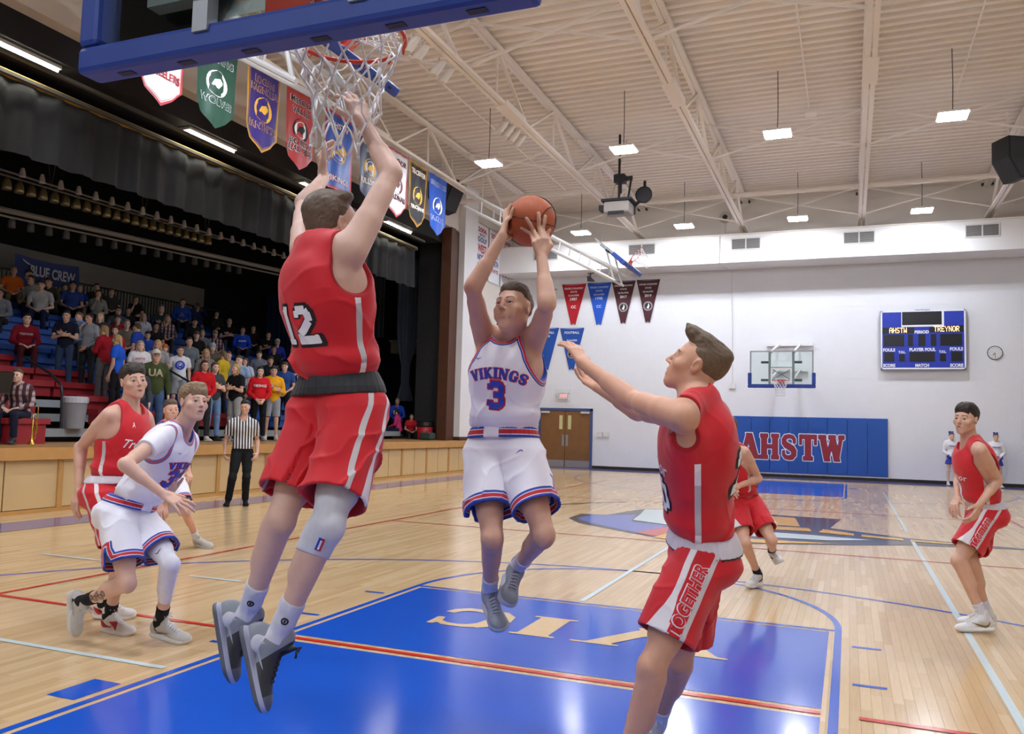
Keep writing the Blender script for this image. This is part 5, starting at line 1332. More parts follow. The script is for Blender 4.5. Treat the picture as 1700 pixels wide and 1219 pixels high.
        if long_:
            back = -1
            for sx in (1, -1):
                a = p(sx * .068, -.02, .02); b_ = p(sx * .078, -.005, -.07)
                c_ = self.N + (V(sx * .085, .055, -.12) * self.s) @ self.TM
                if style == 'long': L += [cone(a, b_, .026 * hs, .028 * hs, .02), cone(b_, c_, .028 * hs, .022 * hs, .02)]
            if style == 'long': L += [cone(p(0, -.085, .02), self.N + (V(0, -.09, -.10) * self.s) @ self.TM, .055 * hs, .045 * hs, .03, (M[1], .6))]
            if style == 'tail': L += [ell(p(0, -.115, .035), g(.03, .03, .03), M, .01), cone(p(0, -.13, .03), p(0, -.135, -.13), .026 * hs, .012 * hs, .01)]
            if style == 'bun': L += [ell(p(0, -.10, .09), g(.04, .04, .04), M, .01)]
        side = 0.10
        def post(Q, d):
            l = ((Q - self.hc) @ M.T) / hs
            x, y, z = l[:, 0], l[:, 1], l[:, 2]
            az = np.arctan2(x, z + .02)
            j = noise(l, 90, 3) * .004
            line = z - .9 * y + .012 + j
            top = .062 if style not in ('bangs', 'fringe') else .050
            front = np.minimum(line, z - top + 1.2 * np.maximum(.05 - y, 0) + j)
            if style == 'quiff': front = np.minimum(line, z - .068 + 1.3 * np.maximum(.045 - y, 0) + j)
            if style == 'bangs': front = np.minimum(z - 1.0 * y + .036 + j, 1)
            if style == 'fringe': front = np.minimum(z - .95 * y + .018 + j, 1)
            side_ = np.where(y < .012, z + .040 + np.maximum(-y, 0) * 1.0, z - .012 - (y - .012) * 1.2)   # sideburn
            cutd = np.maximum(-front, -np.where(np.abs(x) > .05, np.minimum(side_, 1), 1)) * .7
            ear = ell(V(0, 0, 0), (1, 1, 1))
            ed = np.minimum(front, np.where(np.abs(x) > .05, np.minimum(side_, 1), 1))
            d = d + np.clip(1 - ed / (.045 if style in ('short', 'fringe', 'tuft', 'thick') else .03), 0, 1) * (.0085 if style != 'quiff' else .005) * hs
            e = np.minimum(np.linalg.norm((l - V(.082, -.004, -.012)) / V(1, 1, 1.35), axis=1), np.linalg.norm((l - V(-.082, -.004, -.012)) / V(1, 1, 1.35), axis=1)) - .025
            dd = d
            st = np.sin(az * 46 + noise(l, 34, 1) * 3.0) * .0009 + noise(l * V(1, .35, 1), 120, 2) * .0016 + noise(l, 42, 5) * .0030
            if style == 'quiff': st = st * np.where(z > .06, 1.0, .35)
            dd = d + st * hs
            if not long_:
                dd = np.maximum(dd, cutd * hs); dd = np.maximum(dd, -e * hs)
            else:
                face = np.minimum(line + .012, z - .058 + 1.2 * np.maximum(.05 - y, 0))
                hole = np.where((np.abs(x) < .056 - .15 * np.maximum(-.02 - z, 0)) & (y > -.01), -face, -1)
                dd = np.maximum(dd, np.where(z > -.14, hole, -1) * hs)
            return dd
        v, q = surface(L, h, post)
        return mesh_from(name, v, q)
    # ------------------------------------------------------------ clothes
    def jersey_mesh(self, name, h, loose=.013, sleeve=0.0, folds=1.0, waist=.095, seed=1, under=False):
        s, J = self.s, self.J
        T = [grow(p, loose * s * (.75 if i in (4, 7, 9, 12) else 1), .09 if i in (4, 7, 9, 12) else .05) for i, p in enumerate(self.torso_prims)]
        N = self.N
        T.append(ell(lerp(self.P, N, .62) + self.TM[1] * .004, (.160 * s * self.b, .128 * s * self.b, .24 * s), self.mid(.7), .08))
        W = lerp(self.P, N, .38)
        T.append(ell(lerp(self.P, N, .30), (.152 * s * self.b, .118 * s * self.b, .12 * s), self.mid(.3), .05))
        neck = ell(N + (V(0, .045, .055) * s) @ self.TM, (.070 * s, .092 * s, .105 * s), self.TM)
        neck2 = cone(N - self.TM[2] * .02, self.hc, .062 * s, .058 * s)
        arms = {}
        for S, sd in (('R', 1), ('L', -1)):
            sh, el = J['sh' + S], J['el' + S]
            lt = self.TM[0] * sd
            c0 = sh + lt * .055 * s - self.TM[2] * .028 * s
            c0 = sh + lt * .046 * s - self.TM[2] * .062 * s; c1 = sh + lt * .045 * s + self.TM[2] * .13 * s
            arms[S] = [cone(c0, c1, .108 * s, .105 * s, .02), cone(c0 + lt * .06, c0 + lt * .3, .12 * s, .20 * s, .02), cone(lerp(sh, el, .35), el, .085 * s, .085 * s, .04)]
        if sleeve:
            for S in 'RL':
                sh, el = J['sh' + S], J['el' + S]
                T += [cone(sh, lerp(sh, el, sleeve), .070 * s, .066 * s, .04)]
        zc = waist * s
        def nd(Q): return np.minimum(dprim(neck, Q), dprim(neck2, Q))
        def ad(Q):
            return np.minimum(*[smin(smin(dprim(arms[S][0], Q), dprim(arms[S][1], Q), .03), dprim(arms[S][2], Q), .03) for S in 'RL'])
        def fold(Q):
            l = (Q - self.P) @ self.TM.T / s
            x, y, z = l[:, 0], l[:, 1], l[:, 2]
            n1 = noise(l, 7, seed) ; n2 = noise(l, 13, seed + 3)
            low = np.clip((.42 - z) / .30, 0, 1); 
            r1 = 1 - np.abs(np.sin(z * 15 - x * 11 + y * 5 + n1 * 1.1))
            r2 = 1 - np.abs(np.sin(z * 11 + x * 15 - y * 7 + n2 * 1.0 + 1.3))
            r3 = 1 - np.abs(np.sin(z * 31 + n1 * 1.6 + x * 5))
            m1 = np.clip(n2 * .8 + .6, 0, 1); m2 = np.clip(.6 - n2 * .8, 0, 1)
            return folds * ((.003 + .0095 * low) * (r1 ** 4 * m1 + r2 ** 4 * m2) + .0050 * np.clip((.20 - z) / .1, 0, 1) * r3 ** 3 - .0022 + .0010 * n2)
        def post(Q, d):
            d = d - fold(Q)
            d = smax(d, -nd(Q), .006)
            if not sleeve: d = smax(d, -ad(Q), .008)
            else:
                for S in 'RL':
                    sh, el = J['sh' + S], J['el' + S]; dr = unit(el - sh); e = lerp(sh, el, sleeve)
                    pl = (Q - e) @ dr
                    near = dprim(cone(sh, el, .12 * s, .12 * s), Q) < 0
                    d = np.where(near & (pl > -.02), np.maximum(d, pl), d)
            zz = (Q - self.P) @ self.PM[2]
            bl = (zz - zc) / s
            d = d + .016 * s * np.clip((.035 - bl) / .03, 0, 1) - .009 * s * np.exp(-((bl - .075) / .035) ** 2) * folds
            return np.maximum(d, zc - .03 * s - zz)
        v, q = surface(T, h, post)
        l = (v - self.P) @ self.TM.T / s
        wz = (v - self.P) @ self.TM.T
        return mesh_from(name, v, q, dict(neckd=nd(v), armd=ad(v), lx=l[:, 0], ly=l[:, 1], lz=l[:, 2]))
    def shorts_mesh(self, name, h, hem=.74, flare=.132, folds=1.0, waist=.095, seed=4, drop=0.0, vent=0.0):
        s, b, J = self.s, self.b, self.J
        pelv = [ell(self.pp(0, -.005, .035), (.182 * s * b, .135 * s * b, .135 * s), self.PM, .05)]
        legs, info = {}, {}
        for S, sd in (('R', 1), ('L', -1)):
            hip, kn = J['hip' + S], J['kn' + S]
            pelv.append(ell(hip + (V(0, -.06, -.005) * s) @ self.PM, (.105 * s, .100 * s, .11 * s), self.PM, .05))
            td = unit(kn - hip)
            e = lerp(hip, kn, hem)
            ax = unit(td + V(0, 0, -1) * drop)
            e2 = hip + ax * np.linalg.norm(e - hip) - ax * 0.0
            sl = unit(self.PM[0] - ax * (self.PM[0] @ ax))
            legs[S] = (hip + self.PM[2] * .03 * s, e2, ax, cone(hip + self.PM[2] * .02 * s, e2 + ax * .05, .112 * s * b, flare * s, .05), cone(e2 - ax * .16 * s, e2 + ax * .06, .098 * s, (flare - .010) * s, .03))
            info[S] = (sl * sd, np.cross(ax, sl) * 1.0)
        prims = pelv + [legs[S][3] for S in 'RL']
        def fold(Q):
            l = (Q - self.P) @ self.PM.T / s
            x, y, z = l[:, 0], l[:, 1], l[:, 2]
            n1 = noise(l, 8, seed); n2 = noise(l, 15, seed + 5)
            down = np.clip(.06 - z, 0, .4) / .4
            rd = np.arctan2(x - np.sign(x) * .09, y)
            a = np.sin(rd * 5 + n1 * 2.2) * .0065 * down
            b_ = (1 - np.abs(np.sin(x * 15 - z * 14 * np.sign(x) + y * 6 + n1 * 2.2))) ** 3 * .0075
            g_ = np.sin(np.arctan2(x, y) * 38) * .0022 * np.clip(1 - np.abs(z - .075) / .03, 0, 1)
            return folds * (a + b_ * (.4 + down) - .002 + .0015 * n2 + g_) * np.clip((.050 - z) / .04, 0, 1)
        def post(Q, d):
            dl = None
            for S in 'RL':
                a, e, ax, c, ci = legs[S]
                t = (Q - e) @ ax
                o = dprim(c, Q)
                o = o - fold(Q)
                o = np.maximum(o, t)
                inn = np.maximum(dprim(ci, Q) - fold(Q), -.13 * s - t)
                o = np.maximum(o, -inn)
                if vent:
                    sl, _ = info[S]; fr = unit(np.cross(ax, sl)); fr = fr if fr @ self.PM[1] > 0 else -fr
                    cutd = ((vent * s + t) * .30 - np.abs((Q - a) @ fr + .035 * s)) * .95
                    o = np.maximum(o, np.minimum(cutd, ((Q - a) @ sl) - .04 * s))
                dl = o if dl is None else np.minimum(dl, o)
            dp = dmany([p for p in pelv], Q) - fold(Q)
            for S in 'RL':
                a, e, ax, c, ci = legs[S]
                inn = np.maximum(dprim(ci, Q), -.13 * s - (Q - e) @ ax)
                dp = np.maximum(dp, -inn)
            dd = smin(dp, dl, .035)
            zz = (Q - self.P) @ self.PM[2]
            dd = dd + .015 * s * np.clip((zz / s - (waist - .085)) / .04, 0, 1)
            return np.maximum(dd, zz - waist * s)
        v, q = surface(prims, h, post)
        hemd = np.full(len(v), 9.); side = np.zeros(len(v)); out = np.zeros(len(v)); best = np.full(len(v), 9.)
        for S in 'RL':
            a, e, ax, c, ci = legs[S]
            dc = dprim(c, v); m = dc < best; best = np.where(m, dc, best)
            hemd = np.where(m, -((v - e) @ ax), hemd)
            sl, fr = info[S]
            fr = unit(np.cross(ax, sl)); fr = fr if fr @ self.PM[1] > 0 else -fr
            w = v - a
            side = np.where(m, w @ fr, side); out = np.where(m, w @ sl, out)
        self.leg_info = {S: (legs[S][0], legs[S][1], legs[S][2], info[S][0]) for S in 'RL'}
        return mesh_from(name, v, q, dict(hemd=hemd / s, side=side / s, out=out / s, wz=((v - self.P) @ self.PM[2]) / s))
    def band_mesh(self, name, h, waist=.095, w=.052, g=.017):
        s, b = self.s, self.b
        T = [grow(p, g * s, .05) for p in self.torso_prims]
        T.append(ell(self.pp(0, -.005, .035), (.174 * s * b, .130 * s * b, .145 * s), self.PM, .05))
        def post(Q, d):
            z = (Q - self.P) @ self.PM[2]
            l = (Q - self.P) @ self.PM.T
            d = d + np.sin(np.arctan2(l[:, 0], l[:, 1]) * 46) * .0012
            far = np.linalg.norm(l, axis=1) - .32 * s
            return np.maximum(np.maximum(d, far), np.abs(z - (waist - .004) * s) - w * .5 * s)
        v, q = surface(T, h, post)
        l = (v - self.P) @ self.PM.T / s
        return mesh_from(name, v, q, dict(bz=l[:, 2] - waist + .004, lx=l[:, 0], ly=l[:, 1]))
    def sleeve_mesh(self, name, h, prims, a, b, t0, t1, g=.004, ribs=0.0, attr=True):
        """a fabric tube over prims between two planes across the line a-b"""
        dr = unit(b - a); L = np.linalg.norm(b - a)
        T = [grow(p, g) for p in prims]
        def post(Q, d):
            t = (Q - a) @ dr
            if ribs: d = d + np.sin(t * ribs) * .0011 + noise(Q, 60, 2) * .0008
            return np.maximum(np.maximum(d, t0 * L - t), t - t1 * L)
        v, q = surface(T, h, post)
        return mesh_from(name, v, q, dict(tt=((v - a) @ dr) / L))
    def shoe_mesh(self, name, S, h, high=.0, laces=False):
        s, M, an = self.s, getattr(self, 'FM' + S), self.J['an' + S]
        p = lambda x, y, z: an + (V(x, y, z) * s) @ M
        g = lambda *r: tuple(q * s for q in r)
        sd = 1 if S == 'R' else -1
        T = [ell(p(0, -.030, -.055), g(.036, .046, .056), M, .02),
             cone(p(0, -.004, -.02), p(0, .000, .012 + high), .043 * s, .042 * s, .02, (M[0], .92)),
             cone(p(0, .020, -.022), p(0, .120, -.068), .040 * s, .030 * s, .03),
             ell(p(0, .125, -.082), g(.046, .082, .033), M, .02),
             ell(p(0, .165, -.082), g(.040, .050, .029), M, .02),
             cone(p(0, -.035, -.095), p(sd * -.004, .150, -.095), .043 * s, .050 * s, .012, (M[2], .55)),
             cone(p(0, .028, .006), p(0, .044, .040), .026 * s, .020 * s, .012, (M[1], .45))]
        def post(Q, d):
            l = (Q - an) @ M.T / s
            z = l[:, 2] + .105
            d = d + np.where(np.abs(z - .030) < .003, .0016, 0) * 1.0
            bend = np.maximum(l[:, 1] - .14, 0) ** 2 * 1.6
            return np.maximum(d, (-.105 + bend - l[:, 2]) * s)
        v, q = surface(T, h, post)
        l = (v - an) @ M.T / s
        return mesh_from(name, v, q, dict(fz=l[:, 2] + .105, fy=l[:, 1], fx=l[:, 0] * sd))

    def shoe_trim(self, shoe, S, lace_m, mark_m=None, tongue_m=None, mark=.085, rot=.0, both=True):
        """laces, tongue and side marks laid on a finished shoe"""
        s, M, an = self.s, getattr(self, 'FM' + S), self.J['an' + S]; bv = bvh_of(shoe.data)
        p = lambda x, y, z: an + (V(x, y, z) * s) @ M
        def drop(x, y, off=.002):
            h = bv.ray_cast(Vector(p(x, y, .12)), Vector(-M[2]), .3)
            return None if h[0] is None else np.array(h[0]) + M[2] * off * s
        if tongue_m is not None:
            g = (np.array([(-.019, -.045), (.019, -.045), (.017, .045), (-.017, .045)]), [(0, 1, 2, 3)])
            wrap('tongue', (g[0] * s, g[1]), bv, p(0, .088, .1), M[0], M[1], tongue_m, shoe, .0012, .01, .3)
        m = MB()
        for i in range(6):
            y = .050 + i * .0150
            a = [drop(x, y + .004 * (1 - abs(x) / .02), .0026) for x in (-.020, -.010, 0, .010, .020)]
            if all(q is not None for q in a): m.tube(a, .0028 * s, 6)
            b = [drop(x, y + .0075 * (x / .02), .0034) for x in (-.017, 0, .017)]
            if i < 5 and all(q is not None for q in b): m.tube(b, .0022 * s, 6)
        t = drop(0, .048, .004)
        if t is not None:
            for q in (1, -1): m.tube([t, t + (M[0] * q * .022 + M[2] * .012) * s, t + (M[0] * q * .034 + M[1] * .012 - M[2] * .004) * s, t + (M[0] * q * .018 + M[1] * .014) * s, t], .0022 * s, 6); m.tube([t, t + (M[0] * q * .016 + M[1] * .03 - M[2] * .012) * s], .0022 * s, 6)
        if m.v: m.build('laces', lace_m, shoe, smooth=True)
        if mark_m is not None:
            for q in ((1, -1) if both else (1,)):
                X = M[1] * 1.0; nrm = M[0] * q; Y = M[2]
                v, f = swoosh2d(mark * s); v = v * (1, 1)
                c_, s_ = math.cos(rot), math.sin(rot); v = np.stack([v[:, 0] * c_ - v[:, 1] * s_, v[:, 0] * s_ + v[:, 1] * c_], 1)
                if q > 0: wrap('side_mark', (v * (-1, 1) * (-1, 1), [z[::-1] for z in f]), bv, p(0, .035, -.055), X * -1 * -1, Y, mark_m, shoe, .0016, .01, .2) if np.cross(X, Y) @ nrm > 0 else wrap('side_mark', (v * (-1, 1), f), bv, p(0, .035, -.055), -X, Y, mark_m, shoe, .0016, .01, .2)
                else: wrap('side_mark', (v, f), bv, p(0, .035, -.055), X, Y, mark_m, shoe, .0016, .01, .2) if np.cross(X, Y) @ nrm > 0 else wrap('side_mark', (v * (-1, 1), f), bv, p(0, .035, -.055), -X, Y, mark_m, shoe, .0016, .01, .2)
JOINTS={
 'guard':dict(H=1.97,head=(0.002,1.578,2.268),neck=(0.024,1.451,2.133),shR=(0.212,1.388,2.125),shL=(-0.143,1.564,2.174),elR=(0.258,1.553,2.447),wrR=(0.091,1.606,2.682),tipR=(0.014,1.609,2.853),elL=(-0.297,1.770,2.429),wrL=(-0.361,1.989,2.610),tipL=(-0.428,2.010,2.783),hipR=(0.146,1.570,1.536),hipL=(-0.040,1.618,1.548),knR=(0.192,1.317,1.129),knL=(-0.059,1.387,1.127),anR=(-0.028,1.350,0.703),anL=(-0.291,1.507,0.725),toeR=(-0.018,1.305,0.499),toeL=(-0.289,1.462,0.522)),
 'shooter':dict(H=1.85,head=(0.428,2.413,2.042),neck=(0.366,2.530,1.919),shR=(0.234,2.519,1.914),shL=(0.492,2.536,1.889),elR=(0.292,2.252,2.118),wrR=(0.398,2.323,2.361),tipR=(0.393,2.423,2.505),elL=(0.647,2.270,2.034),wrL=(0.576,2.379,2.275),tipL=(0.559,2.363,2.450),hipR=(0.236,2.574,1.358),hipL=(0.415,2.570,1.371),knR=(0.375,2.362,0.981),knL=(0.615,2.388,1.009),anR=(0.241,2.664,0.676),anL=(0.367,2.700,0.799),toeR=(0.342,2.554,0.553),toeL=(0.391,2.554,0.676)),
 'chaser':dict(H=1.88,head=(1.327,2.120,1.748),neck=(1.343,2.058,1.597),shL=(1.333,1.796,1.540),shR=(1.250,2.170,1.551),elL=(1.089,2.029,1.611),wrL=(0.868,2.109,1.758),tipL=(0.773,2.202,1.877),elR=(1.027,2.432,1.568),wrR=(0.808,2.558,1.679),tipR=(0.682,2.655,1.759),hipL=(1.349,2.171,1.001),hipR=(1.303,2.350,0.967),knL=(1.201,1.986,0.605),knR=(1.218,2.467,0.510),anL=(1.088,1.989,0.160),anR=(1.066,2.730,0.150),toeL=(0.967,2.029,0.032),toeR=(0.991,2.593,0.073)),
 'screener':dict(H=1.92,head=(-2.143,3.163,1.593),neck=(-2.261,3.176,1.403),shR=(-2.198,2.955,1.354),shL=(-2.324,3.329,1.321),elR=(-2.160,2.638,1.202),wrR=(-1.973,2.769,1.022),tipR=(-1.834,2.856,0.935),elL=(-2.530,3.396,1.041),wrL=(-2.342,3.191,0.980),tipL=(-2.239,3.113,1.108),hipR=(-2.551,2.957,0.846),hipL=(-2.550,3.141,0.809),knR=(-2.333,2.879,0.444),knL=(-2.169,3.062,0.548),anR=(-2.766,2.932,0.273),anL=(-2.352,3.192,0.137),toeR=(-2.802,2.936,0.068),toeL=(-2.179,3.248,0.044)),
 'trailer':dict(H=1.95,head=(-2.801,3.279,1.738),neck=(-2.845,3.288,1.535),shR=(-2.814,3.092,1.493),shL=(-2.876,3.486,1.478),elR=(-3.090,3.123,1.266),wrR=(-3.042,3.087,0.981),tipR=(-3.045,3.041,0.799),elL=(-2.913,3.633,1.152),wrL=(-2.841,3.604,0.874),tipL=(-2.757,3.554,0.717),hipR=(-2.870,3.123,0.960),hipL=(-2.872,3.314,0.943),knR=(-2.659,3.134,0.528),knL=(-2.884,3.471,0.492),anR=(-2.860,3.242,0.114),anL=(-3.180,3.482,0.122),toeR=(-2.666,3.245,0.039),toeL=(-3.027,3.608,0.045)),
 'watcher':dict(H=1.84,head=(2.731,6.214,1.641),neck=(2.768,6.261,1.447),shL=(2.806,6.022,1.401),shR=(2.736,6.393,1.412),elL=(2.944,6.227,1.172),wrL=(2.802,6.082,0.989),tipL=(2.743,6.012,0.839),elR=(2.724,6.625,1.167),wrR=(2.690,6.407,1.006),tipR=(2.621,6.280,0.907),hipL=(2.895,6.360,0.898),hipR=(2.877,6.539,0.884),knL=(2.668,6.212,0.542),knR=(2.764,6.295,0.529),anL=(2.837,6.254,0.123),anR=(2.888,6.458,0.125),toeL=(2.663,6.204,0.041),toeR=(2.703,6.450,0.044)),
 'runner':dict(H=1.83,head=(0.782,7.209,1.519),neck=(0.811,7.276,1.336),shL=(0.960,7.143,1.296),shR=(0.668,7.381,1.292),elL=(1.061,7.341,1.044),wrL=(0.886,7.148,0.968),tipL=(0.815,6.993,0.933),elR=(0.627,7.178,1.027),wrR=(0.799,6.985,0.949),tipR=(0.880,6.833,0.929),hipL=(0.986,7.465,0.783),hipR=(0.848,7.350,0.784),knL=(1.198,7.221,0.475),knR=(0.969,7.077,0.451),anL=(1.169,7.636,0.316),anR=(1.059,7.359,0.118),toeL=(1.245,7.471,0.254),toeR=(0.991,7.195,0.045)),
 'hidden':dict(H=1.8,head=(-5.299,6.216,1.572),neck=(-5.355,6.236,1.395),shL=(-5.345,6.447,1.363),shR=(-5.351,6.083,1.348),elL=(-5.345,6.528,1.042),wrL=(-5.182,6.424,0.859),tipL=(-5.068,6.338,0.765),elR=(-5.225,5.917,1.093),wrR=(-4.993,5.866,0.974),tipR=(-4.839,5.798,0.945),hipL=(-5.284,6.307,0.803),hipR=(-5.326,6.141,0.826),knL=(-5.021,6.219,0.455),knR=(-5.168,6.058,0.428),anL=(-5.076,6.481,0.113),anR=(-5.450,6.170,0.111),toeL=(-4.901,6.515,0.042),toeR=(-5.295,6.186,0.005)),
 'referee':dict(H=1.84,head=(-7.798,10.484,1.700),neck=(-7.820,10.484,1.487),shR=(-7.961,10.348,1.418),shL=(-7.673,10.606,1.417),elR=(-8.108,10.403,1.118),wrR=(-8.030,10.301,0.878),tipR=(-7.922,10.216,0.771),elL=(-7.739,10.771,1.129),wrL=(-7.644,10.672,0.894),tipL=(-7.580,10.552,0.785),hipR=(-7.901,10.464,0.923),hipL=(-7.808,10.619,0.923),knR=(-7.840,10.303,0.507),knL=(-7.701,10.488,0.505),anR=(-8.005,10.418,0.108),anL=(-7.834,10.645,0.108),toeR=(-7.915,10.260,0.042),toeL=(-7.701,10.520,0.043)),
}
# ---------------------------------------------------------------- the players and the referee
def skin_mat(name, base, hair, lips='#b9857a'):
    t = NT(name); c = lin(base); n1 = t.noise(14, 4); n2 = t.noise(90, 2)
    col = t.mix(n1, tuple(v * .86 for v in c[:3]) + (1,), tuple(min(1, v * 1.10) for v in c[:3]) + (1,))
    col = t.mix(t.math('MULTIPLY', n2, .16), col, lin('#b0685a'))
    col = t.mix(t.math('MULTIPLY', t.lt(t.attr('lip'), 0.0), .65), col, lin(lips))
    col = t.mix(t.math('MULTIPLY', t.math('LESS_THAN', t.attr('mouth'), 0.0), .85), col, lin('#3a1d1c'))
    br = t.math('ADD', t.attr('brow'), t.math('MULTIPLY', t.math('SUBTRACT', t.noise(260, 1), .5), .004))
    col = t.mix(t.math('MULTIPLY', t.lt(br, 0.0), .8), col, lin(hair))
    t.set(col, .48, spec=.35); t.bump(t.noise(160, 2), .12, .002)
    t.b.inputs['Subsurface Weight'].default_value = .0
    return t.m
def hair_mat(name, c0, c1):
    t = NT(name); co = t.coord('Object', (1, 1, .35))
    t.set(t.mix(t.noise(130, 3, co, .6), lin(c0), lin(c1)), .55, spec=.35); t.bump(t.noise(220, 2, co), .5, .004); return t.m
def eye_mat():
    t = NT('eyeball'); a = t.attr('iris')
    t.set(t.ramp(t.math('DIVIDE', a, 90), [(0, (.004, .004, .004, 1)), (.18, lin('#4b3a2c')), (.40, (.04, .03, .03, 1)), (.44, lin('#cfc6c2'))]), .15, spec=.5); return t.m
RED, WHITE, BLUE, NAVY = '#c81a26', '#e6e6ee', '#2744a4', '#1c2a63'
def cloth(t, col, rough=.62):
    t.set(col, rough, spec=.3, sheen=.15); t.bump(t.noise(900, 1), .12, .001); return t.m
def red_jersey():
    t = NT('red_jersey_cloth'); c = t.mix(t.noise(6, 2), lin('#bf1723'), lin('#d02029'))
    side = t.both(t.gt(t.math('ABSOLUTE', t.attr('lx')), .085), t.both(t.lt(t.attr('lz'), .47), t.lt(t.math('ABSOLUTE', t.math('SUBTRACT', t.attr('ly'), .012)), .0115)))
    c = t.mix(side, c, t.mix(t.gt(t.math('SINE', t.math('MULTIPLY', t.attr('lz'), 17)), .2), lin('#b9b6b6'), lin('#e6e2e2')))
    c = t.mix(t.lt(t.math('MINIMUM', t.attr('neckd'), t.attr('armd')), .006), c, lin('#a8141e'))
    return cloth(t, c)
def white_jersey():
    t = NT('white_jersey_cloth')
    a = t.math('DIVIDE', t.math('ADD', t.math('MINIMUM', t.attr('neckd'), t.attr('armd')), .004), .05)
    c = t.ramp(a, [(0, lin(WHITE)), (.04, lin(BLUE)), (.16, lin('#e8e4ea')), (.19, lin('#c02a38')), (.40, lin('#e8e4ea')), (.43, lin(BLUE)), (.57, lin(WHITE))])
    return cloth(t, c)
def white_shorts():
    t = NT('white_shorts_cloth')
    a = t.math('DIVIDE', t.attr('trim'), .1)
    c = t.ramp(a, [(0, lin(BLUE)), (.13, lin('#e8e4ea')), (.17, lin('#bc2632')), (.36, lin('#e8e4ea')), (.40, lin(BLUE)), (.52, lin(WHITE))])
    return cloth(t, c)
def red_shorts():
    t = NT('red_shorts_cloth'); c = t.mix(t.noise(6, 2), lin('#bf1723'), lin('#cf1f28'))
    sd = t.attr('side'); o = t.gt(t.attr('out'), .02); h = t.attr('hemd')
    f = t.both(o, t.lt(t.math('ABSOLUTE', t.math('SUBTRACT', sd, t.math('ADD', .046, t.math('MULTIPLY', t.math('MAXIMUM', t.math('SUBTRACT', .10, h), 0), .10)))), t.math('ADD', .0105, t.math('MULTIPLY', t.math('MAXIMUM', t.math('SUBTRACT', .14, h), 0), .16))))
    b = t.both(o, t.lt(t.math('ABSOLUTE', t.math('ADD', sd, .040)), .0095))
    c = t.mix(f, c, lin('#e2dfe0')); c = t.mix(b, c, lin('#c4c1c2'))
    return cloth(t, c)
def white_band():
    t = NT('striped_waistband'); z = t.math('DIVIDE', t.math('ADD', t.attr('bz'), .030), .06)
    c = t.ramp(z, [(0, lin(BLUE)), (.26, lin('#e8e4ea')), (.32, lin('#b8222e')), (.68, lin('#e8e4ea')), (.74, lin(BLUE))])
    gap = t.both(t.gt(t.attr('ly'), 0.0), t.lt(t.math('ABSOLUTE', t.attr('lx')), .040))
    return cloth(t, t.mix(gap, c, lin(WHITE)))
def plain_band(name, c0, c1, low):
    t = NT(name); z = t.attr('bz')
    return cloth(t, t.mix(t.lt(z, low), t.mix(t.noise(30, 2), lin(c0), tuple(v * .8 for v in lin(c0)[:3]) + (1,)), lin(c1)))
def shoe_mat(name, sole, upper, accent, toe, mode=0):
    t = NT(name); z, y, x = t.attr('fz'), t.attr('fy'), t.attr('fx')
    u = t.mix(t.noise(40, 3), lin(upper), tuple(v * .82 for v in lin(upper)[:3]) + (1,))
    if mode == 1:    # panels low on the side
        w = t.math('SINE', t.math('MULTIPLY', t.math('ADD', y, t.math('MULTIPLY', z, .8)), 58))
        u = t.mix(t.both(t.both(t.gt(w, -.1), t.lt(z, .085)), t.both(t.gt(z, .034), t.lt(y, .10))), u, lin(accent))
    elif mode == 2:  # dark tongue and toe box, pale heel
        u = t.mix(t.gt(t.math('ADD', y, t.math('MULTIPLY', z, .25)), .062), u, lin(accent))
        u = t.mix(t.gt(y, .165), u, lin(toe))
    elif mode == 3:
        u = t.mix(t.gt(y, .13), u, lin(toe))
    s = t.mix(t.gt(z, .016), lin(toe if mode == 2 else sole), lin(sole))
    t.set(t.mix(t.lt(z, .031), u, s), .5, spec=.4); t.bump(t.noise(240, 2), .25, .002); return t.m
def rib_mat(name, c, scale=300):
    t = NT(name); t.set(t.mix(t.noise(30, 2), lin(c), tuple(v * .85 for v in lin(c)[:3]) + (1,)), .8, spec=.2)
    w = t.n('ShaderNodeTexWave'); w.inputs['Scale'].default_value = scale / 10; t.l(t.coord('Object', (1, 1, .3)), w.inputs['Vector']); t.bump(w.outputs['Fac'], .25, .002); return t.m
def cam_v(a, b, c): return CR * a + CU * b + CT * c
EYE = eye_mat()
M_RJ, M_WJ, M_RS, M_WS, M_WB = red_jersey(), white_jersey(), red_shorts(), white_shorts(), white_band()
INK_W, INK_K, INK_B, INK_R, INK_G, INK_S = (plain('print_' + n, c, .6, .03) for n, c in (('white', '#e6e6ea'), ('black', '#17171a'), ('blue', '#2742b4'), ('red', '#c02838'), ('gold', '#c9982c'), ('silver', '#b4b4b8')))
SOCK_W, SOCK_K = rib_mat('white_sock_knit', '#d6d8e2'), plain('black_sock_knit', '#131316', .9)
def notch(fig, me, w=.085, k=.30):
    """trim distance that also follows the side vents of the white shorts"""
    n = len(me.vertices); g = lambda a: np.array([q.value for q in me.attributes[a].data])
    h, sd, ot = g('hemd'), g('side'), g('out')
    vent = np.where(ot > .04, (np.abs(sd + .035) - np.maximum(w - h, 0) * k) * .95, 9)
    vent = np.where(h < w + .05, np.maximum(vent, (h - w) * .6), 9)
    tr = np.minimum(h, np.maximum(vent, 0))
    a = me.attributes.new('trim', 'FLOAT', 'POINT'); a.data.foreach_set('value', tr.astype(np.float32))
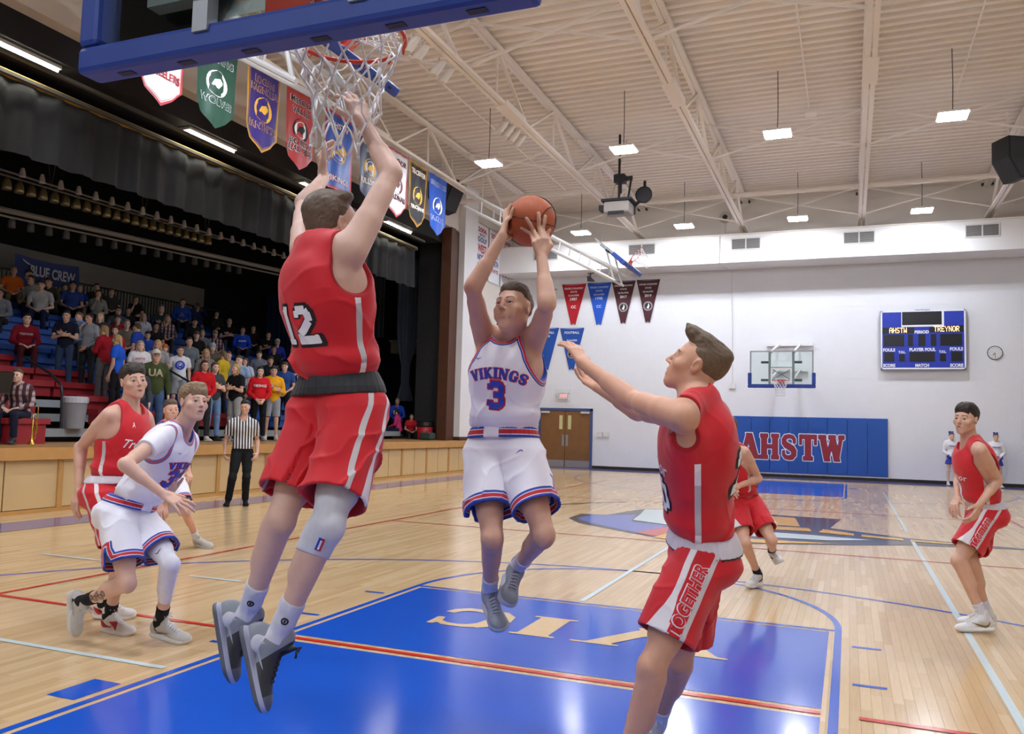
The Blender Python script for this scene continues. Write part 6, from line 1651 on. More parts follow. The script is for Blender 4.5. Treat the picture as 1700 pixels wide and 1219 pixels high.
def make_player(key, face, up, hands, team, label, hairstyle, hairc, skinc, look, gaze, h=.0055, shoe=None, sock=None, sockh=.30, band=None, build=1.0, hem=.74, flare=.118, folds=1.0, group=None, name='person', sleeve=0.0, waist=.095, feet=None, trim=None):
    J = JOINTS[key]
    f = Figure(J, cam_v(*face), cam_v(*up), {s_: (cam_v(*q[0]), q[1]) for s_, q in hands.items()}, look, build, {k: cam_v(*q) for k, q in (feet or {}).items()})
    base = np.array([f.P[0], f.P[1], max(0.0, min(J['toeR'][2], J['toeL'][2]) - .045)])
    f.base = base
    sm = skin_mat(key + '_skin', skinc, hairc[0])
    body = link(name, f.skin_mesh('body', h), sm); tag(body, label, 'person', group)
    f.body = body
    add = lambda nm, me, m, par=body, **k: link(nm, me, m, par, **k)
    f.add = add
    for sx in (1, -1): add('eye', f.eye_mesh('eye', sx, gaze), EYE)
    add('hair', f.hair_mesh('hair', hairstyle, min(h, .0045)), hair_mat(key + '_hair', *hairc))
    jm = f.jersey_mesh('jersey', h, folds=folds, seed=len(key), waist=waist, sleeve=sleeve)
    f.jersey = add('jersey', jm, M_RJ if team == 'red' else M_WJ); f.jb = bvh_of(jm)
    sh = f.shorts_mesh('shorts', h, hem=hem, flare=flare, folds=folds, seed=len(key) + 3, waist=waist, vent=.085 if team == 'white' else 0.0)
    if team == 'white': notch(f, sh)
    f.shorts = add('shorts', sh, M_RS if team == 'red' else M_WS); f.sb = bvh_of(sh)
    if team == 'white': f.band = add('waistband', f.band_mesh('waistband', h, waist=waist), M_WB)
    else: f.band = add('waistband', f.band_mesh('waistband', h, w=band[1], waist=waist), band[0])
    for S_ in 'RL':
        so = add('shoe', f.shoe_mesh('shoe', S_, min(h, .005), high=.012), shoe)
        if trim: f.shoe_trim(so, S_, *trim)
        kn, an = f.J['kn' + S_], f.J['an' + S_]
        add('sock', f.sleeve_mesh('sock', min(h, .005), f.leg[S_][4:] + [cone(an, an + (V(0, -.01, -.05) * f.s) @ getattr(f, 'FM' + S_), .036 * f.s, .038 * f.s)], kn, an, 1 - sockh, 1.10, .0045 if sock is SOCK_W else .006, 90), sock)
    return f
def torso_print(f, vf, x, z, m, back=False, off=.002, par=None, name='print', warp=None, step=0, label=None, tilt=0):
    sg = 1 if back else -1
    X, Y = f.TM[0] * sg, f.TM[2]
    if tilt: X = X + Y * tilt
    O = f.N + (V(x, 0, z) * f.s) @ f.TM + np.cross(X, Y) * 0
    return wrap(name, (np.asarray(vf[0]) * f.s, vf[1]), f.jb, O, X, Y, m, par or f.jersey, off, step, warp=warp, label=label)
def leg_print(f, vf, S_, t, side, m, off=.002, name='print', along=True, label=None, step=.012, out=1.0, fwd=0.0):
    """print on the outside (out) or front (fwd) of one leg of the shorts"""
    a, e, ax, sl = f.leg_info[S_]
    fr = np.cross(ax, sl); fr = fr if fr @ f.PM[1] > 0 else -fr
    nrm = unit(sl * out + fr * fwd); tan = unit(np.cross(ax, nrm)); tan = tan if tan @ fr > 0 else -tan
    X = -ax if along else tan
    Y = np.cross(nrm, X)
    O = lerp(a, e, t) + tan * side * f.s
    return wrap(name, (np.asarray(vf[0]) * f.s, vf[1]), f.sb, O, X, Y, m, f.shorts, off, step, far=.35, label=label)
GOLD_SHOE = shoe_mat('white_gold_shoe', '#d9d9d6', '#dcdcda', '#8c7440', '#dcdcda', 0)
GREY_SHOE = shoe_mat('grey_shoe', '#a9adb8', '#8f949f', '#77808c', '#7b8490', 3)
PALE_SHOE = shoe_mat('pale_grey_shoe', '#c3c2bd', '#b8b6b0', '#9c9a96', '#a9a7a2', 0)
TWO_SHOE = shoe_mat('two_tone_grey_shoe', '#aab0c4', '#8b919b', '#34363a', '#5d6169', 2)
REDW_SHOE = shoe_mat('red_white_shoe', '#d8d4cf', '#d2cdc8', '#a81e2a', '#d2cdc8', 1)
WHITE_SHOE = shoe_mat('white_shoe', '#d8d6d0', '#d4d2cc', '#b0b0aa', '#d4d2cc', 0)
BALL_C = CAM + (_d + CR * (881 - 850) / F_PX + CU * (609.5 - 367.5) / F_PX) * 3.985; BALL_R = .1205

LACE_W, LACE_G, LACE_K = plain('lace_white', '#d8d8da', .8), plain('lace_grey', '#b9bdc6', .8), plain('lace_dark', '#2b2c30', .8)
TONGUE_W, TONGUE_G = plain('tongue_white', '#c9c8c4', .8), plain('tongue_grey', '#6d737e', .8)
MARK_GOLD, MARK_SILVER, MARK_GREY, MARK_RED, MARK_PALE = (plain('shoe_mark_' + n, c, .5) for n, c in (('gold', '#8c7440'), ('silver', '#a9b2be'), ('grey', '#6c6f74'), ('red', '#b0202c'), ('pale', '#c8c8c6')))
# number 12, jumping to block, seen from behind
DARK_BAND = plain_band('dark_grey_waistband', '#33373b', '#24272a', -.012)
WB2 = plain_band('white_waistband', '#d5cfd6', '#1d1b20', -.024)
gd = make_player('guard', (.80, .22, -.56), (-.18, 1, .1),
    {'R': ((-.5, -.1, -.85), dict(curl=(20, 25, 15))), 'L': ((.93, .1, -.2), dict(curl=(34, 22, 12), spread=6))},
    'red', 'leaping player in red with white number 12 on his back, reaching into the net', 'thick', ('#4a3d33', '#756352'), '#d9b6a2', 'boy', (.1, 1, .3),
    shoe=TWO_SHOE, feet={'R': (1, .15, -.15), 'L': (1, .15, -.15)}, trim=(LACE_K, MARK_SILVER, LACE_K, .09, -.3), sock=SOCK_W, sockh=.36, band=(DARK_BAND, .078), hem=.80, flare=.122, folds=1.5)
torso_print(gd, fit2d(block2d('12', .045), h=.158), .03, -.245, INK_K, True, .002, name='number_outline')
torso_print(gd, fit2d(block2d('12'), h=.136), .03, -.245, INK_W, True, .0045, name='number', label='white number 12 with a black edge')
kn_, hp_, an_ = gd.J['knR'], gd.J['hipR'], gd.J['anR']
sl_ = gd.sleeve_mesh('knee_sleeve', .0055, gd.leg['R'], hp_, an_, .30, .625, .0055, 0)
ks_ = gd.add('knee_sleeve', sl_, rib_mat('white_sleeve_knit', '#cfd2da', 200), label='white compression sleeve over the right knee')
def leg_mark(f, me, par, c, X, Y, parts, nm):
    bv = bvh_of(me)
    for vf, m, off in parts: wrap(nm, vf, bv, c, X, Y, m, par, off, .01, .25)
box2 = lambda x0, x1, y0, y1: (np.array([(x0, y0), (x1, y0), (x1, y1), (x0, y1)]), [(0, 1, 2, 3)])
ring2 = lambda r, w, n=20: (np.concatenate([np.stack([np.cos(np.linspace(0, 2 * math.pi, n, endpoint=False)) * q, np.sin(np.linspace(0, 2 * math.pi, n, endpoint=False)) * q], 1) for q in (r, r - w)]), [(k, (k + 1) % n, n + (k + 1) % n, n + k) for k in range(n)])
sd_ = unit(an_ - kn_); tx_ = unit(np.cross(-sd_, CT))
leg_mark(gd, sl_, ks_, lerp(kn_, an_, .10) + tx_ * .012, tx_ * 1, -sd_, [(box2(-.011, .011, -.026, .026), INK_B, .002), (box2(.001, .011, -.026, .026), INK_R, .003), (box2(-.003, .004, -.02, .018), INK_W, .004)], 'league_mark')
for S_ in 'RL':
    so_ = [c for c in gd.body.children if c.name.startswith('sock')]['RL'.index(S_)]
    k_, a_ = gd.J['kn' + S_], gd.J['an' + S_]; d_ = unit(a_ - k_); x_ = unit(np.cross(-d_, CT))
    leg_mark(gd, so_.data, so_, lerp(k_, a_, .78) + x_ * .008, x_, -d_, [(ring2(.014, .006), INK_K, .002), (box2(-.003, .003, -.007, .007), INK_K, .002)], 'sock_mark')
# number 3, jumping with the ball
st = make_player('shooter', (-.50, .24, .82), (.10, .95, -.26),
    {'R': ((.92, .15, -.15), dict(ball=(BALL_C, BALL_R), curl=(8, 12, 10), spread=10)), 'L': ((-.22, .05, -.97), dict(ball=(BALL_C, BALL_R), curl=(4, 10, 10), fan=(6, 0, -18, -42), reach=1.16))},
    'white', 'leaping player in white with number 3, holding the ball above his head', 'short', ('#4a3c30', '#6d5b49'), '#d2a88e', 'puff', (-.1, 1, .45),
    shoe=GREY_SHOE, trim=(LACE_G, LACE_K, TONGUE_G, .08), sock=SOCK_W, sockh=.30, hem=.72, flare=.122)
def arch(r):
    return lambda a, b: ((r + b) * math.sin(a / r), (r + b) * math.cos(a / r) - r)
torso_print(st, fit2d(slab2d('VIKINGS', .05, .12), w=.292), .0, -.172, INK_R, False, .002, name='team_name_edge', warp=arch(.36))
torso_print(st, fit2d(slab2d('VIKINGS', 0, .12), w=.280), .0, -.172, INK_B, False, .0045, name='team_name', warp=arch(.36), label='blue arched word VIKINGS with red edge')
torso_print(st, fit2d(block2d('3', .035), h=.145), .0, -.275, INK_R, False, .002, name='number_edge')
torso_print(st, fit2d(block2d('3', -.008), h=.132), .0, -.275, INK_B, False, .0045, name='number', label='blue number 3 with red edge')
torso_print(st, swoosh2d(.034), .102, -.108, INK_B, False, .003, name='mark')
leg_print(st, swoosh2d(.042), 'L', .28, .0, INK_B, name='mark', along=False, out=.15, fwd=1)
# number 2x, reaching, in profile
ch = make_player('chaser', (-.85, .42, -.28), (.44, .88, .06),
    {'L': ((-.55, -.35, -.75), dict(curl=(12, 16, 12), spread=7)), 'R': ((-.3, .75, -.3), dict(curl=(18, 20, 14)))},
    'red', 'red player in profile at right, both arms stretched towards the ball', 'quiff', ('#43362a', '#7d6850'), '#d0a083', 'open', (0, 1, .25),
    shoe=WHITE_SHOE, trim=(LACE_W, MARK_PALE, TONGUE_W), sock=SOCK_W, sockh=.26, band=(WB2, .066), hem=.74, flare=.118)
torso_print(ch, fit2d(block2d('20', .04), h=.190), .0, -.25, INK_K, True, .002, name='number_outline')
torso_print(ch, fit2d(block2d('20'), h=.165), .0, -.25, INK_W, True, .0045, name='number')
torso_print(ch, fit2d(text2d('Treynor', shear=.3, bold=.01), w=.27), .0, -.235, INK_W, False, .003, name='team_name', step=.012)
torso_print(ch, fit2d(block2d('20', .035), h=.155), .0, -.34, INK_K, False, .002, name='number_outline')
torso_print(ch, fit2d(block2d('20'), h=.138), .0, -.34, INK_W, False, .0045, name='number')
for L_ in ('L',):
    leg_print(ch, fit2d(text2d('TOGETHER', bold=.06, shear=.12), w=.285, h=.056), L_, .60, .006, INK_W, off=.002, name='slogan_edge')
    leg_print(ch, fit2d(text2d('TOGETHER', bold=.025, shear=.12), w=.276, h=.048), L_, .60, .006, M_RS, off=.0045, name='slogan', label='outlined word TOGETHER along the leg')
# number 30, leaning in at the left
sc = make_player('screener', (.74, .10, .62), (.20, .96, .02),
    {'R': ((-.1, -.85, -.45), dict(spread=15, curl=(6, 14, 10))), 'L': ((-.6, 0, -.7), dict(curl=(30, 35, 25)))},
    'white', 'player in white leaning forward at left, white sleeve over one knee', 'bangs', ('#6e5943', '#9c8264'), '#d8b29c', 'open', (.2, 1, .2),
    shoe=PALE_SHOE, trim=(LACE_G, MARK_GREY, TONGUE_W, .10), sock=SOCK_K, sockh=.27, hem=.74, flare=.122, sleeve=.44)
torso_print(sc, fit2d(slab2d('VIKINGS', .05, .12), w=.27), .0, -.172, INK_R, False, .002, name='team_name_edge', warp=arch(.36))
torso_print(sc, fit2d(slab2d('VIKINGS', 0, .12), w=.258), .0, -.172, INK_B, False, .0045, name='team_name', warp=arch(.36))
torso_print(sc, fit2d(block2d('30', .035), h=.145), .0, -.275, INK_R, False, .002, name='number_edge')
torso_print(sc, fit2d(block2d('30', -.008), h=.132), .0, -.275, INK_B, False, .0045, name='number')
torso_print(sc, swoosh2d(.034), .09, -.10, INK_B, False, .003, name='mark')
sl_ = sc.sleeve_mesh('leg_sleeve', .0055, sc.leg['L'], sc.J['knL'], sc.J['anL'], -.55, .62, .004, 0)
ls_ = sc.add('leg_sleeve', sl_, rib_mat('white_leg_sleeve', '#e0e0e8', 100), label='white sleeve from thigh to calf')
k_, h_, a_ = sc.J['knL'], sc.J['hipL'], sc.J['anL']; d_ = unit(k_ - h_); x_ = unit(np.cross(-d_, CT))
leg_mark(sc, sl_, ls_, lerp(h_, k_, .80) + x_ * .02, x_, -d_, [(swoosh2d(.055), INK_K, .002)], 'mark')
k_, a_ = sc.J['knR'], sc.J['anR']; d_ = unit(a_ - k_); x_ = unit(np.cross(-d_, CT)); TAT = plain('tattoo_ink', '#5b4a44', .6)
for u_, v_, r_ in ((.42, 0, .020), (.50, .014, .022), (.56, -.012, .018), (.62, .008, .021), (.69, -.006, .017), (.74, .010, .015)):
    leg_mark(sc, sc.body.data, sc.body, lerp(k_, a_, u_) + x_ * v_, x_, -d_, [(ring2(r_, .006), TAT, .0012), (ring2(r_ * .5, .004), TAT, .0012)], 'tattoo')
# red player behind number 30
tr = make_player('trailer', (.70, .06, .68), (-.03, 1, .03),
    {'R': ((.45, 0, -.85), dict(curl=(14, 20, 14), spread=3)), 'L': ((-.6, 0, -.6), dict())},
    'red', 'red player standing upright at left, behind the leaning white one', 'fringe', ('#261f1a', '#453a31'), '#d6ad96', 'open', (.2, 1, .05), h=.0065,
    shoe=REDW_SHOE, trim=(LACE_W, MARK_RED, TONGUE_W, .07), sock=SOCK_K, sockh=.24, band=(WB2, .05))
torso_print(tr, fit2d(text2d('Treynor', shear=.3, bold=.012), w=.26), .0, -.235, INK_W, False, .003, name='team_name', step=.012)
torso_print(tr, (np.array([(-.012, -.016), (0, 0), (.012, -.018), (.003, .004), (.002, .02), (-.004, .02), (-.005, .004), (-.010, -.004)]), [(0, 1, 2, 3, 4, 5, 6, 7)]), .085, -.105, INK_W, False, .003, name='mark')
# red player at the right edge
wt = make_player('watcher', (-.82, .04, .58), (.02, 1, .03),
    {'L': ((-.55, 0, -.8), dict(curl=(20, 28, 18), spread=3)), 'R': ((.5, -.5, -.2), dict(curl=(25, 30, 20)))},
    'red', 'red player crouching at the right edge of the court', 'fringe', ('#231b17', '#3f332b'), '#d2a88e', 'open', (-.1, 1, 0), h=.0065,
    shoe=GOLD_SHOE, trim=(LACE_W, MARK_GOLD, TONGUE_W, .14), sock=SOCK_W, sockh=.24, band=(WB2, .05), flare=.122)
torso_print(wt, fit2d(text2d('Treynor', shear=.3, bold=.012), w=.26), .0, -.235, INK_W, False, .003, name='team_name', step=.012)
torso_print(wt, fit2d(block2d('1'), h=.15), .0, -.345, INK_W, False, .003, name='number')
leg_print(wt, fit2d(text2d('TOGETHER', bold=.06, shear=.12), w=.27, h=.056), 'L', .62, .006, INK_W, off=.002, name='slogan_edge')
leg_print(wt, fit2d(text2d('TOGETHER', bold=.025, shear=.12), w=.262, h=.047), 'L', .62, .006, M_RS, off=.0045, name='slogan')
# red player running in the middle distance
rn = make_player('runner', (-.62, .05, .76), (.03, 1, 0),
    {'L': ((-.3, -.5, -.8), dict(curl=(35, 40, 25), spread=2)), 'R': ((.3, -.5, -.8), dict(curl=(35, 40, 25)))},
    'red', 'red player running in front of the blue wall mats', 'fringe', ('#4a3c2e', '#7a6650'), '#d2a88e', 'boy', (-.1, 1, 0), h=.008,
    shoe=WHITE_SHOE, trim=(LACE_W, MARK_PALE, TONGUE_W), sock=SOCK_K, sockh=.2, band=(plain_band('red_waistband', '#c01a26', '#c01a26', -9), .05))
torso_print(rn, fit2d(text2d('Treynor', shear=.3, bold=.012), w=.26), .0, -.235, INK_W, False, .004, name='team_name', step=.012)
torso_print(rn, fit2d(block2d('12'), h=.15), .0, -.345, INK_W, False, .004, name='number')
# white player mostly hidden behind number 30
hd = make_player('hidden', (.62, .06, .76), (0, 1, 0),
    {'L': ((-.6, 0, -.6), dict(curl=(30, 35, 25))), 'R': ((.6, 0, -.6), dict(curl=(30, 35, 25)))},
    'white', 'white player far behind, mostly hidden by the leaning player at left', 'short', ('#3d3027', '#6a5746'), '#d2a58c', 'boy', (.1, 1, 0), h=.009,
    shoe=PALE_SHOE, sock=SOCK_W, sockh=.24)
CROWD=[
 (-18.57, 14.06, 4.02, 1.003, 'T', 'm', 'short', 'fair', '#c8621e', '#6a5545', 'lap', 0, 's', 'man in an orange T-shirt seated high at the left end of the bleachers'),
 (-18.57, 14.39, 4.02, 0.999, 'T', 'm', 'fringe', 'dark', '#2a3f86', '#22242c', 'lap', -40, 's', 'dark-haired boy in blue beside the man in orange'),
 (-17.95, 14.26, 3.74, 1.042, 'T', 'm', 'short', 'dark', '#a9aaa6', '#20263c', 'lap', 60, 's', 'boy in grey-white T-shirt with his back half turned, below the blue banner'),
 (-17.33, 13.97, 3.46, 1.1, 'T', 'm', 'fringe', 'dark', '#b5b6b2', '#1f2740', 'lap', 20, 's', 'boy in white T-shirt with navy trousers on a high blue row'),
 (-17.95, 14.74, 3.74, 1.058, 'T', 'm', 'fringe', 'dark', '#3a3a30', '#2a2a2a', 'lap', 40, 'l', 'boy in dark camouflage top right of the white T-shirt'),
 (-18.57, 15.63, 4.02, 0.856, 'T', 'f', 'long', 'brown', '#1d1c1e', '#26262a', 'chin', 0, 'l', 'long-haired girl in black resting her chin, under the banner lettering'),
 (-17.95, 15.36, 3.74, 1.076, 'T', 'm', 'fringe', 'black', '#2c3f80', '#22242c', 'lap', 0, 's', 'black-haired boy in dark blue behind the boy in bright blue'),
 (-18.57, 16.12, 4.02, 0.895, 'T', 'm', 'short', 'fair', '#1f3f9a', '#8d7a68', 'lap', 0, 's', 'fair boy in bright blue T-shirt on an upper row'),
 (-18.57, 16.69, 4.02, 1.002, 'T', 'm', 'short', 'dark', '#2a2a2c', '#22242c', 'lap', 0, 'l', 'dark-haired man in black on the top row before the railing'),
 (-17.95, 16.22, 3.74, 0.993, 'T', 'f', 'long', 'brown', '#85857f', '#2a2a30', 'chin', 0, 'l', 'brown-haired girl in light grey resting her cheek on her hand'),
 (-16.71, 12.44, 3.18, 0.928, 'T', 'm', 'short', 'dark', '#7b7f86', '#2a2a2c', 'lap', 30, 'l', 'person in a grey sweater cut by the left edge of the picture'),
 (-14.85, 11.67, 2.34, 1.018, 'T', 'm', 'short', 'black', '#7c1826', '#45181d', 'lap', 0, 'l', 'boy in maroon hooded sweater seated alone on the red seats'),
 (-14.19, 12.15, 2.06, 0.994, 'S', 'm', 'short', 'black', '#1c1e2c', '#31405c', 'crossed', 30, 's', 'man with dark hair in navy polo shirt and jeans standing on the steps'),
 (-14.81, 13.02, 2.34, 0.892, 'S', 'm', 'short', 'auburn', '#6fa0d8', '#55565a', 'crossed', 75, 's', 'auburn-haired boy in a light blue T-shirt with his back turned'),
 (-13.97, 12.56, 2.06, 0.99, 'S', 'f', 'tail', 'dark', '#8b8e92', '#2b2c30', 'chin', 50, 'l', 'dark-haired girl in pale grey hooded sweater beside the light blue T-shirt'),
 (-14.81, 13.59, 2.34, 0.939, 'S', 'f', 'long', 'blond', '#34353c', '#2b2c30', 'down', 30, 'l', 'blonde girl in dark top behind the red jacket'),
 (-13.35, 12.43, 1.78, 0.978, 'S', 'f', 'long', 'blondb', '#8f1722', '#5a5a5c', 'crossed', 150, 'l', 'girl in a dark red jacket seen from behind, grey tracksuit trousers'),
 (-18.57, 17.23, 4.02, 0.956, 'T', 'm', 'short', 'brown', '#3b3a3c', '#2b2b2e', 'lap', 0, 's', 'boy in dark patterned top on a high row near the railing'),
 (-16.71, 15.81, 3.18, 0.981, 'T', 'm', 'short', 'dark', '#45464a', '#2b2b2e', 'lap', 0, 's', 'man half hidden behind the red and white collared boy'),
 (-16.09, 15.3, 2.9, 0.953, 'T', 'm', 'fringe', 'brown', '#a02028', '#2b2b2e', 'lap', 20, 's', 'boy in red with white collar looking down'),
 (-17.33, 16.74, 3.46, 0.868, 'T', 'f', 'long', 'dark', '#202024', '#2b2b2e', 'lap', 0, 'l', 'dark long-haired woman smiling on a middle row'),
 (-18.57, 18.17, 4.02, 0.892, 'T', 'f', 'tail', 'dark', '#1e1d1f', '#2b2b2e', 'chin', 0, 's', 'girl in black with both hands at her mouth before the railing'),
 (-16.71, 16.7, 3.18, 0.939, 'T', 'f', 'long', 'blond', '#b9bdc6', '#26335e', 'lap', 0, 'l', 'long-haired blonde woman in white and navy jacket'),
 (-15.47, 14.97, 2.62, 1.034, 'T', 'm', 'short', 'grey', '#6d6258', '#3b3a38', 'lap', 0, 'l', 'older person in brown-grey sweater in the middle rows'),
 (-14.19, 14.15, 2.06, 0.974, 'S', 'm', 'short', 'brown', '#2547a5', '#26262a', 'down', 140, 's', 'brown-haired boy in royal blue seen from behind'),
 (-15.47, 15.69, 2.62, 0.865, 'T', 'm', 'fringe', 'dark', '#2a4fb0', '#2b2b2e', 'lap', 0, 's', 'child with glasses in a blue T-shirt with yellow lettering'),
 (-16.09, 16.57, 2.9, 0.92, 'T', 'f', 'bob', 'dark', '#202022', '#2b2b2e', 'lap', 0, 's', 'short-haired woman in a black T-shirt'),
 (-17.33, 17.97, 3.46, 1.056, 'T', 'm', 'short', 'grey', '#33363a', '#2b2d33', 'crossed', 0, 'l', 'grey-haired man in dark jacket on an upper row'),
 (-16.71, 17.6, 3.18, 0.994, 'T', 'f', 'long', 'blond', 'plaid', '#3f4046', 'lap', 0, 'l', 'blonde woman in checked shirt seated with dark trousers'),
 (-18.57, 20.1, 4.02, 1.051, 'T', 'm', 'short', 'dark', '#1f49a8', '#25262c', 'lap', 0, 'l', 'man in bright blue hooded sweater high in front of the railing'),
 (-18.57, 20.79, 4.02, 1.016, 'T', 'm', 'short', 'dark', '#27305f', '#56657e', 'phone', 0, 'l', 'person in navy raising a camera to the eyes, jeans'),
 (-18.57, 21.73, 4.02, 0.916, 'T', 'f', 'tail', 'dark', '#2c2e2c', '#25262c', 'chin', 0, 'l', 'woman in dark green-grey with a hand at her face, top row'),
 (-16.71, 18.7, 3.18, 1.034, 'T', 'm', 'cap', 'navy', '#1d1e22', '#25262c', 'lap', 0, 'l', 'man in a dark cap and black jacket'),
 (-17.33, 20.95, 3.46, 1.049, 'T', 'm', 'bald', 'fair', '#161618', '#3b4351', 'crossed', 0, 's', 'bald bearded man in black with folded arms'),
 (-16.71, 20.89, 3.18, 1.031, 'T', 'm', 'short', 'dark', '#1d46b8', '#2c2e38', 'lap', 0, 'l', 'man in royal blue hooded sweater leaning forward'),
 (-17.33, 22.18, 3.46, 0.984, 'T', 'f', 'long', 'dark', '#2a1c22', '#2b2b2e', 'lap', 0, 'l', 'laughing dark-haired woman in dark plum beside the royal blue sweater'),
 (-16.71, 22.22, 3.18, 1.02, 'T', 'm', 'short', 'dark', '#17171a', '#2b2b2e', 'crossed', 0, 's', 'boy in black T-shirt with folded arms, right end of the seats'),
 (-16.09, 21.93, 2.9, 1.012, 'T', 'm', 'cap', 'white', '#27389a', '#2b2b2e', 'lap', 0, 'l', 'man in white cap and blue jacket with white sleeve stripe'),
 (-16.09, 18.92, 2.9, 0.97, 'T', 'm', 'cap', 'check', 'plaid', '#4a3a3c', 'lap', 0, 'l', 'man in a checked cap and plaid shirt'),
 (-15.47, 17.47, 2.62, 1.03, 'T', 'm', 'cap', 'grey', '#20201f', '#26262a', 'down', 0, 'l', 'bearded man in cap and black sweater with a yellow mark'),
 (-16.09, 18.38, 2.9, 0.934, 'T', 'm', 'short', 'grey', '#6c7076', '#33363a', 'lap', 0, 'l', 'grey-haired man in grey sweater behind the grey zipped jacket'),
 (-13.35, 15.81, 1.78, 0.949, 'S', 'f', 'beanie', 'pale', '#5a5448', '#2b2b2e', 'down', 0, 'l', 'smiling girl in a pale blue knitted hat'),
 (-12.73, 14.9, 1.5, 0.972, 'S', 'f', 'long', 'blond', '#77716a', '#2b2b2e', 'down', 0, 'l', 'blonde girl with glasses behind the girl in the red cardigan'),
 (-12.73, 15.52, 1.5, 0.978, 'S', 'f', 'long', 'brownb', '#c8a828', '#2b2b2e', 'down', 150, 'l', 'long-haired girl in mustard yellow seen from behind'),
 (-12.95, 15.97, 1.5, 0.994, 'S', 'm', 'short', 'brown', '#7d7f84', '#2b2b2e', 'down', 30, 'l', 'boy beside the girl in mustard yellow, partly hidden'),
 (-14.19, 13.48, 2.06, 0.889, 'S', 'f', 'tail', 'brown', '#b02028', '#2b2b2e', 'down', 20, 'l', 'girl with glasses in bright red sweater with white letters'),
 (-12.73, 12.24, 1.5, 1.001, 'S', 'f', 'long', 'blond', '#1f55c0', '#1c1c20', 'down', 140, 's', 'blonde long-haired girl in royal blue T-shirt seen from behind'),
 (-12.73, 12.85, 1.5, 0.966, 'S', 'f', 'long', 'blond', '#d0d0d0', '#2b2b2e', 'down', 0, 's', 'blonde girl in white T-shirt with red letters'),
 (-11.45, 12.05, 0.97, 1.1, 'F', 'm', 'cap', 'pale', '#3c4528', '#41587c', 'down', 0, 'l', 'boy in olive hooded sweater, pale cap and jeans in the front row'),
 (-11.25, 11.43, 0.97, 0.902, 'F', 'm', 'short', 'dark', '#3b3f46', '#2b2b2e', 'down', 0, 'l', 'dark-haired child half hidden beside the olive sweater'),
 (-12.73, 13.36, 1.5, 1.006, 'S', 'f', 'long', 'blond', '#8d8d8d', '#2b2b2e', 'down', 20, 's', 'blonde woman in grey behind the pale cap'),
 (-13.35, 14.21, 1.78, 0.834, 'S', 'm', 'beanie', 'orange', '#75777a', '#2b2b2e', 'down', 20, 's', 'child in an orange knitted hat'),
 (-12.83, 14.15, 1.5, 0.966, 'S', 'm', 'short', 'brown', '#d4d6da', '#9aa0a6', 'down', 0, 's', 'boy in white T-shirt with a round blue print'),
 (-13.57, 15.21, 1.78, 1.0, 'S', 'm', 'short', 'brown', '#6d737a', '#2b2b2e', 'down', 0, 'l', 'boy in grey zipped jacket with pale hood'),
 (-11.45, 13.46, 0.97, 1.045, 'F', 'f', 'long', 'dark', '#b81a24', '#2b2b2e', 'clasp', -10, 'l', 'smiling dark-haired girl in red cardigan, front row'),
 (-11.65, 14.01, 0.97, 1.045, 'F', 'f', 'long', 'brown', '#3d3f44', '#6a87ad', 'crossed', -20, 's', 'girl in charcoal T-shirt with a yellow print, ripped light jeans'),
 (-11.45, 14.52, 0.97, 1.045, 'F', 'f', 'long', 'blond', '#19191b', '#8f918f', 'crossed', 60, 's', 'blonde girl in black T-shirt and pale grey joggers, head turned'),
 (-13.57, 17.92, 1.78, 0.95, 'S', 'm', 'fringe', 'dark', '#6b6f78', '#2b2b2e', 'down', 0, 'l', 'tall boy with dark fringe in a grey hooded sweater'),
 (-12.95, 17.64, 1.5, 1.002, 'S', 'm', 'fringe', 'black', '#1f2024', '#2b2b2e', 'down', 0, 'l', 'dark-haired boy behind the yellow sweater'),
 (-11.45, 15.37, 0.97, 1.045, 'F', 'f', 'long', 'black', '#c41c26', '#17171a', 'clasp', 0, 'l', 'long dark-haired girl in bright red hooded sweater and black trousers'),
 (-11.45, 15.88, 0.97, 1.077, 'F', 'm', 'fringe', 'black', '#d89c1c', '#8f959c', 'crossed', 0, 'l', 'boy with glasses in yellow hooded sweater and grey shorts'),
 (-12.11, 17.19, 1.22, 1.05, 'S', 'm', 'fringe', 'brown', '#2e4a86', '#22242b', 'clasp', 20, 's', 'boy in blue T-shirt holding white papers, dark trousers'),
 (-12.73, 18.49, 1.5, 1.012, 'S', 'm', 'short', 'black', '#1e2236', '#22242b', 'crossed', 0, 'l', 'boy in navy hooded sweater with red and white lettering'),
 (-13.57, 20.06, 1.78, 0.953, 'S', 'm', 'short', 'brown', '#23264a', '#22242b', 'down', 0, 'l', 'boy in navy at the far right end of the standing rows'),
 (-12.73, 19.07, 1.5, 0.902, 'S', 'm', 'short', 'fair', '#4a4c52', '#22242b', 'down', 0, 'l', 'fair child cut off by the red shorts of number 12'),
 (-11.45, 17.15, 0.97, 0.902, 'F', 'm', 'short', 'black', '#25252a', '#22242b', 'down', 0, 's', 'short black-haired child in dark T-shirt beside number 12'),
 (-15.47, 20.97, 2.62, 0.959, 'T', 'm', 'short', 'brown', '#1c1c20', '#2b2b2e', 'lap', 0, 'l', 'man in black jacket below the boy with folded arms'),
 (-12.11, 15.4, 1.22, 1.059, 'S', 'm', 'short', 'brown', '#8ea6c8', '#2b2b2e', 'down', 40, 's', 'boy in pale blue behind the blonde girl in black'),
 (-12.95, 16.63, 1.5, 0.93, 'S', 'f', 'long', 'brown', '#b9c0cc', '#2b2b2e', 'down', 40, 's', 'girl in white and pale blue behind the red hooded sweater'),
 (-13.57, 19.4, 1.78, 0.953, 'S', 'm', 'short', 'brown', '#33343c', '#2b2b2e', 'down', 0, 'l', 'man behind the boy in navy hooded sweater'),
]
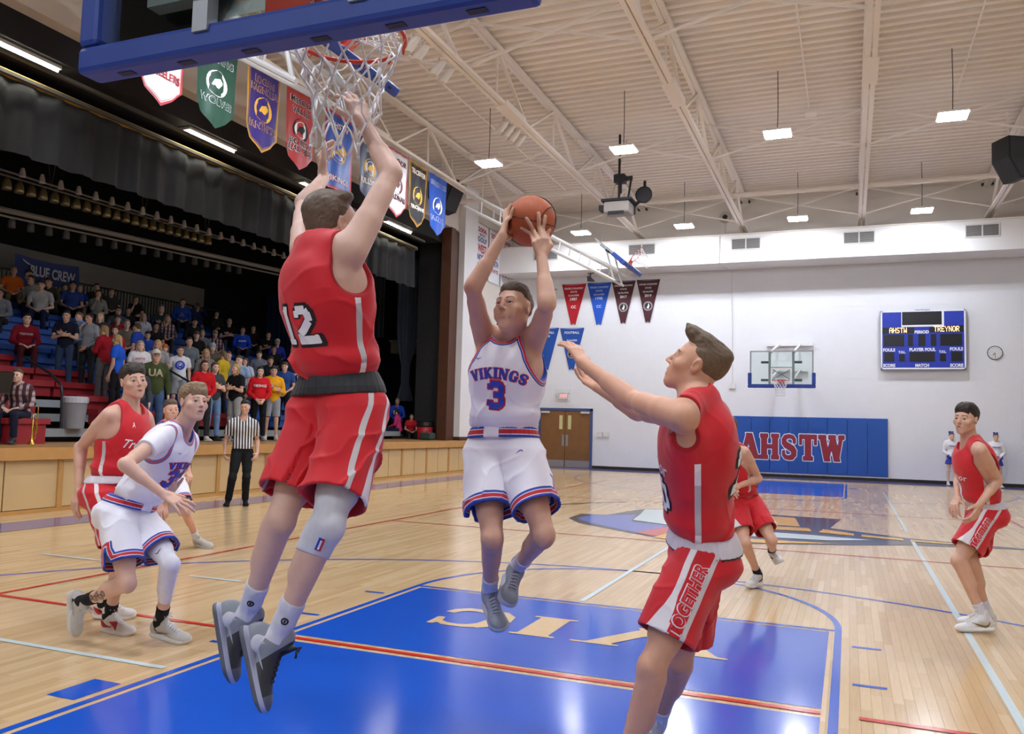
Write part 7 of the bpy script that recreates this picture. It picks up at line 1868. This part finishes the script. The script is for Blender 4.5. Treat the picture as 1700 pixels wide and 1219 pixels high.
# ---------------------------------------------------------------- spectators, referee, cheerleaders
def shirt_mesh(f, name, h, sleeve, hem=-.04, loose=.015, vneck=False, cuff=.97):
    s, J = f.s, f.J
    T = [grow(p, loose * s, .05) for p in f.torso_prims]
    T.append(ell(lerp(f.P, f.N, .22), (.162 * s * f.b, .128 * s * f.b, .16 * s), f.mid(.2), .05))
    for S_ in 'RL':
        a = f.arm[S_]
        T += [grow(p, (.012 if sleeve == 'l' else .016) * s, .03) for p in (a if sleeve == 'l' else a[:3])]
    neck = ell(f.N + (V(0, .035, .075 if not vneck else .05) * s) @ f.TM, (.062 * s, .075 * s, .085 * s if not vneck else .12 * s), f.TM); neck2 = cone(f.N - f.TM[2] * .01, f.hc, .060 * s, .056 * s)
    def post(Q, d):
        l = (Q - f.P) / s
        d = d - (1 - np.abs(np.sin(l[:, 2] * 17 + l[:, 0] * 9 + noise(l, 7, 2) * 1.4))) ** 3 * .006
        d = np.maximum(d, -np.minimum(dprim(neck, Q), dprim(neck2, Q)))
        for S_ in 'RL':
            a, b = (J['el' + S_], J['wr' + S_]) if sleeve == 'l' else (J['sh' + S_], J['el' + S_])
            dr = unit(b - a); e = lerp(a, b, cuff if sleeve == 'l' else .62); pl = (Q - e) @ dr
            near = dprim(cone(a, J['tip' + S_] if sleeve == 'l' else b, .075 * s, .075 * s), Q) < 0
            d = np.where(near & (pl > -.01) & (pl < .3), np.maximum(d, pl), d)
        return np.maximum(d, hem * s - (Q - f.P) @ f.PM[2])
    v, q = surface(T, h, post)
    l = (v - f.P) @ f.TM.T / s
    return mesh_from(name, v, q, dict(lx=l[:, 0], ly=l[:, 1], lz=l[:, 2]))
def trousers_mesh(f, name, h, end=.95, short=False, loose=.012, waist=.10):
    s, J = f.s, f.J
    T = [grow(f.torso_prims[0], .014 * s, .05), grow(f.torso_prims[5], .012 * s), grow(f.torso_prims[10], .012 * s)]
    for S_ in 'RL':
        hip, kn, an = J['hip' + S_], J['kn' + S_], J['an' + S_]
        if short: T.append(cone(hip, lerp(hip, kn, 1.0), .105 * s * f.b, .088 * s, .04))
        else: T += [grow(p, loose * s, .03) for p in f.leg[S_][:4]] + [grow(f.leg[S_][5], .013 * s, .03), cone(kn, an, .062 * s, .058 * s, .03)]
    def post(Q, d):
        l = (Q - f.P) / s
        d = d - (1 - np.abs(np.sin(l[:, 2] * 15 + noise(l, 9, 5) * 2.2))) ** 4 * .005
        for S_ in 'RL':
            hip, kn, an = J['hip' + S_], J['kn' + S_], J['an' + S_]
            a, b, e = (hip, kn, .86) if short else (kn, an, end)
            dr = unit(b - a); pl = (Q - lerp(a, b, e)) @ dr; near = dprim(cone(a, b, .16 * s, .16 * s), Q) < 0
            d = np.where(near & (pl > -.02), np.maximum(d, pl), d)
        return np.maximum(d, (Q - f.P) @ f.PM[2] - waist * s)
    v, q = surface(T, h, post); return mesh_from(name, v, q)
def skirt_mesh(f, name, h):
    s = f.s
    T = [grow(f.torso_prims[0], .02 * s, .04), cone(f.P + V(0, 0, .05), f.P - V(0, 0, .26), .14 * s, .225 * s, .05, (f.PM[1], .82))]
    def post(Q, d):
        l = Q - f.P; an = np.arctan2(l @ f.PM[0], l @ f.PM[1])
        d = d - .008 * np.sin(an * 16) * np.clip(-l[:, 2] / .2, 0, 1)
        return np.maximum(np.maximum(d, l[:, 2] - .10), -.24 * s - l[:, 2])
    v, q = surface(T, h, post); return mesh_from(name, v, q, dict(lz=(v[:, 2] - f.P[2])))
def local_pose(pose, arms, sex):
    J = dict(H=1.75); k = 1.0 if sex == 'm' else .93; hw = .09
    def both(nm, x, y, z):
        J[nm + 'R'] = (x, y, z); J[nm + 'L'] = (-x, y, z)
    if pose == 'stand':
        J['neck'] = (0, -.01, 1.45); J['head'] = (0, .035, 1.618); both('sh', .188 * k, -.01, 1.405); both('hip', hw, 0, .93); both('kn', .105, .02, .50); both('an', .12, 0, .105); both('toe', .15, .17, .045)
        D = dict(down=((.245 * k, -.03, 1.10), (.245 * k, .05, .85), (.235 * k, .08, .69)), crossed=((.245 * k, .05, 1.12), (.0, .235, 1.165), (-.15, .215, 1.19)), clasp=((.25 * k, .0, 1.10), (.085, .20, .96), (.015, .26, .87)), chin=((.20 * k, .16, 1.16), (.07, .24, 1.36), (.03, .18, 1.50)))
    else:
        J['neck'] = (0, .09, 1.02); J['head'] = (0, .15, 1.188); both('sh', .186 * k, .075, .975); both('hip', hw, 0, .50); both('kn', .13, .43, .52); both('an', .13, .40, .105); both('toe', .15, .57, .045)
        D = dict(lap=((.255 * k, .10, .70), (.13, .32, .62), (.03, .40, .60)), crossed=((.245 * k, .14, .70), (.0, .30, .745), (-.15, .285, .77)), chin=((.17 * k, .30, .74), (.075, .33, .98), (.03, .26, 1.10)), phone=((.25 * k, .28, .93), (.115, .33, 1.15), (.06, .27, 1.25)))
    el, wr, tip = D[arms]
    for S_, q in (('R', 1), ('L', -1)):
        dz = .05 if (arms == 'crossed' and q < 0) else 0
        J['el' + S_] = (el[0] * q, el[1], el[2]); J['wr' + S_] = (wr[0] * q, wr[1] - (.03 if dz else 0), wr[2] + dz); J['tip' + S_] = (tip[0] * q, tip[1] - (.03 if dz else 0), tip[2] + dz)
        if arms == 'chin' and q < 0:
            e, w, t_ = D.get('lap', D.get('clasp')); J['elL'] = (-e[0], e[1], e[2]); J['wrL'] = (-w[0], w[1], w[2]); J['tipL'] = (-t_[0], t_[1], t_[2])
    return J
def crowd_skin(name, base, hair):
    t = NT(name); c = lin(base)
    col = t.mix(t.noise(14, 3), tuple(v * .86 for v in c[:3]) + (1,), tuple(min(1, v * 1.08) for v in c[:3]) + (1,))
    col = t.mix(t.math('MULTIPLY', t.lt(t.attr('lip'), .002), .6), col, lin('#a8635c')); col = t.mix(t.math('MULTIPLY', t.lt(t.attr('brow'), .0015), .8), col, lin(hair)); col = t.mix(t.math('MULTIPLY', t.lt(t.attr('eyed'), .0), .85), col, lin('#221a17'))
    t.set(col, .5, spec=.3); return t.m
HAIRC = {'fair': ('#6f5a42', '#917a5c'), 'dark': ('#231b17', '#3a2e27'), 'black': ('#141215', '#27242a'), 'brown': ('#3b2a20', '#5a4232'), 'auburn': ('#5c3a26', '#80583a'), 'blond': ('#8d7148', '#b79a6a'), 'blondb': ('#7a5c38', '#a0814f'), 'brownb': ('#59432c', '#7c6242'), 'grey': ('#6d6863', '#8f8983'), 'navy': ('#1d1b20', '#2a2630'), 'white': ('#3a2e27', '#4a3d33'), 'check': ('#4b4640', '#5f5850'), 'pale': ('#5a4634', '#755d45'), 'orange': ('#6b4a33', '#855f42')}
CAPC = {'navy': '#1c2238', 'white': '#c9cacc', 'check': '#8b8880', 'grey': '#5b4a3e', 'pale': '#b3b1ac', 'orange': '#b85a24'}
ARCH = {}
def rel(me, off):
    v = np.empty(len(me.vertices) * 3, np.float32); me.vertices.foreach_get('co', v); v = v.reshape(-1, 3) - np.asarray(off, np.float32); me.vertices.foreach_set('co', v.ravel()); me.update(); return me
def archetype(pose, arms, sex):
    k = (pose, arms, sex)
    if k not in ARCH:
        J = local_pose(pose, arms, sex)
        nrm = {'down': lambda q: (-q, 0, 0), 'crossed': lambda q: (0, -1, 0), 'clasp': lambda q: (-q * .6, -.6, 0), 'lap': lambda q: (0, 0, -1), 'chin': lambda q: (-q * .3, -.9, 0), 'phone': lambda q: (-q, -.2, 0)}[arms]
        f = Figure(J, V(0, 1, -.05), V(0, 0, 1), {'R': (V(*nrm(1)), dict(curl=(20, 25, 15), spread=3)), 'L': (V(*nrm(-1)), dict(curl=(20, 25, 15), spread=3))}, 'girl' if sex == 'f' else 'boy', 1.0 if sex == 'm' else .93)
        v, q = surface(f.skin, .0105); l = f.local(v)
        far = np.linalg.norm(l, axis=1) > .2
        sg = lambda a, b, r: np.where(far, 1, dprim(cone(V(*a), V(*b), r, r), l))
        lip = sg((-.018, .087, -.066), (.018, .087, -.066), .010); brow = np.minimum(sg((.016, .087, .024), (.05, .074, .024), .006), sg((-.016, .087, .024), (-.05, .074, .024), .006)); ey = np.minimum(sg((.024, .084, .001), (.040, .082, .001), .0085), sg((-.024, .084, .001), (-.040, .082, .001), .0085))
        f.mesh_body = mesh_from('body', v, q, dict(lip=lip, brow=brow, eyed=ey)); f.cache = {}
        ARCH[k] = f
    return ARCH[k]
HAIRM = {}
def hair_for(style):
    if style not in HAIRM:
        f = archetype('stand', 'down', 'm')
        st = {'cap': 'short', 'beanie': 'long', 'bob': 'bob', 'bald': None}.get(style, style)
        HAIRM[style] = rel(f.hair_mesh('hair', 'long' if st == 'bob' else st, .0095), f.hc) if st else None
        if style in ('cap', 'beanie'):
            if style == 'cap': HAIRM[style] = HAIRM.get('short') or HAIRM[style]
            T = [ell(V(0, -.018, .040), (.089, .113, .100))]
            if style == 'cap': T.append(ell(V(0, .11, .050), (.068, .075, .010), k=.008))
            else: T.append(ell(V(0, -.02, .085), (.06, .075, .06), k=.03))
            hs = f.hs
            def post(Q, d): return np.maximum(d, np.where(Q[:, 1] > .06, .040, .020) - Q[:, 2]) if style == 'cap' else np.maximum(d, .018 + .15 * Q[:, 1] - Q[:, 2])
            v, q = surface(T, .008, post); HAIRM['_' + style] = mesh_from(style, v * hs, q)
    return HAIRM[style]
def omat(o, m):
    if not o.data.materials: o.data.materials.append(None)
    o.material_slots[0].link = 'OBJECT'; o.material_slots[0].material = m
    return o
SHOEM = {}
def shoe_local():
    if 's' not in SHOEM:
        f = archetype('stand', 'down', 'm'); me = rel(f.shoe_mesh('shoe', 'R', .010, .0, False), f.J['anR'])
        M = f.FMR; v = np.array([q.co for q in me.vertices]) @ M.T; me.vertices.foreach_set('co', v.astype(np.float32).ravel()); me.update(); SHOEM['s'] = me
    return SHOEM['s']
PLAID = None
def plaid_mat():
    t = NT('plaid_flannel'); co = t.coord('Object'); sep = t.n('ShaderNodeSeparateXYZ'); t.l(co, sep.inputs[0])
    wv = lambda s, k: t.gt(t.math('SINE', t.math('MULTIPLY', sep.outputs[k], s)), .15)
    c = t.mix(wv(62, 0), lin('#4a2a30'), lin('#a89a9a')); c = t.mix(t.math('MULTIPLY', wv(62, 2), .55), c, lin('#3a2228')); return t.set(c, .8, spec=.2)
def dress(f, key, fn):
    if key not in f.cache: f.cache[key] = fn()
    return f.cache[key]
def spectator(i, x, y, z, s, ty, sex, hair, hc, shirt, pants, arms, turn, slv, label):
    pose = 'sit' if ty == 'T' else 'stand'
    if pose == 'stand' and arms == 'lap': arms = 'clasp'
    if pose == 'sit' and arms in ('down', 'clasp'): arms = 'lap'
    f = archetype(pose, arms, sex)
    skin = MATS.get('crowd_skin_%d' % (i % 4)) or crowd_skin('crowd_skin_%d' % (i % 4), ('#c99f88', '#d2ab95', '#bd917a', '#d6b09b')[i % 4], '#3a2c22')
    root = omat(link('person', f.mesh_body), skin); tag(root, label, 'person', 'spectators on the stage bleachers')
    to = math.atan2(3.0 - y, 2.0 - x)        # they follow the play under the near basket
    root.location = (x, y, z); root.rotation_euler = (0, 0, to - math.pi / 2 - math.radians(turn) * .9); root.scale = (s, s, s)
    sm = (plaid_mat() if 'plaid_flannel' not in MATS else MATS['plaid_flannel']) if shirt == 'plaid' else plain('shirt_' + shirt[1:], shirt, .85, .08, 12, spec=.15)
    omat(link('shirt', dress(f, 'shirt' + slv, lambda: shirt_mesh(f, 'shirt', .0115, slv)), None, root), sm)
    short = label.endswith('grey shorts') or 'round blue print' in label
    omat(link('trousers', dress(f, 'tr%d' % short, lambda: trousers_mesh(f, 'trousers', .0125, short=short)), None, root), plain('trousers_' + pants[1:], pants, .85, .1, 10, spec=.15))
    hm = hair_for(hair)
    if hm is not None:
        ho = omat(link('hair', hm, None, root), MATS.get('hair_' + hc) or hair_mat('hair_' + hc, *HAIRC[hc])); ho.location = f.hc
        if hair == 'cap': ho.scale = (.95, .95, .9)
    if hair in ('cap', 'beanie'):
        co = omat(link(hair if hair == 'cap' else 'knitted_hat', HAIRM['_' + hair], None, root), plain(hair + '_' + hc, '#8fa4bf' if (hair == 'beanie' and hc == 'pale') else CAPC.get(hc, '#4a4a50'), .85, .1)); co.location = f.hc
    for S_ in 'RL':
        so = omat(link('shoe', shoe_local(), None, root), plain(('crowd_shoe_white', 'crowd_shoe_dark', 'crowd_shoe_grey')[i % 3], ('#c4c2bd', '#2a2a2c', '#84868a')[i % 3], .6)); so.location = f.J['an' + S_]
        M = getattr(f, 'FM' + S_); so.rotation_euler = Matrix([[M[c][r] for c in range(3)] for r in range(3)]).to_euler()
    return root, f
def chest_print(root, f, vf, m, z=-.20, back=False, slv='l', name='print'):
    if 'bvh' + slv not in f.cache: f.cache['bvh' + slv] = bvh_of(f.cache['shirt' + slv])
    sg = 1 if back else -1
    sh = [c for c in root.children if c.name.startswith('shirt')][0]
    return wrap(name, vf, f.cache['bvh' + slv], f.N + (V(0, 0, z) * f.s) @ f.TM, f.TM[0] * sg, f.TM[2], m, sh, .006, 0)
def make_crowd():
    for i, c in enumerate(CROWD):
        root, f = spectator(i, *c); lb = c[13]; slv = c[12]
        pr = lambda s_, w, m, z=-.17, back=False, bold=.03: chest_print(root, f, grid_cut(fit2d(text2d(s_, bold=bold), w), .03), m, z, back, slv)
        if 'olive' in lb and 'cap' in lb: pr('UA', .26, plain('print_sand', '#a8a284', .8), -.16)
        elif 'round blue print' in lb:
            n = 20; a = np.linspace(0, 2 * math.pi, n, endpoint=False); cs, sn = np.cos(a), np.sin(a)
            v = np.concatenate([np.stack([cs * .115, sn * .115], 1), np.stack([cs * .07, sn * .07], 1)]); chest_print(root, f, (v, [(k, (k + 1) % n, n + (k + 1) % n, n + k) for k in range(n)]), INK_B, -.2, False, slv)
            chest_print(root, f, (np.array([(-.05, -.05), (.05, -.06), (.06, .03), (.0, .06), (-.06, .02)]), [(0, 1, 2, 3, 4)]), INK_B, -.2, False, slv)
        elif 'bright red hooded' in lb:
            pr('VIKINGS', .30, INK_W, -.18); 
        elif 'yellow hooded' in lb: pr('IOWA', .24, plain('print_pale_gold', '#d8b86a', .8), -.16)
        elif 'navy hooded sweater with red' in lb: pr('VIKINGS', .26, INK_W, -.18)
        elif 'maroon hooded' in lb: pr('TREYNOR', .26, plain('print_dull_white', '#b7a9a8', .8), -.15)
        elif 'white T-shirt with red' in lb: pr('AHSTW', .22, INK_R, -.15)
        elif 'royal blue hooded sweater leaning' in lb: pr('AHSTW', .24, INK_W, -.17)
        elif 'yellow print' in lb: chest_print(root, f, (np.array([(-.07, -.05), (.07, -.05), (.09, .0), (.04, .05), (-.05, .05), (-.09, .0)]), [(0, 1, 2, 3, 4, 5)]), INK_G, -.22, False, slv)
        elif 'bright blue hooded sweater high' in lb: pr('A', .14, plain('print_pink', '#a06a9a', .8), -.2)
        if 'white papers' in lb:
            p = MB().box(-.10, .10, -.006, .006, -.14, .14).build('papers', plain('paper_white', '#d8d5c8', .8), root); p.location = (.03, .31, .98); p.rotation_euler = (-.5, .3, .2)
        if 'camera to the eyes' in lb:
            p = MB().box(-.06, .06, -.03, .04, -.04, .04).build('camera', plain('camera_black', '#1a1a1c', .4), root); p.location = f.hc + V(0, .16, .02)
    # people set apart: the seated musician and three at the right wing
    extra = [(-11.3, 8.95, .97, .98, 'T', 'm', 'short', 'brown', 'plaid', '#1d2233', 'lap', 45, 'l', 'musician in plaid shirt seated before the bleachers behind a trumpet'),
             (-12.9, 24.6, 1.05, 1.0, 'T', 'm', 'short', 'grey', '#2344b0', '#25283a', 'lap', 0, 'l', 'adult in royal blue hooded sweater at the right wing of the stage'),
             (-12.5, 24.1, .80, .92, 'T', 'f', 'long', 'dark', '#d8407c', '#262d44', 'lap', 120, 'l', 'girl in pink with long dark hair, seen from behind at the right wing'),
             (-12.0, 24.0, .72, .84, 'T', 'f', 'tail', 'brown', '#b01c26', '#2e2e30', 'lap', -10, 's', 'child in red T-shirt crouching at the right wing of the stage')]
    for i, c in enumerate(extra): spectator(i + 1, *c)
def make_referee():
    f = Figure(JOINTS['referee'], cam_v(.1, -.06, 1), cam_v(0, 1, 0), {'R': (cam_v(.9, 0, -.3), dict(curl=(22, 30, 20), spread=3)), 'L': (cam_v(-.9, 0, -.3), dict(curl=(22, 30, 20), spread=3))}, 'goatee')
    root = link('person', f.skin_mesh('body', .0085), skin_mat('referee_skin', '#c99f88', '#221a16')); tag(root, 'referee in black and white striped shirt standing before the stage', 'person')
    for sx in (1, -1): link('eye', f.eye_mesh('eye', sx, (0, 1, -.05)), EYE, root)
    t = NT('striped_shirt'); c = t.mix(t.gt(t.math('SINE', t.math('MULTIPLY', t.attr('lx'), 130)), .05), lin('#d5d5d8'), lin('#141416'))
    d = t.attr('lz'); cloth(t, c)
    link('shirt', shirt_mesh(f, 'shirt', .008, 's', .06, vneck=True), t.m, root)
    bk = plain('referee_black', '#17181a', .8, .1, 10, spec=.2)
    link('trousers', trousers_mesh(f, 'trousers', .0085, 1.0), bk, root); link('belt', f.band_mesh('belt', .008, .092, .034, .024), plain('belt_black', '#0e0e10', .35), root)
    link('hair', f.hair_mesh('hair', 'short', .007), hair_mat('referee_hair', '#1d1714', '#2f2620'), root)
    v, q = surface([ell(f.hp(0, .079, -.098), tuple(z * f.hs for z in (.016, .012, .016)), f.HM)], .004); link('goatee', mesh_from('goatee', v, q), MATS['referee_hair'], root)
    for S_ in 'RL': link('shoe', f.shoe_mesh('shoe', S_, .008, 0, False), bk, root)
def make_cheerleaders():
    wht, blu = plain('cheer_white', '#d8d8de', .7, .04), plain('cheer_blue', '#2336a0', .7, .06)
    f = archetype('stand', 'clasp', 'f')
    for k, (x, y, lb) in enumerate(((4.84, 28.15, 'cheerleader by the far wall, half behind the crouching red player'), (6.05, 28.15, 'smiling cheerleader by the far wall, second from the left, bow in her hair'), (7.05, 28.15, 'cheerleader by the far wall, cut off at the right edge'))):
        root = omat(link('person', f.mesh_body), MATS['crowd_skin_1']); tag(root, lb, 'person', 'cheerleaders along the far wall'); root.location = (x, y, 0); root.rotation_euler = (0, 0, math.pi + (.25, .0, -.2)[k]); root.scale = (.95,) * 3
        sh = omat(link('top', dress(f, 'shirtl', lambda: shirt_mesh(f, 'shirt', .0115, 'l')), None, root), wht)
        sk = omat(link('skirt', dress(f, 'skirt', lambda: skirt_mesh(f, 'skirt', .0115)), None, root), blu)
        hm = omat(link('hair', hair_for('tail'), None, root), MATS.get('hair_brown') or hair_mat('hair_brown', *HAIRC['brown'])); hm.location = f.hc
        b = MB().box(-.07, -.01, -.02, .02, -.03, .04).box(.01, .07, -.02, .02, -.03, .04).build('hair_bow', blu, root); b.location = f.hc + V(0, -.07, .12)
        for S_ in 'RL':
            so = omat(link('shoe', shoe_local(), None, root), plain('crowd_shoe_white', '#c4c2bd', .6)); so.location = f.J['an' + S_]; M = getattr(f, 'FM' + S_); so.rotation_euler = Matrix([[M[c][r] for c in range(3)] for r in range(3)]).to_euler()
            ps = MB().lathe([(.03, -.16), (.075, -.12), (.09, -.05), (.075, .02), (.03, .05)], 12).build('cuff', blu, root, smooth=True); ps.location = lerp(f.J['el' + S_], f.J['wr' + S_], .75); ps.scale = (.62, .62, .62)
        f.cache.setdefault('shirtl', sh.data)
        chest_print(root, f, grid_cut(fit2d(text2d('AHSTW', bold=.03), .22), .03), INK_B, -.17, False, 'l') if False else None
        n = [c for c in root.children if c.name.startswith('top')][0]
        if 'bvhl' not in f.cache: f.cache['bvhl'] = bvh_of(f.cache['shirtl'])
        wrap('lettering', grid_cut(fit2d(text2d('VIKINGS', bold=.03), .24), .03), f.cache['bvhl'], f.N + (V(0, 0, -.17) * f.s) @ f.TM, -f.TM[0], f.TM[2], INK_B, n, .006, 0)
def make_ball():
    t = NT('ball_leather'); co = t.coord(); v = t.n('ShaderNodeTexVoronoi'); v.inputs['Scale'].default_value = 190; t.l(co, v.inputs['Vector'])
    t.set(t.mix(t.noise(9, 3), lin('#a4512f'), lin('#b9623c')), .55, spec=.35); t.bump(v.outputs['Distance'], .35, .0015)
    bm = bmesh.new(); bmesh.ops.create_icosphere(bm, subdivisions=5, radius=BALL_R); me = bpy.data.meshes.new('ball'); bm.to_mesh(me); bm.free(); me.polygons.foreach_set('use_smooth', [True] * len(me.polygons))
    b = link('basketball', me, t.m); tag(b, 'orange basketball held overhead by the leaping white player', 'basketball'); b.location = tuple(BALL_C)
    M = np.array([unit(cam_v(.93, -.25, .25)), unit(cam_v(.30, .94, .15)), unit(np.cross(cam_v(.93, -.25, .25), cam_v(.30, .94, .15)))])
    R = BALL_R + .0002; n = 72; g = MB(); A = np.linspace(0, 2 * math.pi, n, endpoint=False)
    g.tube([np.array([R * math.cos(a), 0, R * math.sin(a)]) @ M for a in A], .0023, 6, True); g.tube([np.array([R * math.cos(a), R * math.sin(a), 0]) @ M for a in A], .0023, 6, True)
    for sx in (1, -1):
        pts = []
        for a in A:
            q = np.array([sx * .62 + .12 * math.cos(2 * a) * sx, .78 * math.cos(a), .78 * math.sin(a) * .92]); pts.append(unit(q) * R @ M)
        g.tube(pts, .0023, 6, True)
    g.build('seam', plain('ball_seam', '#2f1a14', .6), b)
make_ball(); make_crowd(); make_referee(); make_cheerleaders()
